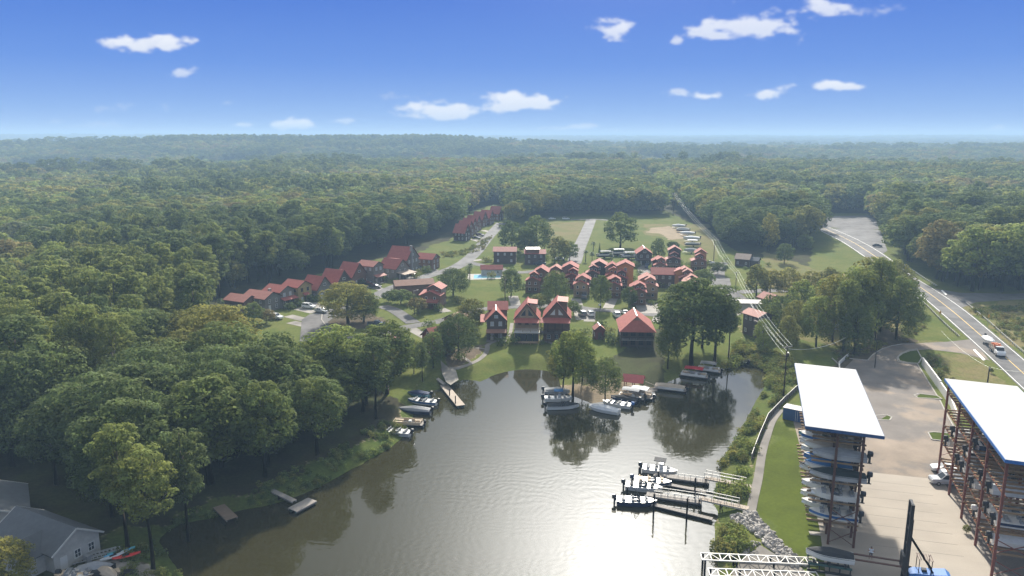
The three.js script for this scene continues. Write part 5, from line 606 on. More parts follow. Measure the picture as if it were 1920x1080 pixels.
let lf = 0; for (const [n, px, w] of streets) ribbon(n, px, w, 0.05 + 0.006 * lf++, n === 'hill_street' || n === 'street' ? M.road : M.asphalt);
patch('turning_circle', pxPoly([[566, 600], [580, 590], [600, 585], [614, 600], [618, 615], [650, 628], [640, 645], [590, 650], [562, 640]]), 0.11, M.asphalt);
kerb([[604, 590], [603, 600], [612, 612], [632, 620], [655, 625]]);
const drives = [[[556, 578], [590, 586]], [[540, 592], [572, 600]], [[545, 604], [572, 610]], [[585, 568], [612, 582]], [[676, 548], [700, 556]], [[690, 535], [722, 545]], [[820, 510], [800, 500]], [[905, 487], [876, 490]], [[838, 585], [812, 572]], [[800, 632], [770, 616]], [[752, 638], [740, 622]], [[968, 575], [962, 555]], [[1040, 575], [1043, 560]], [[1090, 600], [1080, 560]], [[1105, 603], [1107, 582]], [[1140, 578], [1150, 558]], [[1220, 586], [1200, 566]], [[1232, 604], [1238, 590]], [[1205, 515], [1208, 495]], [[1335, 535], [1352, 530]], [[1375, 590], [1400, 578]], [[905, 432], [925, 436]], [[895, 440], [915, 446]], [[885, 448], [905, 455]]];
for (const d of drives) ribbon('driveway', d, 3.6, 0.035 + 0.004 * (lf++ % 4), M.concrete);
ribbon('lake_path', [[842, 691], [868, 687], [892, 678], [908, 666], [914, 654], [914, 647], [926, 641], [948, 635], [985, 634], [1025, 641], [1055, 650]], 1.35, 0.07, M.old_concrete);
ribbon('lake_path', [[884, 681], [872, 672], [862, 666]], 0.9, 0.065, M.old_concrete); ribbon('lake_path', [[912, 655], [900, 653], [884, 652]], 0.8, 0.06, M.old_concrete); ribbon('lake_path', [[955, 634], [958, 618], [960, 606]], 1.1, 0.06, M.old_concrete);
patch('boat_ramp', pxPoly([[826, 676], [842, 690], [854, 692], [860, 712], [845, 722], [836, 716], [829, 700]]), 0.03, M.concrete);
patch('parking_court', pxPoly([[1196, 497], [1224, 497], [1226, 512], [1195, 512]]), 0.09, M.old_concrete); patch('parking_court', pxPoly([[1336, 520], [1368, 522], [1372, 540], [1338, 538]]), 0.12, M.asphalt); patch('parking_court', pxPoly([[1190, 566], [1232, 566], [1240, 588], [1196, 588]]), 0.1, M.concrete);
// ------------------------------------------------------------------ the highway
{
  const n = 60, res = (px) => { const c = new THREE.CatmullRomCurve3(pxPoly(px).map(([x, z]) => new THREE.Vector3(x, 0, z)), false, 'centripetal'); return c.getSpacedPoints(n).map((v) => [v.x, v.z]); };
  const A = res([[1512, 418], [1540, 434], [1580, 455], [1625, 485], [1665, 508], [1700, 534], [1749, 575], [1818, 637], [1920, 733], [2060, 865]]), B = res([[1530, 417], [1570, 432], [1615, 452], [1655, 475], [1685, 497], [1711, 517], [1760, 547], [1807, 579], [1879, 638], [1985, 728], [2130, 850]]), mix = (t) => A.map((p, i) => [lerp(p[0], B[i][0], t), lerp(p[1], B[i][1], t)]);
  between(A, B, 0.05, M.road, 'highway'); const line = (t, w, m, name) => between(mix(t - w), mix(t + w), 0.056, m, name); line(0.5, 0.012, M.yellow_paint, 'centre_line'); line(0.055, 0.01, M.white_paint, 'edge_line'); line(0.945, 0.01, M.white_paint, 'edge_line');
  patch('side_road', pxPoly([[1752, 541], [1800, 549], [1900, 551], [1960, 548], [1960, 560], [1885, 563], [1830, 567], [1803, 577]]), 0.04, M.asphalt); patch('roadside_lot', pxPoly([[1524, 409], [1560, 405], [1640, 404], [1648, 430], [1600, 431], [1545, 425]]), 0.035, M.asphalt); patch('roadside_apron', pxPoly([[1548, 428], [1650, 431], [1664, 470], [1655, 476], [1612, 452]]), 0.045, M.road);
  const stop = (px) => patch('stop_line', pxPoly(px), 0.06, M.white_paint); stop([[1824, 656], [1828, 655], [1848, 675], [1843, 676]]); stop([[1764, 545], [1767, 544], [1776, 552], [1773, 553]]);
  const rail = (label, px, post, beam) => { const c = smooth(pxPoly(px), 2), g = thing('guardrail', label, 'guardrail'); for (let i = 0; i + 1 < c.length; i++) { new MB().box(c[i][0], land(...c[i]) + 0.36, c[i][1], 0.18, 0.76, 0.18).build('post', post, g); new MB().bar([c[i][0], land(...c[i]) + 0.58, c[i][1]], [c[i + 1][0], land(...c[i + 1]) + 0.58, c[i + 1][1]], 0.08, 0.32).build('beam', beam, g); } };
  rail('guardrail with dark posts along the grassy bend above the entrance', [[1712, 556], [1735, 573], [1760, 598], [1785, 622], [1799, 634]], M.pole_wood, M.galv); rail('pale guardrail in front of the wood across the highway', [[1688, 494], [1710, 508], [1735, 525], [1757, 538]], M.galv, M.truss_white); rail('long pale guardrail beside the scrubby verge', [[1811, 570], [1850, 602], [1890, 638], [1920, 664], [1990, 725]], M.galv, M.truss_white);
  const signGeo = new MB().hex([[-0.6, 0, 0.02], [0, -0.6, 0.02], [0, -0.6, -0.02], [-0.6, 0, -0.02], [0, 0.6, 0.02], [0.6, 0, 0.02], [0.6, 0, -0.02], [0, 0.6, -0.02]]);
  mat('sign_yellow', [0.72, 0.36, 0.02], 0.5); for (const [x, y, ty, label] of [[1761, 600, 582, 'yellow diamond warning sign beside the dark-posted guardrail'], [1851, 614, 588, 'yellow diamond warning sign on the scrubby verge']]) { const b = G(x, y), g = thing('warning_sign', label, 'sign', b, 0.5), h = topY(b, ty); new MB().box(0, h / 2, 0, 0.08, h, 0.08).build('post', M.galv, g); const d = new MB(), r = 0.72; const q = [[0, -r], [r, 0], [0, r], [-r, 0]].map(([u, v]) => [u, h - r + v]); d.quad(...q.map(([u, v]) => [u, v, 0.08])); d.quad(...[...q].reverse().map(([u, v]) => [u, v, 0.05])); const pl = d.build('sign_plate', M.sign_yellow, g); new MB().box(0, h - r - 0.05, 0.09, 0.12, 0.6, 0.015).box(0.14, h - r + 0.02, 0.09, 0.22, 0.12, 0.015).build('symbol', M.black_plastic, pl); }
  // truck towing a boat
  const T = G(1868, 662), T2 = G(1846, 641), dir = head(T.x - T2.x, T.z - T2.z), g = thing('stake_truck', 'white truck with orange load in its stake bed driving on the highway', 'truck', [T.x, T.y + 0.05, T.z], dir);
  const cb = new MB(); cb.loft([[1.5, 0.9], [1.6, 1], [2.6, 1], [3.2, 1], [4.2, 0.95], [4.4, 0.85]].map(([x, s], i) => { const h = [1.5, 1.55, 1.55, 1.5, 1.35, 1.15][i], w = 1.1 * s; return [[x, 0.5, w], [x, h, w], [x, h, -w], [x, 0.5, -w]]; })); cb.build('body', M.paint_white, g); new MB().loft([[1.6, 1.55, 0.95], [1.75, 2.3, 0.85], [2.7, 2.3, 0.85], [3.3, 1.5, 0.95]].map(([x, y, w]) => [[x, 1.5, w], [x, y, w], [x, y, -w], [x, 1.5, -w]])).build('windows', M.glass, g); new MB().box(2.2, 2.33, 0, 1.05, 0.08, 1.75).build('roof', M.paint_white, g);
  new MB().box(-0.9, 1.0, 0, 4.6, 0.2, 2.3).build('bed', M.grey_wood, g); for (const z of [-1.12, 1.12]) for (const y of [1.35, 1.7, 2.05]) new MB().box(-0.9, y, z, 4.6, 0.2, 0.06).build('stake_board', M.pale_wood, g); for (const x of [-3.1, -1.6, 0, 1.3]) for (const z of [-1.17, 1.17]) new MB().box(x, 1.6, z, 0.1, 1.2, 0.06).build('stake', M.pale_wood, g); const ld = new MB(), r = rng(8); for (let i = 0; i < 16; i++) ld.box(-2.8 + 3.8 * r(), 1.4 + 1.1 * r(), (r() - 0.5) * 1.6, 0.8, 0.35, 0.5, r() * 3); ld.build('load', mat('orange_load', [0.55, 0.16, 0.06], 0.8), g);
  for (const x of [3.5, -1.2, -2.2]) for (const z of [-1, 1]) { const w = new MB().cyl([x, 0.48, z - 0.16], [x, 0.48, z + 0.16], 0.48, 0.48, 12).build('wheel', M.rubber, g); new MB().cyl([x, 0.48, z - 0.17], [x, 0.48, z + 0.17], 0.26, 0.26, 8).build('rim', M.chrome, w); } for (const z of [-0.8, 0.8]) new MB().box(4.42, 0.95, z, 0.06, 0.25, 0.3).build('headlight', M.lamp_clear, g);
  g.updateMatrixWorld(true); const bt = g.localToWorld(new THREE.Vector3(-7.6, 0.75, 0)); boat({ hull: 'gel_white', cover: 'cover_white', L: 6.8, key: 'tow' }, bt, dir, 'towed_boat', 'white boat on the trailer behind the truck', null);
  const tg = thing('boat_trailer', 'low black boat trailer behind the truck', 'trailer', g.localToWorld(new THREE.Vector3(-7.6, 0, 0)), dir); new MB().box(0.2, 0.62, 0, 7.2, 0.16, 0.2).box(-0.6, 0.6, 0, 0.2, 0.14, 2.2).build('frame', M.black_plastic, tg); for (const z of [-1.05, 1.05]) new MB().cyl([-0.7, 0.36, z - 0.12], [-0.7, 0.36, z + 0.12], 0.36, 0.36, 12).build('wheel', M.rubber, tg);
}
// ------------------------------------------------------------------ houses
const rad = (d) => d * Math.PI / 180;
// along the lake
house('lake_house', 'dark brown gabled house with steep red roof beside the pale pole', [930, 577], { w: 5.4, d: 7, h: 6.2, rise: 2.7, wall: 'dark_log', yaw: rad(2), cap: 1, winFront: 2, pane: 'pale_glass', block: { x: 0.6, z: -5, bw: 6, bd: 5.4, bh: 8, br: 1.7, t: 1, bm: 'brown_log' }, roofs: [[-4.6, -2.7, -3, 2.6, 6.2, 5.2]], porch: { dep: 1.8, y: 2.6, m: 'brown_roof', rail: 'dark_log' } });
{
  const g = house('lake_house', 'tan log house with triangular gable windows and a two-level screened porch', [989, 563], { w: 6.8, d: 9, h: 7.0, rise: 4.2, wall: 'tan_log', yaw: rad(-3), winFront: 3, door: false, attic: false, trim: 'trim_dark', dormers: [{ s: 1, z: 0.6, dw: 5.4, dh: 2.2, kind: 'shed' }], porch: { dep: 2.6, y: 6.1, deck: 3.4, slope: 0.8, rail: 'vinyl_white' }, postMat: 'tan_log', deckMat: 'vinyl_white' });
  for (const s of [-1, 1]) { const m = new MB(), z = 4.56; m.tri([s * 0.35, 7.6, z], [s * 1.9, 7.6, z], [s * 0.35, 9.7, z]); const f = m.build('gable_window', M.glass, g); new MB().bar([s * 0.35, 7.55, z + 0.03], [s * 1.95, 7.55, z + 0.03], 0.08, 0.14).bar([s * 1.95, 7.6, z + 0.03], [s * 0.35, 9.8, z + 0.03], 0.08, 0.14).bar([s * 0.33, 7.6, z + 0.03], [s * 0.33, 9.75, z + 0.03], 0.08, 0.14).build('frame', M.vinyl_tan, f); }
  for (let i = 0; i < 4; i++) new MB().box(-2.5 + i * 1.67, 1.9, 7.02, 1.5, 2.2, 0.03).build('screen_panel', M.glass, g); new MB().box(0, 0.55, 7.02, 6.9, 0.6, 0.06).build('screen_skirt', M.tan_log, g);
}
{
  const g = house('lake_house', 'brown log house with white triangular windows and a wide red porch roof', [1045, 560], { w: 7.4, d: 9, h: 7.2, rise: 4.4, wall: 'brown_log', yaw: rad(-5), winFront: 3, door: false, attic: false, dormers: [{ s: 1, z: 0, dw: 6.6, dh: 2.4, kind: 'shed', roof: 'pink_roof' }], porch: { dep: 2.8, y: 6.0, deck: 3.2, slope: 0.9, x0: -4.6, x1: 3.9, rail: 'dark_log' }, deckMat: 'dark_log' });
  for (const s of [-1, 1]) new MB().tri([s * 0.5, 7.8, 4.56], [s * 1.9, 7.8, 4.56], [s * 0.5, 9.5, 4.56]).build('gable_window', M.trim_white, g);
}
{ // hipped house with a gablet
  const p = RP(1192, 586, 8.4), g = thing('lake_house', 'dark porch house under a broad hipped red roof facing the lawn', 'house', p, rad(-4)); const w = 9, d = 12, h = 4.9; new MB().box(0, h / 2 - 0.2, 0, w, h + 0.4, d).build('wall', M.dark_log, g);
  const r = new MB(), e = 0.6, X = w / 2 + e, F = d / 2 + 2.2, Bk = -d / 2 - e, y0 = h - 0.2, y1 = h + 3.4, yg = h + 2.4, rf = d / 2 - 2.3; r.quad([X, y0, F], [X, y0, Bk], [0, y1, Bk], [0, y1, rf + 0.4]); r.quad([-X, y0, Bk], [-X, y0, F], [0, y1, rf + 0.4], [0, y1, Bk]); r.quad([-X, y0, F], [X, y0, F], [1.5, yg, rf + 1.4], [-1.5, yg, rf + 1.4]); r.tri([X, y0, F], [0, y1, rf + 0.4], [1.5, yg, rf + 1.4]); r.tri([-X, y0, F], [-1.5, yg, rf + 1.4], [0, y1, rf + 0.4]); const R = r.build('roof', M.red_roof, g); new MB().tri([-1.5, yg, rf + 1.38], [1.5, yg, rf + 1.38], [0, y1 - 0.05, rf + 0.6]).build('gablet', M.brown_log, g); new MB().box(0, y1 + 0.04, (Bk + rf) / 2, 0.36, 0.08, rf - Bk).build('ridge_cap', M.pale_metal, R); new MB().tri([X - 0.5, -0.2, Bk + 0.7], [-X + 0.5, -0.2, Bk + 0.7], [0, y1 - 0.1, Bk + 0.7]).build('rear_gable', M.dark_log, g);
  new MB().box(0, 2.3, d / 2 + 0.95, w, 0.18, 1.9).build('deck', M.grey_wood, g); railing(g, [[-w / 2, d / 2 + 0.1], [-w / 2, d / 2 + 1.8], [w / 2, d / 2 + 1.8], [w / 2, d / 2 + 0.1]], 2.4, 1, M.dark_log); for (let i = 0; i < 5; i++) new MB().box(-w / 2 + i * w / 4, 2.3, d / 2 + 1.8, 0.18, 4.8, 0.18).build('post', M.trim_dark, g); for (let i = 0; i < 4; i++) { win(g, -3.3 + i * 2.2, 3.7, d / 2 + 0.03, 1.5, 1.6, 'z', 'trim_dark', 'glass'); win(g, -3.3 + i * 2.2, 1.2, d / 2 + 0.03, 1.4, 1.6, 'z', 'trim_dark', 'glass'); } for (const s of [-1, 1]) for (const z of [-3.5, 0, 3.5]) win(g, s * (w / 2 + 0.03), 3.4, z, 1, 1.2, s > 0 ? 'x' : '-x', 'trim_white');
}
house('garden_shed', 'small red-brown shed with pale pink roof on the lakeside lawn', [1123, 608], { w: 2.9, d: 3.6, h: 2.9, rise: 1.2, wall: 'red_log', roof: 'pink_roof', yaw: rad(4), winFront: 1, over: 0.25, cap: 1, doorMat: 'dark_log' });
// stacked houses of the middle rows: a tall block behind a lower one with a raised clerestory
function stacked(label, px, o) {
  const { yaw = rad(-8), wall = 'brown_log', wall2 = wall, roof = 'red_roof', w = 5, d = 7, h = 7.2, fx = -1.2, fw = 5, fd = 5, fh = 4.6, cl = true, group } = o;
  const g = house('stacked_house', label, px, { w, d, h, rise: 1.5, yaw, wall, roof, attic: false, door: false, winFront: o.wf ?? 1, over: 0.5, group, block: [{ x: fx, z: d / 2 + fd / 2 - 0.3, bw: fw, bd: fd, bh: fh, br: 1.2, bm: wall2, rm: roof, n: 2 }, ...(cl ? [{ x: fx + 0.4, z: d / 2 + fd / 2 - 0.9, bw: 3.2, bd: 3, bh: fh + 2.1, br: 0.9, bm: wall2, rm: roof, n: 2 }] : [])], pane: o.pane });
  const z = d / 2 + fd + 0.6; new MB().box(fx, 2.3, z, fw, 0.16, 1.6).build('deck', M.deck_wood, g); railing(g, [[fx - fw / 2, z - 0.7], [fx - fw / 2, z + 0.75], [fx + fw / 2, z + 0.75], [fx + fw / 2, z - 0.7]], 2.35, 1, M[o.rail ?? 'deck_wood']); for (const s of [-1, 0, 1]) new MB().box(fx + s * (fw / 2 - 0.1), 1.1, z + 0.7, 0.16, 2.5, 0.16).build('post', M.deck_wood, g); return g;
}
stacked('brown stacked house with white-framed front windows beside the dark garden tree', [1016, 499], { wall: 'brown_log', wall2: 'brown_log', fx: -2.6 });
stacked('dark brown stacked house at the foot of the hill street', [1070, 492], { wall: 'brown_log', wall2: 'red_log', fx: 1.0, w: 5.6 });
stacked('dark timber stacked house with pink roof behind a pine', [1124, 487], { wall: 'dark_log', wall2: 'dark_log', fx: -2.4, roof: 'pink_roof', w: 5.6 });
stacked('bright orange log house with a dark lower front block', [1173, 489], { wall: 'orange_log', wall2: 'dark_log', fx: -1.8, w: 6, h: 8.6 });
stacked('orange-brown log house with a wide pink porch roof and balcony', [1213, 514], { wall: 'orange_log', wall2: 'tan_log', fx: 0.6, fw: 6, h: 6, w: 5.4, roof: 'pink_roof' });
stacked('red-brown stacked house between the hill-foot house and the lane', [1094, 514], { wall: 'brown_log', wall2: 'tan_log', fx: -0.6, w: 4.8, h: 5.6, d: 5 });
stacked('tan and red stacked house beside the round dark tree', [1150, 517], { wall: 'red_log', wall2: 'brown_log', fx: 0.4, w: 4.8, h: 5.4, d: 5 });
stacked('orange log house squeezed behind the red court houses', [1284, 500], { wall: 'orange_log', wall2: 'brown_log', fx: 0.2, w: 5, h: 6.2, d: 5, roof: 'pink_roof' });
stacked('brown log house with pink roof above the east shrubs', [1296, 514], { wall: 'brown_log', wall2: 'dark_log', fx: -0.8, w: 5, h: 5, d: 5, roof: 'pink_roof', cl: false });
stacked('tan log house below the orange house with a long deck', [1196, 528], { wall: 'tan_log', wall2: 'brown_log', fx: 0.2, w: 5, h: 5.4, d: 5 });
stacked('brown gabled house behind the white-windowed stacked house', [1043, 497], { wall: 'brown_log', wall2: 'brown_log', fx: 0.4, w: 5, h: 6, d: 5, roof: 'pink_roof', cl: false });
stacked('orange-brown house beside the brown back-row house', [1148, 492], { wall: 'tan_log', wall2: 'orange_log', fx: 0.2, w: 4.8, h: 7, d: 5 });
stacked('dark log house with red roof above the court of orange houses', [1235, 481], { wall: 'dark_log', wall2: 'brown_log', fx: 0.4, w: 5.2, h: 5.6, d: 5 });
house('street_house', 'long dark house with white windows and red roof slope', [1243, 502], { w: 7, d: 8.6, h: 5.2, rise: 1.9, yaw: rad(82), wall: 'dark_log', block: [{ x: -1.2, z: 6.4, bw: 4, bd: 4.4, bh: 6.4, br: 0.9, bm: 'orange_log', t: 1 }, { x: 2.2, z: 7.6, bw: 4.4, bd: 5, bh: 4.2, br: 1, t: 1 }], roofs: [[3.4, 5.6, -3, 3, 3.3, 2.6]] });
house('street_house', 'dark gabled house with red roof and pale ridge above the parking court', [1207, 463], { w: 6.6, d: 9, h: 5.4, rise: 2.3, wall: 'dark_log', yaw: rad(-4), cap: 1, winFront: 2, porch: { dep: 1.8, y: 2.5, m: 'trim_dark' } });
stacked('dark three-tier house with pink roofs and a long tan balcony', [1265, 461], { wall: 'dark_log', wall2: 'dark_log', fx: -0.8, fw: 6, w: 5, d: 5, h: 8, roof: 'pink_roof', rail: 'tan_log' });
stacked('orange-brown three-tier house beside the stored boats', [1314, 466], { wall: 'orange_log', wall2: 'brown_log', fx: -1.2, fw: 6, w: 4.4, d: 5, h: 7.4 });
house('street_house', 'dark house with long pink-brown roof above the pool', [947, 463], { w: 7, d: 10, h: 5.6, rise: 1.5, yaw: rad(88), wall: 'dark_log', roof: 'pink_roof', winFront: 2, attic: false, pane: 'pale_glass', roofs: [[3.3, 5.0, -4.6, 0.4, 5.1, 4.4, 'tan_roof']] });
house('street_house', 'dark house with a raised clerestory and pale flat roof beside the shrubs', [1003, 468], { w: 7, d: 9, h: 5, rise: 1.3, yaw: rad(90), wall: 'dark_log', roof: 'red_roof', winFront: 2, attic: false, block: { x: -1, z: -1, bw: 4.6, bd: 5.6, bh: 7, br: 0.5, bm: 'brown_log', rm: 'pale_metal' } });
{ // pool house and pool
  house('pool_house', 'small pale pool house with red roof behind the swimming pool', [922, 497], { w: 4.2, d: 8.6, h: 2.8, rise: 1.3, yaw: rad(90), wall: 'white_siding', winFront: 1, attic: false, doorMat: 'trim_dark' });
  const a = pxPoly([[878, 514], [943, 513], [944, 523], [876, 525]]); patch('pool_deck', a, 0.06, M.kerb); const b = pxPoly([[889, 515.5], [938, 514.5], [938, 521], [888, 522.5]]); const pm = new THREE.MeshPhysicalMaterial({ color: lin(0.28, 0.55, 0.62), roughness: 0.08 }); pm.name = 'pool_water'; patch('pool_water', b, 0.075, pm);
}
// the row along the street, gables to the road
const rowGroup = null;
house('row_house', 'low house with two overlapping pink roofs at the end of the row', [490, 545], { w: 7, d: 10, h: 4.6, rise: 1.7, yaw: rad(62), wall: 'grey_log', roof: 'pink_roof', attic: false, block: { x: 4.6, z: -2, bw: 4, bd: 9.5, bh: 3.6, br: 1.2, bm: 'brown_log', rm: 'pink_roof', n: 1 }, chimney: [2.2, 1.5, 0.5] });
house('row_house', 'low pink-roofed house hidden behind the flowering shrub', [452, 552], { w: 6.4, d: 9, h: 3.9, rise: 1.5, yaw: rad(62), wall: 'brown_log', roof: 'pink_roof', attic: false });
house('row_house', 'grey house with twin white upper windows and red porch roof', [522, 534], { w: 6.2, d: 8, h: 5.6, rise: 1.6, yaw: rad(60), wall: 'grey_log', roof: 'red_roof', winFront: 2, attic: false, pane: 'pale_glass', porch: { dep: 2, y: 2.7 } });
house('row_house', 'yellow-fronted log house with red awning over its door', [556, 525], { w: 6.4, d: 7.6, h: 5.8, rise: 1.7, yaw: rad(60), wall: 'yellow_log', roof: 'red_roof', winFront: 2, attic: false, trim: 'trim_dark', porch: { dep: 1.3, y: 2.6, x0: -1.2, x1: 1.4 } });
house('row_house', 'steep red-roofed house with one flat-topped dormer', [593, 517], { w: 7.4, d: 7.6, h: 3.8, rise: 4.0, yaw: rad(60), wall: 'grey_log', dormers: [{ s: 1, z: 0.6, dw: 2.6, dh: 1.4, kind: 'shed' }] });
house('row_house', 'steep red-roofed house with a pointed dormer above the yellowing tree', [628, 505], { w: 8, d: 8.4, h: 3.8, rise: 4.6, yaw: rad(60), wall: 'dark_log', dormers: [{ s: 1, z: 0.2, dw: 2.4, dh: 1.3 }] });
house('row_house', 'steep red-roofed house with a pointed dormer beside the black pickup', [659, 492], { w: 8, d: 8, h: 3.9, rise: 4.6, yaw: rad(58), wall: 'brown_log', dormers: [{ s: 1, z: 0.2, dw: 2.4, dh: 1.3 }] });
house('row_house', 'grey box house with low pink roof and small porch roof', [694, 489], { w: 5.6, d: 8.4, h: 7, rise: 1.5, yaw: rad(58), wall: 'grey_log', roof: 'pink_roof', attic: false, pane: 'pale_glass', porch: { dep: 1.8, y: 2.8 } });
house('row_house', 'red-roofed house with a wide shed dormer and pale carport', [738, 485], { w: 7.6, d: 9, h: 4.6, rise: 3.2, yaw: rad(58), wall: 'grey_log', dormers: [{ s: 1, z: -1.4, dw: 4, dh: 1.5, kind: 'shed' }], porch: { dep: 4.6, y: 2.5, m: 'tan_roof', slope: 0.5 } });
house('row_house', 'large grey house with tall steep red roof and stone chimney', [755, 462], { w: 9.4, d: 9.6, h: 6.4, rise: 4.6, yaw: rad(66), wall: 'grey_log', winFront: 3, pane: 'pale_glass', chimney: [-1.2, 4.9, 0.8] });
house('row_house', 'small red-roofed house with stone base at the edge of the meadow', [802, 475], { w: 6.4, d: 8, h: 4.6, rise: 1.9, yaw: rad(66), wall: 'brown_log', roof: 'red_roof', winFront: 2 });
house('street_house', 'long brown-roofed log house behind the clipped hedge', [775, 524], { w: 6, d: 14, h: 4, rise: 1.4, yaw: rad(108), wall: 'brown_log', roof: 'brown_roof', attic: false });
house('street_house', 'brown house with stepped red roofs and a raised wooden deck', [818, 531], { w: 5, d: 6, h: 6.4, rise: 1.3, yaw: rad(-12), wall: 'brown_log', attic: false, block: { x: -0.4, z: 3.4, bw: 6.6, bd: 4.4, bh: 4.6, br: 1.4, n: 2 }, roofs: [[-5.2, -2.5, -2, 4, 4.8, 4.0]], porch: { dep: 2, y: 2.4, z: 5.6, deck: 2.2 } });
// the far row on the hill road
{ const spots = [[866, 420, 'nearest the meadow edge'], [873, 414, 'second from the meadow edge'], [880, 409, 'third from the meadow edge'], [888, 404, 'fourth from the meadow edge'], [900, 397, 'fifth from the meadow edge'], [913, 394, 'sixth from the meadow edge'], [931, 387, 'at the top end of the row']]; spots.forEach(([x, y, t], i) => house('hill_house', `steep red-roofed house on the hill road, ${t}`, [x, y], { w: 6.4, d: 7, h: 4.6, rise: 4.2, yaw: rad(64), wall: i ? 'brown_log' : 'dark_log', roofs: i < 5 ? [[1, 2, -1, 1, 5, 4, 'pale_metal']] : [], group: 'steep houses along the hill road' }).children.forEach((c) => { if (c.name === 'lean_to_roof') { c.geometry = new MB().hex([[0.6, 8.17, 1.9], [2.4, 5.8, 1.9], [2.4, 5.8, -1.9], [0.6, 8.17, -1.9], [0.6, 8.32, 1.9], [2.4, 5.95, 1.9], [2.4, 5.95, -1.9], [0.6, 8.32, -1.9]]).geo(); c.name = 'roof_panel'; } })); }
// east side
house('cabin', 'dark cabin with tan metal roof in the meadow', [1395, 476], { w: 6, d: 6, h: 3.4, rise: 1.8, yaw: rad(60), wall: 'dark_log', roof: 'tan_roof', block: { x: 0.6, z: 4.6, bw: 4.6, bd: 4, bh: 2.8, br: 1.2, rm: 'grey_shingle' } });
house('bank_house', 'dark raised house with pink metal roof and balcony under the power lines', [1421, 582], { w: 5, d: 6.4, h: 6.4, rise: 1, yaw: rad(24), wall: 'dark_log', roof: 'pink_roof', attic: false, over: 0.6, porch: { dep: 2.4, y: 5.2, x0: -4.4, x1: -1.4, deck: 3.2, rail: 'dark_log', slope: 0.3, m: 'dark_log' } });
house('mobile_home', 'long low pale-roofed building beside the flowering tree', [1398, 562], { w: 4, d: 9, h: 2.6, rise: 0.7, yaw: rad(84), wall: 'white_siding', roof: 'pale_metal', attic: false });
house('cottage', 'small orange-roofed cottage half hidden by the grove', [1444, 550], { w: 5, d: 6, h: 3.4, rise: 1.5, yaw: rad(20), wall: 'brown_log', roof: 'pink_roof' });
house('cottage', 'pale house with pink roof and wooden deck among the tall pines', [1575, 574], { w: 6, d: 8, h: 5.2, rise: 1.6, yaw: rad(70), wall: 'white_siding', roof: 'pink_roof', attic: false, block: { x: 3.6, z: 3, bw: 3, bd: 4, bh: 4.4, br: 0.6, rm: 'tan_roof', n: 1 } });
house('cottage', 'orange-roofed cottage hidden among the lakeside trees', [742, 634], { w: 6, d: 7, h: 4.6, rise: 1.6, yaw: rad(20), wall: 'brown_log', roof: 'pink_roof' }); house('cottage', 'red gabled cottage behind the dark evergreen near the ramp', [822, 612], { w: 5.6, d: 7, h: 5, rise: 2.2, yaw: rad(-50), wall: 'red_log', roof: 'red_roof' }); house('cottage', 'pink-roofed cottage behind the lakeside pines', [640, 672], { w: 6, d: 8, h: 4.4, rise: 1.5, yaw: rad(60), wall: 'brown_log', roof: 'pink_roof' });
house('cottage', 'orange-roofed cottage with a chimney at the bend of the lakeside street', [856, 586], { w: 5, d: 6, h: 4, rise: 1.4, yaw: rad(-30), wall: 'tan_log', roof: 'brown_roof' });
// far white houses beyond the woods
for (const [x, z, s, label] of [[-470, -1318, 0.9, 'white farmhouse on the pale far field'], [-380, -1345, 0.7, 'small white house beside the farmhouse on the far field'], [-800, -1290, 1, 'white gabled house on the far left field'], [-730, -1275, 0.8, 'long pale barn on the far left field'], [-170, -1430, 0.8, 'pale house on the smaller far field'], [330, -1350, 0.8, 'pale house in the hazy eastern clearing']]) house('farmhouse', label, null, { at: [x, land(x, z), z], w: 11 * s, d: 16 * s, h: 6, rise: 3.6, yaw: 1.2 + s, wall: 'white_siding', roof: 'pale_metal', winFront: 2 });
// bottom left: the pale house by the cove
{
  const e0 = atY(96, 1039, 4.7), e1 = atY(187, 994, 4.7), w = Math.hypot(e1.x - e0.x, e1.z - e0.z) * 0.94, dx = (e1.x - e0.x) / w, dz = (e1.z - e0.z) / w, yaw = Math.atan2(-dz, dx), d = 13, c = [(e0.x + e1.x) / 2, (e0.z + e1.z) / 2], nx = Math.sin(yaw), nz = Math.cos(yaw);
  const g = house('cove_house', 'cream house with grey shingle roof beside the pile of kayaks', null, { at: [c[0] - nx * d / 2, 1.5, c[1] - nz * d / 2], w, d, h: 3.2, rise: 2.1, yaw, wall: 'white_siding', roof: 'grey_shingle', winFront: 3, attic: false, over: 0.5, block: { x: -w / 2 - 0.6, z: 1.5, bw: 6, bd: 4, bh: 2.9, br: 1.5, t: 1, n: 0 } });
  const q = RP(-20, 925, 5); house('cove_house', 'second grey-roofed house partly outside the yard', null, { at: [q.x, 1.5, q.z], w: 9, d: 11, h: 3, rise: 2, yaw: 0.6, wall: 'white_siding', roof: 'grey_shingle' });
}
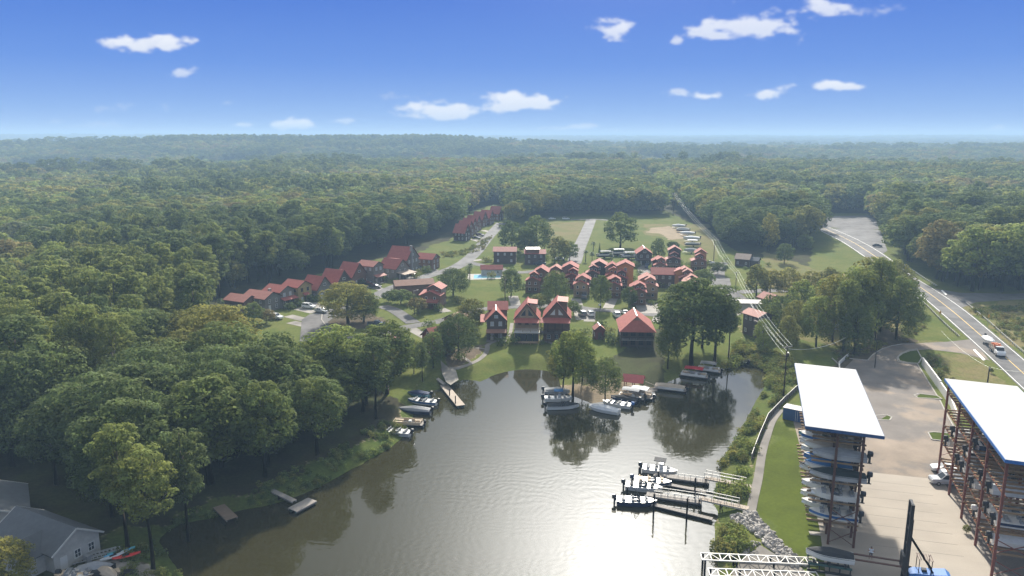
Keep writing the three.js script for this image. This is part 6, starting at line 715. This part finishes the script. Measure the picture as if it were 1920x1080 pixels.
// gazebo with its deck
{
  const b = G(1188, 722), g = thing('gazebo', 'open timber gazebo with bright red metal roof by the water', 'gazebo', [b.x, ground(b.x, b.z), b.z], rad(72)); const r = new MB(); gableRoof(r, 3.4, 4.4, 2.7, 1.1, 0.35, 0.1); r.build('roof', mat('bright_red_roof', [0.4, 0.05, 0.05], 0.5, { map: fineTex, bumpMap: ribTex, bumpScale: 0.03 }), g); for (const x of [-1.5, 1.5]) for (const z of [-2, 0, 2]) new MB().box(x, 1.3, z, 0.16, 2.8, 0.16).build('post', M.red_log, g); new MB().box(0, 0.9, 0, 1.6, 0.12, 2.2).build('table', M.deck_wood, g);
  const A = G(1202, 738), B2 = G(1222, 722); const dk = thing('lakeside_deck', 'dark timber deck with pale handrail beside the gazebo', 'deck', [(A.x + B2.x) / 2 - 1, 1.0, (A.z + B2.z) / 2 - 1], rad(30)); for (let i = 0; i < 14; i++) new MB().box(0, 0.0, -2.2 + i * 0.33, 6, 0.1, 0.3).build('plank', M.grey_wood, dk); for (const x of [-2.8, 0, 2.8]) for (const z of [-2, 2]) new MB().box(x, -0.9, z, 0.18, 1.8, 0.18).build('post', M.dark_log, dk); railing(dk, [[-3, 2.3], [3, 2.3], [3, -2.3]], 0.05, 1, M.pale_wood);
}
// ------------------------------------------------------------------ jetties of the village and the wooded shore
{
  const W = (x, y, h = 0.6) => atY(x, y, h);
  pier('swim_dock', 'wide pale floating dock reaching into the lake beside the boat ramp', W(832, 721), W(864, 760), 2.0, 0.6, M.pale_wood, { float: 1, plank: 0.6 }); pier('gangplank', 'narrow dark gangplank from the bank to the pale floating dock', W(816, 705, 1.2), W(834, 722, 0.8), 1.0, 1.0, M.grey_wood, { cat: 'gangplank' });
  for (const [x, y0, y1] of [[843, 742, 729], [854, 757, 742]]) { const b = atY(x, y0, 0.5), h = topY(b, y1); top(new MB().cyl([b.x, -1.5, b.z], [b.x, 0.5 + h, b.z], 0.12, 0.12, 8).build('p', M.piling), 'dock_post', 'dark post standing through the pale floating dock', 'post', 'posts of the pale floating dock'); }
  pier('wooden_jetty', 'short weathered jetty beside the overhanging pines', W(410, 948, 0.9), W(435, 972, 0.9), 1.9, 0.9, M.deck_wood, { legs: [0.1, 0.9], plank: 0.35 }); pier('swim_platform', 'square grey floating platform off the wooded shore', W(548, 956), W(586, 936), 2.2, 0.6, M.grey_wood, { float: 1, plank: 0.4 }); pier('gangplank', 'sloping grey gangplank to the square platform', W(503, 913, 1.2), W(552, 941, 0.75), 1.0, 0.95, M.grey_wood, { cat: 'gangplank', legs: [0.5] });
  const S = (x, y, o, t, label) => boat(o, atY(x, y, 0), t, 'moored_boat', label, null, o.pontoon ? -0.15 : -0.25);
  S(792, 757, { hull: 'gel_white', band: 'gel_blue', tower: 1, L: 7, key: 'e1', engine: 'black_plastic' }, head(-0.97, -0.25), 'blue and white wake boat with tow tower at the wooded shore'); S(777, 774, { hull: 'gel_navy', cover: 'cover_grey', L: 7.4, B: 2.6, key: 'e2' }, head(-0.98, -0.15), 'navy boat under a grey cover at the wooded shore'); S(765, 797, { pontoon: 1, side: 'vinyl_tan', L: 7.2, key: 'e3', canopy: null }, head(-0.98, -0.12), 'pontoon boat with cream seats at the wooded shore'); S(742, 815, { L: 6.4, key: 'e4', band: 'gel_grey' }, head(-0.95, -0.25), 'white open boat nosed under the trees'); S(785, 744, { L: 5.4, key: 'e5', cover: 'cover_navy', hull: 'gel_teal' }, head(-0.97, -0.2), 'small boat with dark canopy behind the blue wake boat');
  S(1056, 766, { hull: 'gel_white', cover: 'cover_black', tower: 1, L: 7.4, key: 'f1' }, head(0.97, -0.1), 'white boat with black cover at the tip of the sandy point'); S(1047, 752, { hull: 'gel_white', L: 6.4, ttop: 'cover_blue', shield: false, key: 'f2' }, head(0.98, 0.0), 'white boat with blue canopy off the sandy point'); S(1045, 738, { hull: 'gel_grey', L: 6, cover: 'cover_grey', key: 'f3' }, head(0.98, 0.1), 'grey covered boat behind the blue canopy boat'); S(1132, 772, { hull: 'gel_white', L: 7.2, B: 2.6, cover: 'cover_white', key: 'f4', engine: null }, head(-0.86, -0.45), 'white cuddy cruiser nosed onto the sandy point'); S(1156, 762, { hull: 'gel_white', L: 6.6, key: 'f5', engine: 'bright_blue' }, head(-0.86, -0.4), 'tan bowrider with a blue motor cover beside the cruiser'); S(1170, 753, { hull: 'gel_navy', L: 6.4, cover: 'cover_black', key: 'f6' }, head(-0.9, -0.4), 'black covered boat in the row at the sandy point'); S(1183, 748, { pontoon: 1, L: 6.6, canopy: 'cover_grey', key: 'f7' }, head(-0.9, -0.35), 'pontoon boat with grey canopy in the row at the sandy point'); S(1200, 746, { pontoon: 1, L: 6.4, canopy: 'cover_teal' in M ? 'cover_teal' : 'cover_white', key: 'f8', side: 'vinyl_tan' }, head(-0.9, -0.4), 'pontoon boat with pale canopy beside the timber deck');
  S(1256, 732, { pontoon: 1, L: 8, cover: 'cover_tan', key: 'f9' }, head(-0.92, -0.35), 'pontoon boat under a flat tan cover beside the deck'); S(1301, 707, { pontoon: 1, L: 7.4, canopy: 'cover_red', key: 'f10' }, head(-0.9, -0.4), 'pontoon boat with bright red canopy under the big pine'); S(1328, 697, { pontoon: 1, L: 6.6, canopy: 'cover_grey', key: 'f11' }, head(-0.9, -0.4), 'pontoon boat with grey canopy beside the red one'); S(1386, 682, { L: 4.6, B: 1.8, hull: 'gel_black', key: 'f12', shield: false }, head(-0.7, -0.7), 'small dark skiff on the reedy bank');
}
// ------------------------------------------------------------------ parked cars and trailers
{
  const c = (x, y, t, paint, yaw, label) => { const p = G(x, y); p.y += 0.08; return car(t, paint, p, rad(yaw), label, 'parked cars'); };
  c(1772, 884, 'sedan', 'white', 172, 'white sedan parked beside the orange rack'); c(1790, 896, 'suv', 'white', 172, 'white SUV with dark side windows parked beside the orange rack'); c(1776, 908, 'pickup', 'silver', 172, 'silver pickup parked behind the first rack post');
  c(579, 578, 'suv', 'white', -20, 'white SUV on the concrete drive beside the yellow-fronted house'); c(602, 586, 'sedan', 'silver', -30, 'silver sedan at the edge of the turning circle'); c(518, 598, 'suv', 'white', -25, 'pale SUV beside the flowering shrub'); c(692, 535, 'pickup', 'black', -25, 'black pickup in front of the row houses'); c(704, 540, 'sedan', 'navy', -20, 'dark blue sedan behind the black pickup'); c(781, 508, 'suv', 'navy', -30, 'dark SUV beside the pale carport'); c(790, 504, 'sedan', 'grey', -30, 'grey sedan outside the large grey house'); c(769, 517, 'sedan', 'red', 150, 'red car under the pale carport'); c(706, 612, 'pickup', 'navy', 5, 'dark pickup on the verge under the big yellowing tree');
  c(1035, 412, 'sedan', 'white', 5, 'white sedan at the edge of the hilltop field'); c(1061, 412, 'suv', 'white', 5, 'white SUV at the edge of the hilltop field'); c(1050, 488, 'sedan', 'silver', 5, 'silver sedan beside the hill street shrubs'); c(1012, 497, 'pickup', 'navy', 2, 'dark pickup on the lawn of the clerestory house'); c(1213, 502, 'suv', 'blue', 80, 'dark blue SUV in the parking court'); c(1096, 559, 'pickup', 'grey', 80, 'dark pickup with white bed cover on the drive'); c(1092, 592, 'suv', 'grey', 100, 'grey SUV beside the lakeside lane'); c(1107, 592, 'suv', 'white', 95, 'white SUV beside the planted bed'); c(1156, 594, 'suv', 'white', 95, 'white SUV parked behind the hipped house'); c(1172, 590, 'sedan', 'white', 95, 'white sedan parked behind the hipped house'); c(1330, 495, 'sedan', 'white', 5, 'white sedan beside the rounded shrubs'); c(900, 443, 'suv', 'navy', -15, 'dark SUV on the hill road drive'); c(893, 448, 'sedan', 'black', -15, 'black sedan on the hill road drive'); c(1645, 463, 'sedan', 'navy', -30, 'dark car at the edge of the roadside apron'); c(1275, 538, 'suv', 'black', -10, 'black SUV below the dark red-roofed house');
  const st = (x, y, o, label, yaw = 170) => { const p = G(x, y); boat(o, p, rad(yaw), 'stored_boat', label, 'boats stored in the field', p.y + 0.75); const t = thing('boat_trailer', 'galvanized trailer under ' + label, 'trailer', p, rad(yaw)); new MB().box(0.3, 0.6, 0, 7, 0.16, 0.3).box(-0.4, 0.55, 0, 0.2, 0.14, 2.2).build('frame', M.galv, t); for (const z of [-1.05, 1.05]) new MB().cyl([-0.5, 0.34, z - 0.1], [-0.5, 0.34, z + 0.1], 0.34, 0.34, 10).build('wheel', M.rubber, t); };
  st(1272, 428, { cover: 'cover_white', key: 'g1', L: 8 }, 'white covered boat at the end of the field row'); st(1280, 435, { pontoon: 1, cover: 'cover_grey', key: 'g2', L: 8 }, 'grey covered pontoon in the field row'); st(1288, 442, { hull: 'gel_white', cover: 'cover_white', key: 'g3', L: 8.4, B: 2.8 }, 'long white cruiser in the field row'); st(1296, 454, { hull: 'gel_white', cover: 'cover_white', key: 'g4', L: 8.6, B: 3, D: 1.9 }, 'large white cabin cruiser in the field row'); st(1298, 462, { pontoon: 1, canopy: 'cover_white', key: 'g5', L: 8 }, 'pontoon with white canopy in the field row'); st(1294, 475, { hull: 'gel_grey', cover: 'cover_grey', key: 'g6', L: 6 }, 'small grey covered boat beside the orange three-tier house');
  st(1135, 484, { pontoon: 1, canopy: 'cover_grey', cover: 'cover_black', key: 'g7', L: 8 }, 'pontoon under grey canopy behind the palms', 5); st(1160, 480, { pontoon: 1, canopy: 'cover_white', cover: 'cover_black', key: 'g8', L: 8 }, 'pontoon under white canopy behind the palms', 5); st(1180, 486, { pontoon: 1, canopy: 'cover_grey', cover: 'cover_navy', key: 'g9', L: 8 }, 'navy covered pontoon behind the orange house', 8);
}
// ------------------------------------------------------------------ poles and wires
function pole(x, y, ty, label, o = {}) { const b = G(x, y); b.y = ground(b.x, b.z); const h = topY(b, ty), g = thing('utility_pole', label, 'pole', b, o.yaw ?? 0.6); new MB().cyl([0, -0.3, 0], [0, h, 0], o.r ?? 0.17, (o.r ?? 0.17) * 0.7, 9).build('shaft', M[o.m ?? 'pole_wood'], g); for (const [dy, w] of o.arms ?? []) { const a = new MB().box(0, h - dy, 0.12, w, 0.14, 0.12).build('crossarm', M.grey_wood, g); for (const s of [-0.45, -0.15, 0.45]) new MB().cyl([s * w, h - dy + 0.07, 0.12], [s * w, h - dy + 0.3, 0.12], 0.06, 0.05, 6).build('insulator', M.gel_grey, a); } if (o.can) new MB().cyl([0.32, h - 2.6, 0], [0.32, h - 1.7, 0], 0.24, 0.24, 10).build('transformer', M.galv, g); if (o.lamp) { new MB().bar([0, h - 0.1, 0], [1.2, h + 0.1, 0], 0.08, 0.08).build('lamp_arm', M.galv, g); new MB().box(1.4, h + 0.08, 0, 0.6, 0.12, 0.26).build('lamp_head', M.galv, g); } g.userData.h = undefined; g.updateMatrixWorld(true); return { g, at: (dx, dy) => g.localToWorld(new THREE.Vector3(dx, h - dy + 0.3, 0.12)) }; }
function wire(a, b, sag, label, r = 0.028) { const c = new THREE.QuadraticBezierCurve3(a, a.clone().lerp(b, 0.5).setY((a.y + b.y) / 2 - 2 * sag), b), m = new THREE.Mesh(new THREE.TubeGeometry(c, 16, r, 4), M.wire); m.castShadow = true; return top(m, 'power_line', label, 'cable', label); }
{
  const pA = pole(1469, 742, 648, 'tall wooden pole with crossarms between the lake bank and the white roof', { arms: [[0.3, 2.6], [2.2, 1.6]], can: 1, yaw: 0.3 }), pB = pole(1338, 490, 449, 'double crossarm pole above the street of stored boats', { arms: [[0.3, 3.4]], r: 0.2, yaw: 0.2 }), pC = pole(1379, 545, 510, 'wooden pole beside the east street', { arms: [[0.3, 2.4]], yaw: 0.2 }), pD = pole(1262, 402, 362, 'dark pole at the corner of the cut through the woods', { arms: [[0.3, 2.6]], yaw: 0.2 }), pE = pole(1851, 722, 687, 'short dark pole between the highway and the blue-edged roof', { arms: [[0.5, 1.2]] }), pF = pole(947, 592, 518, 'pale concrete pole beside the dark gabled house', { m: 'pole_pale', arms: [[1.2, 1.2]] }), pG = pole(777, 590, 545, 'pale street light pole beside the rounded shrub', { m: 'pole_pale', lamp: 1, r: 0.12 }), pH = pole(1640, 690, 640, 'slim pole among the pines at the edge of the grove', { r: 0.12 });
  for (const k of [-1, 0, 1]) { wire(pA.at(k * 1.15, 0.3), pC.at(k, 0.3), 1.6, 'overhead power line from the lake bank pole to the east street'); wire(pC.at(k, 0.3), pB.at(k * 1.4, 0.3), 1.2, 'overhead power line from the east street to the double crossarm pole'); wire(pB.at(k * 1.4, 0.3), pD.at(k * 1.1, 0.3), 1.6, 'overhead power line running to the cut through the woods'); }
  for (const k of [-1, 1]) { wire(pA.at(k * 0.7, 2.2), G(1402, 597, 6), 1.0, 'service line from the lake bank pole to the raised dark house'); wire(pA.at(0.3 * k, 1.0), G(1580, 690, 8), 1.2, 'service line from the lake bank pole towards the marina entrance'); }
  wire(pB.at(-1.4, 0.3), G(1358, 515, 5), 0.8, 'guy line from the double crossarm pole'); wire(pE.at(0.4, 0.5), G(1930, 770, 9), 0.5, 'service line above the blue-edged roof'); wire(pE.at(-0.4, 0.5), G(1760, 660, 6), 0.8, 'service line above the yellow meadow');
  // flag pole and garden bed
  const fp = G(1121, 606), f = thing('flag_pole', 'thin flag pole in the planted bed with a small flag', 'flag pole', fp, 0.4); new MB().cyl([0, 0, 0], [0, 6.4, 0], 0.05, 0.04, 6).build('pole', M.galv, f); new MB().box(0.55, 5.9, 0, 1.0, 0.62, 0.02).build('flag', M.cover_white, f);
}
// ------------------------------------------------------------------ single trees
{
  const T = (x, y, ty, spread, kind, tone, name, label, v = 0) => { const p = G(x, y); p.y = ground(p.x, p.z); const h = topY(p, ty); plantTree(kind === 'tall' ? 'broad' : kind === 'broad' ? 'lawn' : kind === 'broad_mid' ? 'lawn_mid' : kind, v, tone, p, h, spread, v * 1.7 + x, name, label, null, kind.startsWith('pine') ? 'pale_bark' : 'bark'); };
  T(653, 606, 526, 1.75, 'broad', 'yellow', 'shade_tree', 'large spreading yellow-green tree on the island of the turning circle', 1); T(682, 604, 545, 1.5, 'broad', 'mid', 'shade_tree', 'dark green tree pressed against the yellowing island tree', 3);
  T(850, 556, 500, 1.4, 'broad', 'deep', 'garden_tree', 'dense dark tree between the pool lawn and the stepped-roof house', 2); T(860, 672, 588, 1.1, 'broad', 'deep', 'garden_tree', 'dark evergreen tree above the lakeside path and ramp', 4); T(836, 668, 600, 1.0, 'broad', 'deep', 'garden_tree', 'dark tree beside the red gabled cottage', 0); T(885, 622, 558, 1.35, 'broad', 'olive', 'garden_tree', 'olive tree behind the dark gabled lake house', 5); T(812, 690, 620, 0.9, 'broad', 'mid', 'garden_tree', 'tree with pale tips leaning over the gangplank', 1); T(792, 712, 640, 0.9, 'pine', 'pine_dark', 'bank_pine', 'dark pine on the grassy bank above the moored boats', 2);
  T(958, 556, 504, 1.1, 'broad', 'deep', 'garden_tree', 'dark tree beside the white-windowed stacked house', 3); T(1042, 572, 505, 1.0, 'broad', 'mid', 'garden_tree', 'tall tree in front of the hill-foot house', 2); T(1126, 577, 514, 1.0, 'broad', 'mid', 'garden_tree', 'leafy tree in front of the dark pink-roofed house', 5); T(1179, 576, 536, 1.2, 'broad', 'deep', 'garden_tree', 'rounded dark tree between two drives', 0); T(1012, 580, 552, 1.8, 'garden', 'olive', 'garden_tree', 'broad olive bush behind the tan log house', 1); T(1075, 592, 565, 1.2, 'garden', 'mid', 'garden_tree', 'bushy tree beside the white-windowed log house', 2);
  T(1074, 735, 616, 0.95, 'tall', 'fresh', 'point_tree', 'tall light green tree on the sandy point', 0); T(1056, 722, 640, 0.9, 'tall', 'olive', 'point_tree', 'smaller olive tree at the water edge of the sandy point', 2); T(1092, 712, 636, 0.85, 'tall', 'fresh', 'point_tree', 'light tree behind the tall tree of the sandy point', 3); T(1134, 746, 670, 0.9, 'tall', 'mid', 'point_tree', 'dark rounded tree over the boats at the sandy point', 4);
  T(1252, 688, 616, 0.85, 'tall', 'mid', 'point_tree', 'leaning tree beside the tan covered pontoon', 5); T(1296, 682, 524, 1.3, 'tall', 'deep', 'lake_pine', 'towering dark tree above the red canopy pontoon', 1); T(1340, 676, 532, 1.3, 'pine', 'pine_dark', 'lake_pine', 'tall dark pine at the head of the cove', 3); T(1268, 660, 552, 0.85, 'tall', 'olive', 'lake_pine', 'olive topped tree beside the hipped house', 3); T(1366, 666, 560, 0.9, 'pine', 'pine_dark', 'lake_pine', 'dark pine beside the raised dark house', 1); T(1316, 652, 540, 1.0, 'tall', 'mid', 'lake_pine', 'dense dark tree behind the towering tree', 2);
  T(1163, 464, 398, 1.35, 'broad_mid', 'mid', 'field_tree', 'large round tree beside the hill street', 1); T(1006, 474, 404, 1.2, 'broad_mid', 'mid', 'field_tree', 'tall tree behind the clerestory house', 2); T(960, 470, 412, 1.3, 'broad_mid', 'deep', 'field_tree', 'dark tree behind the pink-brown roofed house', 3); T(985, 478, 425, 1.1, 'broad_mid', 'mid', 'field_tree', 'tree between the two dark houses of the back row', 4); T(1048, 492, 442, 1.3, 'broad_mid', 'olive', 'field_tree', 'spreading bush-like tree beside the silver sedan', 0); T(1068, 488, 452, 1.3, 'broad_mid', 'mid', 'field_tree', 'leafy tree at the corner of the hill street', 5);
  T(1234, 487, 446, 0.9, 'broad_mid', 'deep', 'field_tree', 'neat tree beside the pale-ridged dark house', 2); T(1262, 470, 452, 1.5, 'garden', 'deep', 'field_tree', 'round bush behind the three-tier house', 0); T(1318, 540, 505, 1.4, 'garden', 'mid', 'garden_tree', 'wide rounded shrub beside the east parking court', 1); T(1346, 515, 492, 1.5, 'garden', 'deep', 'garden_tree', 'flat-topped round shrub beside the white sedan', 2);
  T(784, 588, 558, 1.5, 'garden', 'rust', 'garden_tree', 'rounded reddish shrub beside the street light', 0); T(752, 570, 543, 2.0, 'garden', 'mid', 'garden_tree', 'clipped hedge tree in front of the brown-roofed house', 1); T(728, 566, 546, 1.2, 'garden', 'deep', 'garden_tree', 'dark shrub beside the garden lane', 2); T(476, 612, 566, 1.2, 'broad_mid', 'mid', 'garden_tree', 'tree in front of the low pink-roofed house', 1); T(500, 606, 580, 1.4, 'garden', 'rust', 'flowering_shrub', 'pinkish flowering shrub in front of the end house', 2);
  const grove = [[1418, 556, 494, 1.2, 'olive'], [1444, 552, 505, 1.3, 'yellow'], [1478, 556, 502, 1.4, 'yellow'], [1520, 552, 506, 1.3, 'yellow'], [1555, 560, 500, 1.2, 'olive'], [1500, 594, 524, 1.0, 'fresh'], [1460, 625, 555, 1.0, 'mid'], [1492, 640, 560, 0.9, 'olive'], [1530, 650, 552, 0.9, 'fresh'], [1600, 640, 500, 0.9, 'fresh'], [1625, 600, 482, 1.0, 'yellow'], [1650, 622, 490, 0.9, 'olive'], [1680, 636, 512, 0.9, 'mid'], [1600, 665, 572, 0.9, 'mid'], [1440, 606, 552, 0.9, 'mid'], [1475, 662, 590, 0.9, 'olive'], [1560, 640, 512, 0.9, 'yellow'], [1430, 652, 596, 0.8, 'fresh'], [1676, 572, 488, 1.1, 'olive'], [1545, 606, 520, 0.9, 'fresh']];
  grove.forEach(([x, y, ty, s, tone], i) => T(x, y, ty, s, y > 630 ? 'broad' : 'broad_mid', tone, 'grove_tree', `${treeWords[tone]} tree of the sunny grove between the village and the highway`, i)); scene.children.forEach((o) => { if (o.name.startsWith('grove_tree')) o.userData.group = o.userData.label.split(' tree ')[0] + ' grove trees'; });
  for (const [x, y, ty, w] of [[1640, 645, 478, 'tallest pine with bare pale trunk at the edge of the grove'], [1606, 652, 500, 'middling pine with pale trunk beside the tallest grove pine'], [1580, 662, 520, 'shortest pine at the grove edge beside the low white wall']]) T(x, y, ty, 0.9, 'pine', 'pine', 'grove_pine', w, x);
  T(1470, 494, 455, 1.2, 'broad_mid', 'deep', 'field_tree', 'dark solitary tree in the meadow beside the tan-roofed cabin', 3); T(1508, 470, 438, 1.3, 'broad_mid', 'mid', 'field_tree', 'bushy tree at the edge of the highway meadow', 1); T(1440, 470, 400, 0.7, 'broad_mid', 'yellow', 'field_tree', 'slender yellow tree at the wood edge', 2); T(1490, 462, 395, 1.0, 'broad_mid', 'olive', 'field_tree', 'rounded olive tree at the end of the wood', 4);
  T(1362, 592, 556, 1.1, 'garden', 'grey', 'flowering_tree', 'pale flowering tree beside the long low building', 1); T(1858, 700, 690, 1.0, 'garden', 'olive', 'roadside_bush', 'small bush on the yellow meadow verge', 0); T(240, 1036, 790, 1.0, 'pine', 'pine', 'shore_pine', 'tall pine with long bare trunk beside the cream house', 0); T(286, 1058, 842, 1.05, 'pine', 'pine', 'shore_pine', 'leaning tall pine at the tip of the wooded shore', 3); T(352, 996, 800, 0.9, 'pine', 'pine_dark', 'shore_pine', 'dark pine over the short weathered jetty', 1); T(12, 1110, 1010, 1.3, 'broad', 'yellow', 'yard_tree', 'yellow-green tree in front of the cream house porch', 2); T(1812, 1000, 985, 1, 'garden', 'olive', 'yard_bush', 'weed bush under the orange rack', 1);
  T(752, 700, 640, 1.1, 'broad', 'mid', 'bank_tree', 'green tree hiding the orange-roofed lakeside cottage', 2); T(726, 706, 632, 1.0, 'broad', 'olive', 'bank_tree', 'olive tree beside the hidden lakeside cottage', 4); T(776, 700, 648, 0.9, 'broad', 'fresh', 'bank_tree', 'bright green tree between the cottage and the ramp', 1); T(690, 712, 628, 1.0, 'broad', 'mid', 'bank_tree', 'green tree in front of the pink-roofed hidden cottage', 3); T(655, 716, 640, 1.0, 'broad', 'fresh', 'bank_tree', 'bright tree between the turning circle and the wood', 0);
  // shrubs round the houses
  const shrub = new THREE.Group(); { const a = new THREE.Mesh(leafGeo(77, broadLobes(78, 1.5, 1.0, 0, 9, 0.5).map((l) => [l[0], Math.max(0.25, l[1]), l[2], l[3], 0.9]), 260, 0.3), leafMats.mid); a.name = 'foliage'; const b = new THREE.Mesh(new MB().cyl([0, -0.1, 0], [0, 0.7, 0], 0.06, 0.04, 5).geo(), M.bark); b.name = 'stem'; for (const o of [a, b]) { o.castShadow = o.receiveShadow = true; shrub.add(o); } }
  const rs = rng(515), tn = ['mid', 'olive', 'fresh', 'deep']; for (const hh of [...scene.children]) { if (hh.userData.category !== 'house' || hh.position.z < -400 || hh.position.z > -150) continue; for (let i = 0; i < 4; i++) { const a = rs() * 6.28, q = 6.5 + 4.5 * rs(), x = hh.position.x + Math.cos(a) * q, z = hh.position.z + Math.sin(a) * q, y = ground(x, z), k = tn[Math.floor(rs() * 4)], sc = 0.8 + 1.1 * rs(); if (y < 1) continue; const c = shrub.clone(); c.children[0].material = leafMats[k]; c.position.set(x, y, z); c.scale.set(sc * 1.2, sc, sc * 1.1); c.rotation.y = a; top(c, 'garden_shrub', `${treeWords[k]} garden shrub beside a village house`, 'shrub', `${treeWords[k]} garden shrubs`); } }
  // palms and a slim cypress
  const palm = (x, y, ty, label) => { const p = G(x, y), h = topY(p, ty), g = thing('palm_tree', label, 'palm', p, x); new MB().cyl([0, -0.2, 0], [0.1, h * 0.8, 0], 0.2, 0.15, 8).build('trunk', M.pale_bark, g); const m = new MB(), r = rng(x); for (let i = 0; i < 26; i++) { const a = i * 2.4, e = 0.9 - 1.5 * (i / 26), L = h * 0.3 * (0.8 + 0.4 * r()), c = [0.1, h * 0.8, 0], u = [Math.cos(a) * Math.cos(e), Math.sin(e), Math.sin(a) * Math.cos(e)], t = [c[0] + u[0] * L * 0.6, c[1] + u[1] * L * 0.6 + 0.15, c[2] + u[2] * L * 0.6], q = [c[0] + u[0] * L, c[1] + u[1] * L - 0.35, c[2] + u[2] * L], s = [-Math.sin(a) * 0.3, 0, Math.cos(a) * 0.3]; m.tri(c, [t[0] + s[0], t[1] - 0.1, t[2] + s[2]], t); m.tri(c, t, [t[0] - s[0], t[1] - 0.1, t[2] - s[2]]); m.tri(t, [t[0] + s[0], t[1] - 0.1, t[2] + s[2]], q); m.tri(t, q, [t[0] - s[0], t[1] - 0.1, t[2] - s[2]]); } m.build('fronds', mat('frond', [0.1, 0.13, 0.05], 0.8), g); };
  palm(1112, 474, 452, 'tall palm on the slope beside the hill street'); palm(1098, 490, 468, 'palm with thick head at the foot of the hill street'); palm(1110, 494, 472, 'second palm at the foot of the hill street'); palm(1146, 492, 474, 'palm in front of the canopied pontoons'); palm(1184, 490, 473, 'palm beside the navy covered pontoon'); palm(881, 528, 492, 'slim palm at the corner of the pool deck'); palm(712, 650, 626, 'bushy palm beside the lakeside cottage');
  const cy = G(1124, 474), cg = thing('cypress', 'slim dark columnar cypress beside the hill street', 'tree', cy, 0); const cm = new THREE.Mesh(leafGeo(55, [...Array(14).keys()].map((i) => [0, 0.4 + i * 0.34, 0, 0.62 * (1 - i / 17), 1]), 700, 0.3), leafMats.deep); cm.name = 'crown'; cg.add(cm); new MB().cyl([0, -0.2, 0], [0, 1, 0], 0.12, 0.1, 6).build('trunk', M.bark, cg);
}
// ------------------------------------------------------------------ the cluttered yard by the cove
{
  const Y = 1.62, K = (x, y, m, yaw, label, L = 3.6) => { const p = atY(x, y, Y), g = thing('kayak', label, 'kayak', [p.x, ground(p.x, p.z) + 0.35, p.z], yaw); const s = new MB(); s.loft([-1, -0.7, -0.3, 0.3, 0.7, 1].map((t) => { const w = 0.42 * Math.sqrt(Math.max(0.02, 1 - t * t)) + 0.02, x2 = t * L / 2, u = 0.12 * t * t; return [[x2, u, 0], [x2, 0.2 + u, w], [x2, 0.34 + u, w * 0.6], [x2, 0.36 + u, 0], [x2, 0.34 + u, -w * 0.6], [x2, 0.2 + u, -w]]; })); s.build('hull', m, g); new MB().box(-0.1, 0.37, 0, 0.9, 0.04, 0.42).build('cockpit', M.black_plastic, g); };
  mat('kayak_red', [0.6, 0.04, 0.03], 0.4); mat('kayak_blue', [0.12, 0.4, 0.62], 0.4); mat('kayak_teal', [0.1, 0.38, 0.42], 0.4);
  K(238, 1048, M.kayak_red, 0.5, 'bright red kayak at the edge of the yard'); K(222, 1044, M.kayak_blue, 0.7, 'sky blue kayak beside the red one'); K(228, 1040, M.kayak_teal, 0.6, 'teal kayak behind the blue one'); K(214, 1049, M.cover_white, 0.8, 'white and blue kayak in the yard');
  const B2 = (x, y, o, t, label) => { const p = atY(x, y, Y); boat(o, [p.x, ground(p.x, p.z) + 0.1, p.z], t, 'yard_boat', label, null); }; B2(180, 1072, { L: 4.6, B: 1.7, D: 0.7, hull: 'gel_grey', cover: 'cover_grey', engine: null, key: 'y1' }, 0.2, 'upturned grey skiff in the cluttered yard'); B2(150, 1084, { L: 4.4, B: 1.7, D: 0.6, hull: 'vinyl_tan', shield: false, key: 'y2' }, 0.1, 'cream rowing boat in the cluttered yard'); B2(205, 1082, { L: 4.2, B: 1.6, D: 0.6, hull: 'gel_black', cover: 'cover_tan', engine: null, key: 'y3' }, -0.6, 'small tan covered boat in the cluttered yard');
  const lad = (x, y, t, label, i) => { const p = atY(x, y, Y), g = thing('aluminium_dock_section', label, 'dock section', [p.x, ground(p.x, p.z) + 0.3 + 0.25 * i, p.z], t); for (const z of [-0.5, 0.5]) new MB().box(0, 0, z, 4.4, 0.12, 0.1).build('rail', M.aluminium, g); for (let k = 0; k < 9; k++) new MB().box(-2 + k * 0.5, 0, 0, 0.1, 0.08, 0.92).build('rung', M.aluminium, g); new MB().box(-1.8, -0.3, 0, 0.2, 0.5, 0.9).box(1.8, -0.3, 0, 0.2, 0.5, 0.9).build('support', M.grey_wood, g); };
  lad(186, 1040, 0.55, 'stacked aluminium dock section against the cream house', 0); lad(196, 1042, 0.6, 'aluminium dock section beside the cream house wall', 1); lad(168, 1050, 0.5, 'aluminium dock section leaning over junk', 0);
  const r = rng(61); for (let i = 0; i < 14; i++) { const p = atY(100 + 150 * r(), 1052 + 40 * r(), Y), w = 0.5 + 0.9 * r(), h = 0.3 + 0.6 * r(), g = thing('storage_crate', ['black', 'grey', 'tan', 'wooden'][i % 4] + ' storage crate in the cluttered yard', 'crate', [p.x, ground(p.x, p.z), p.z], r() * 3, ['black', 'grey', 'tan', 'wooden'][i % 4] + ' yard crates'), m = [M.black_plastic, M.cover_grey, M.vinyl_tan, M.deck_wood][i % 4]; new MB().box(0, h / 2, 0, w, h, w * 0.7).build('box', m, g); new MB().box(0, h + 0.04, 0, w * 1.06, 0.08, w * 0.76).build('lid', m, g); }
}
renderer.render(scene, camera);
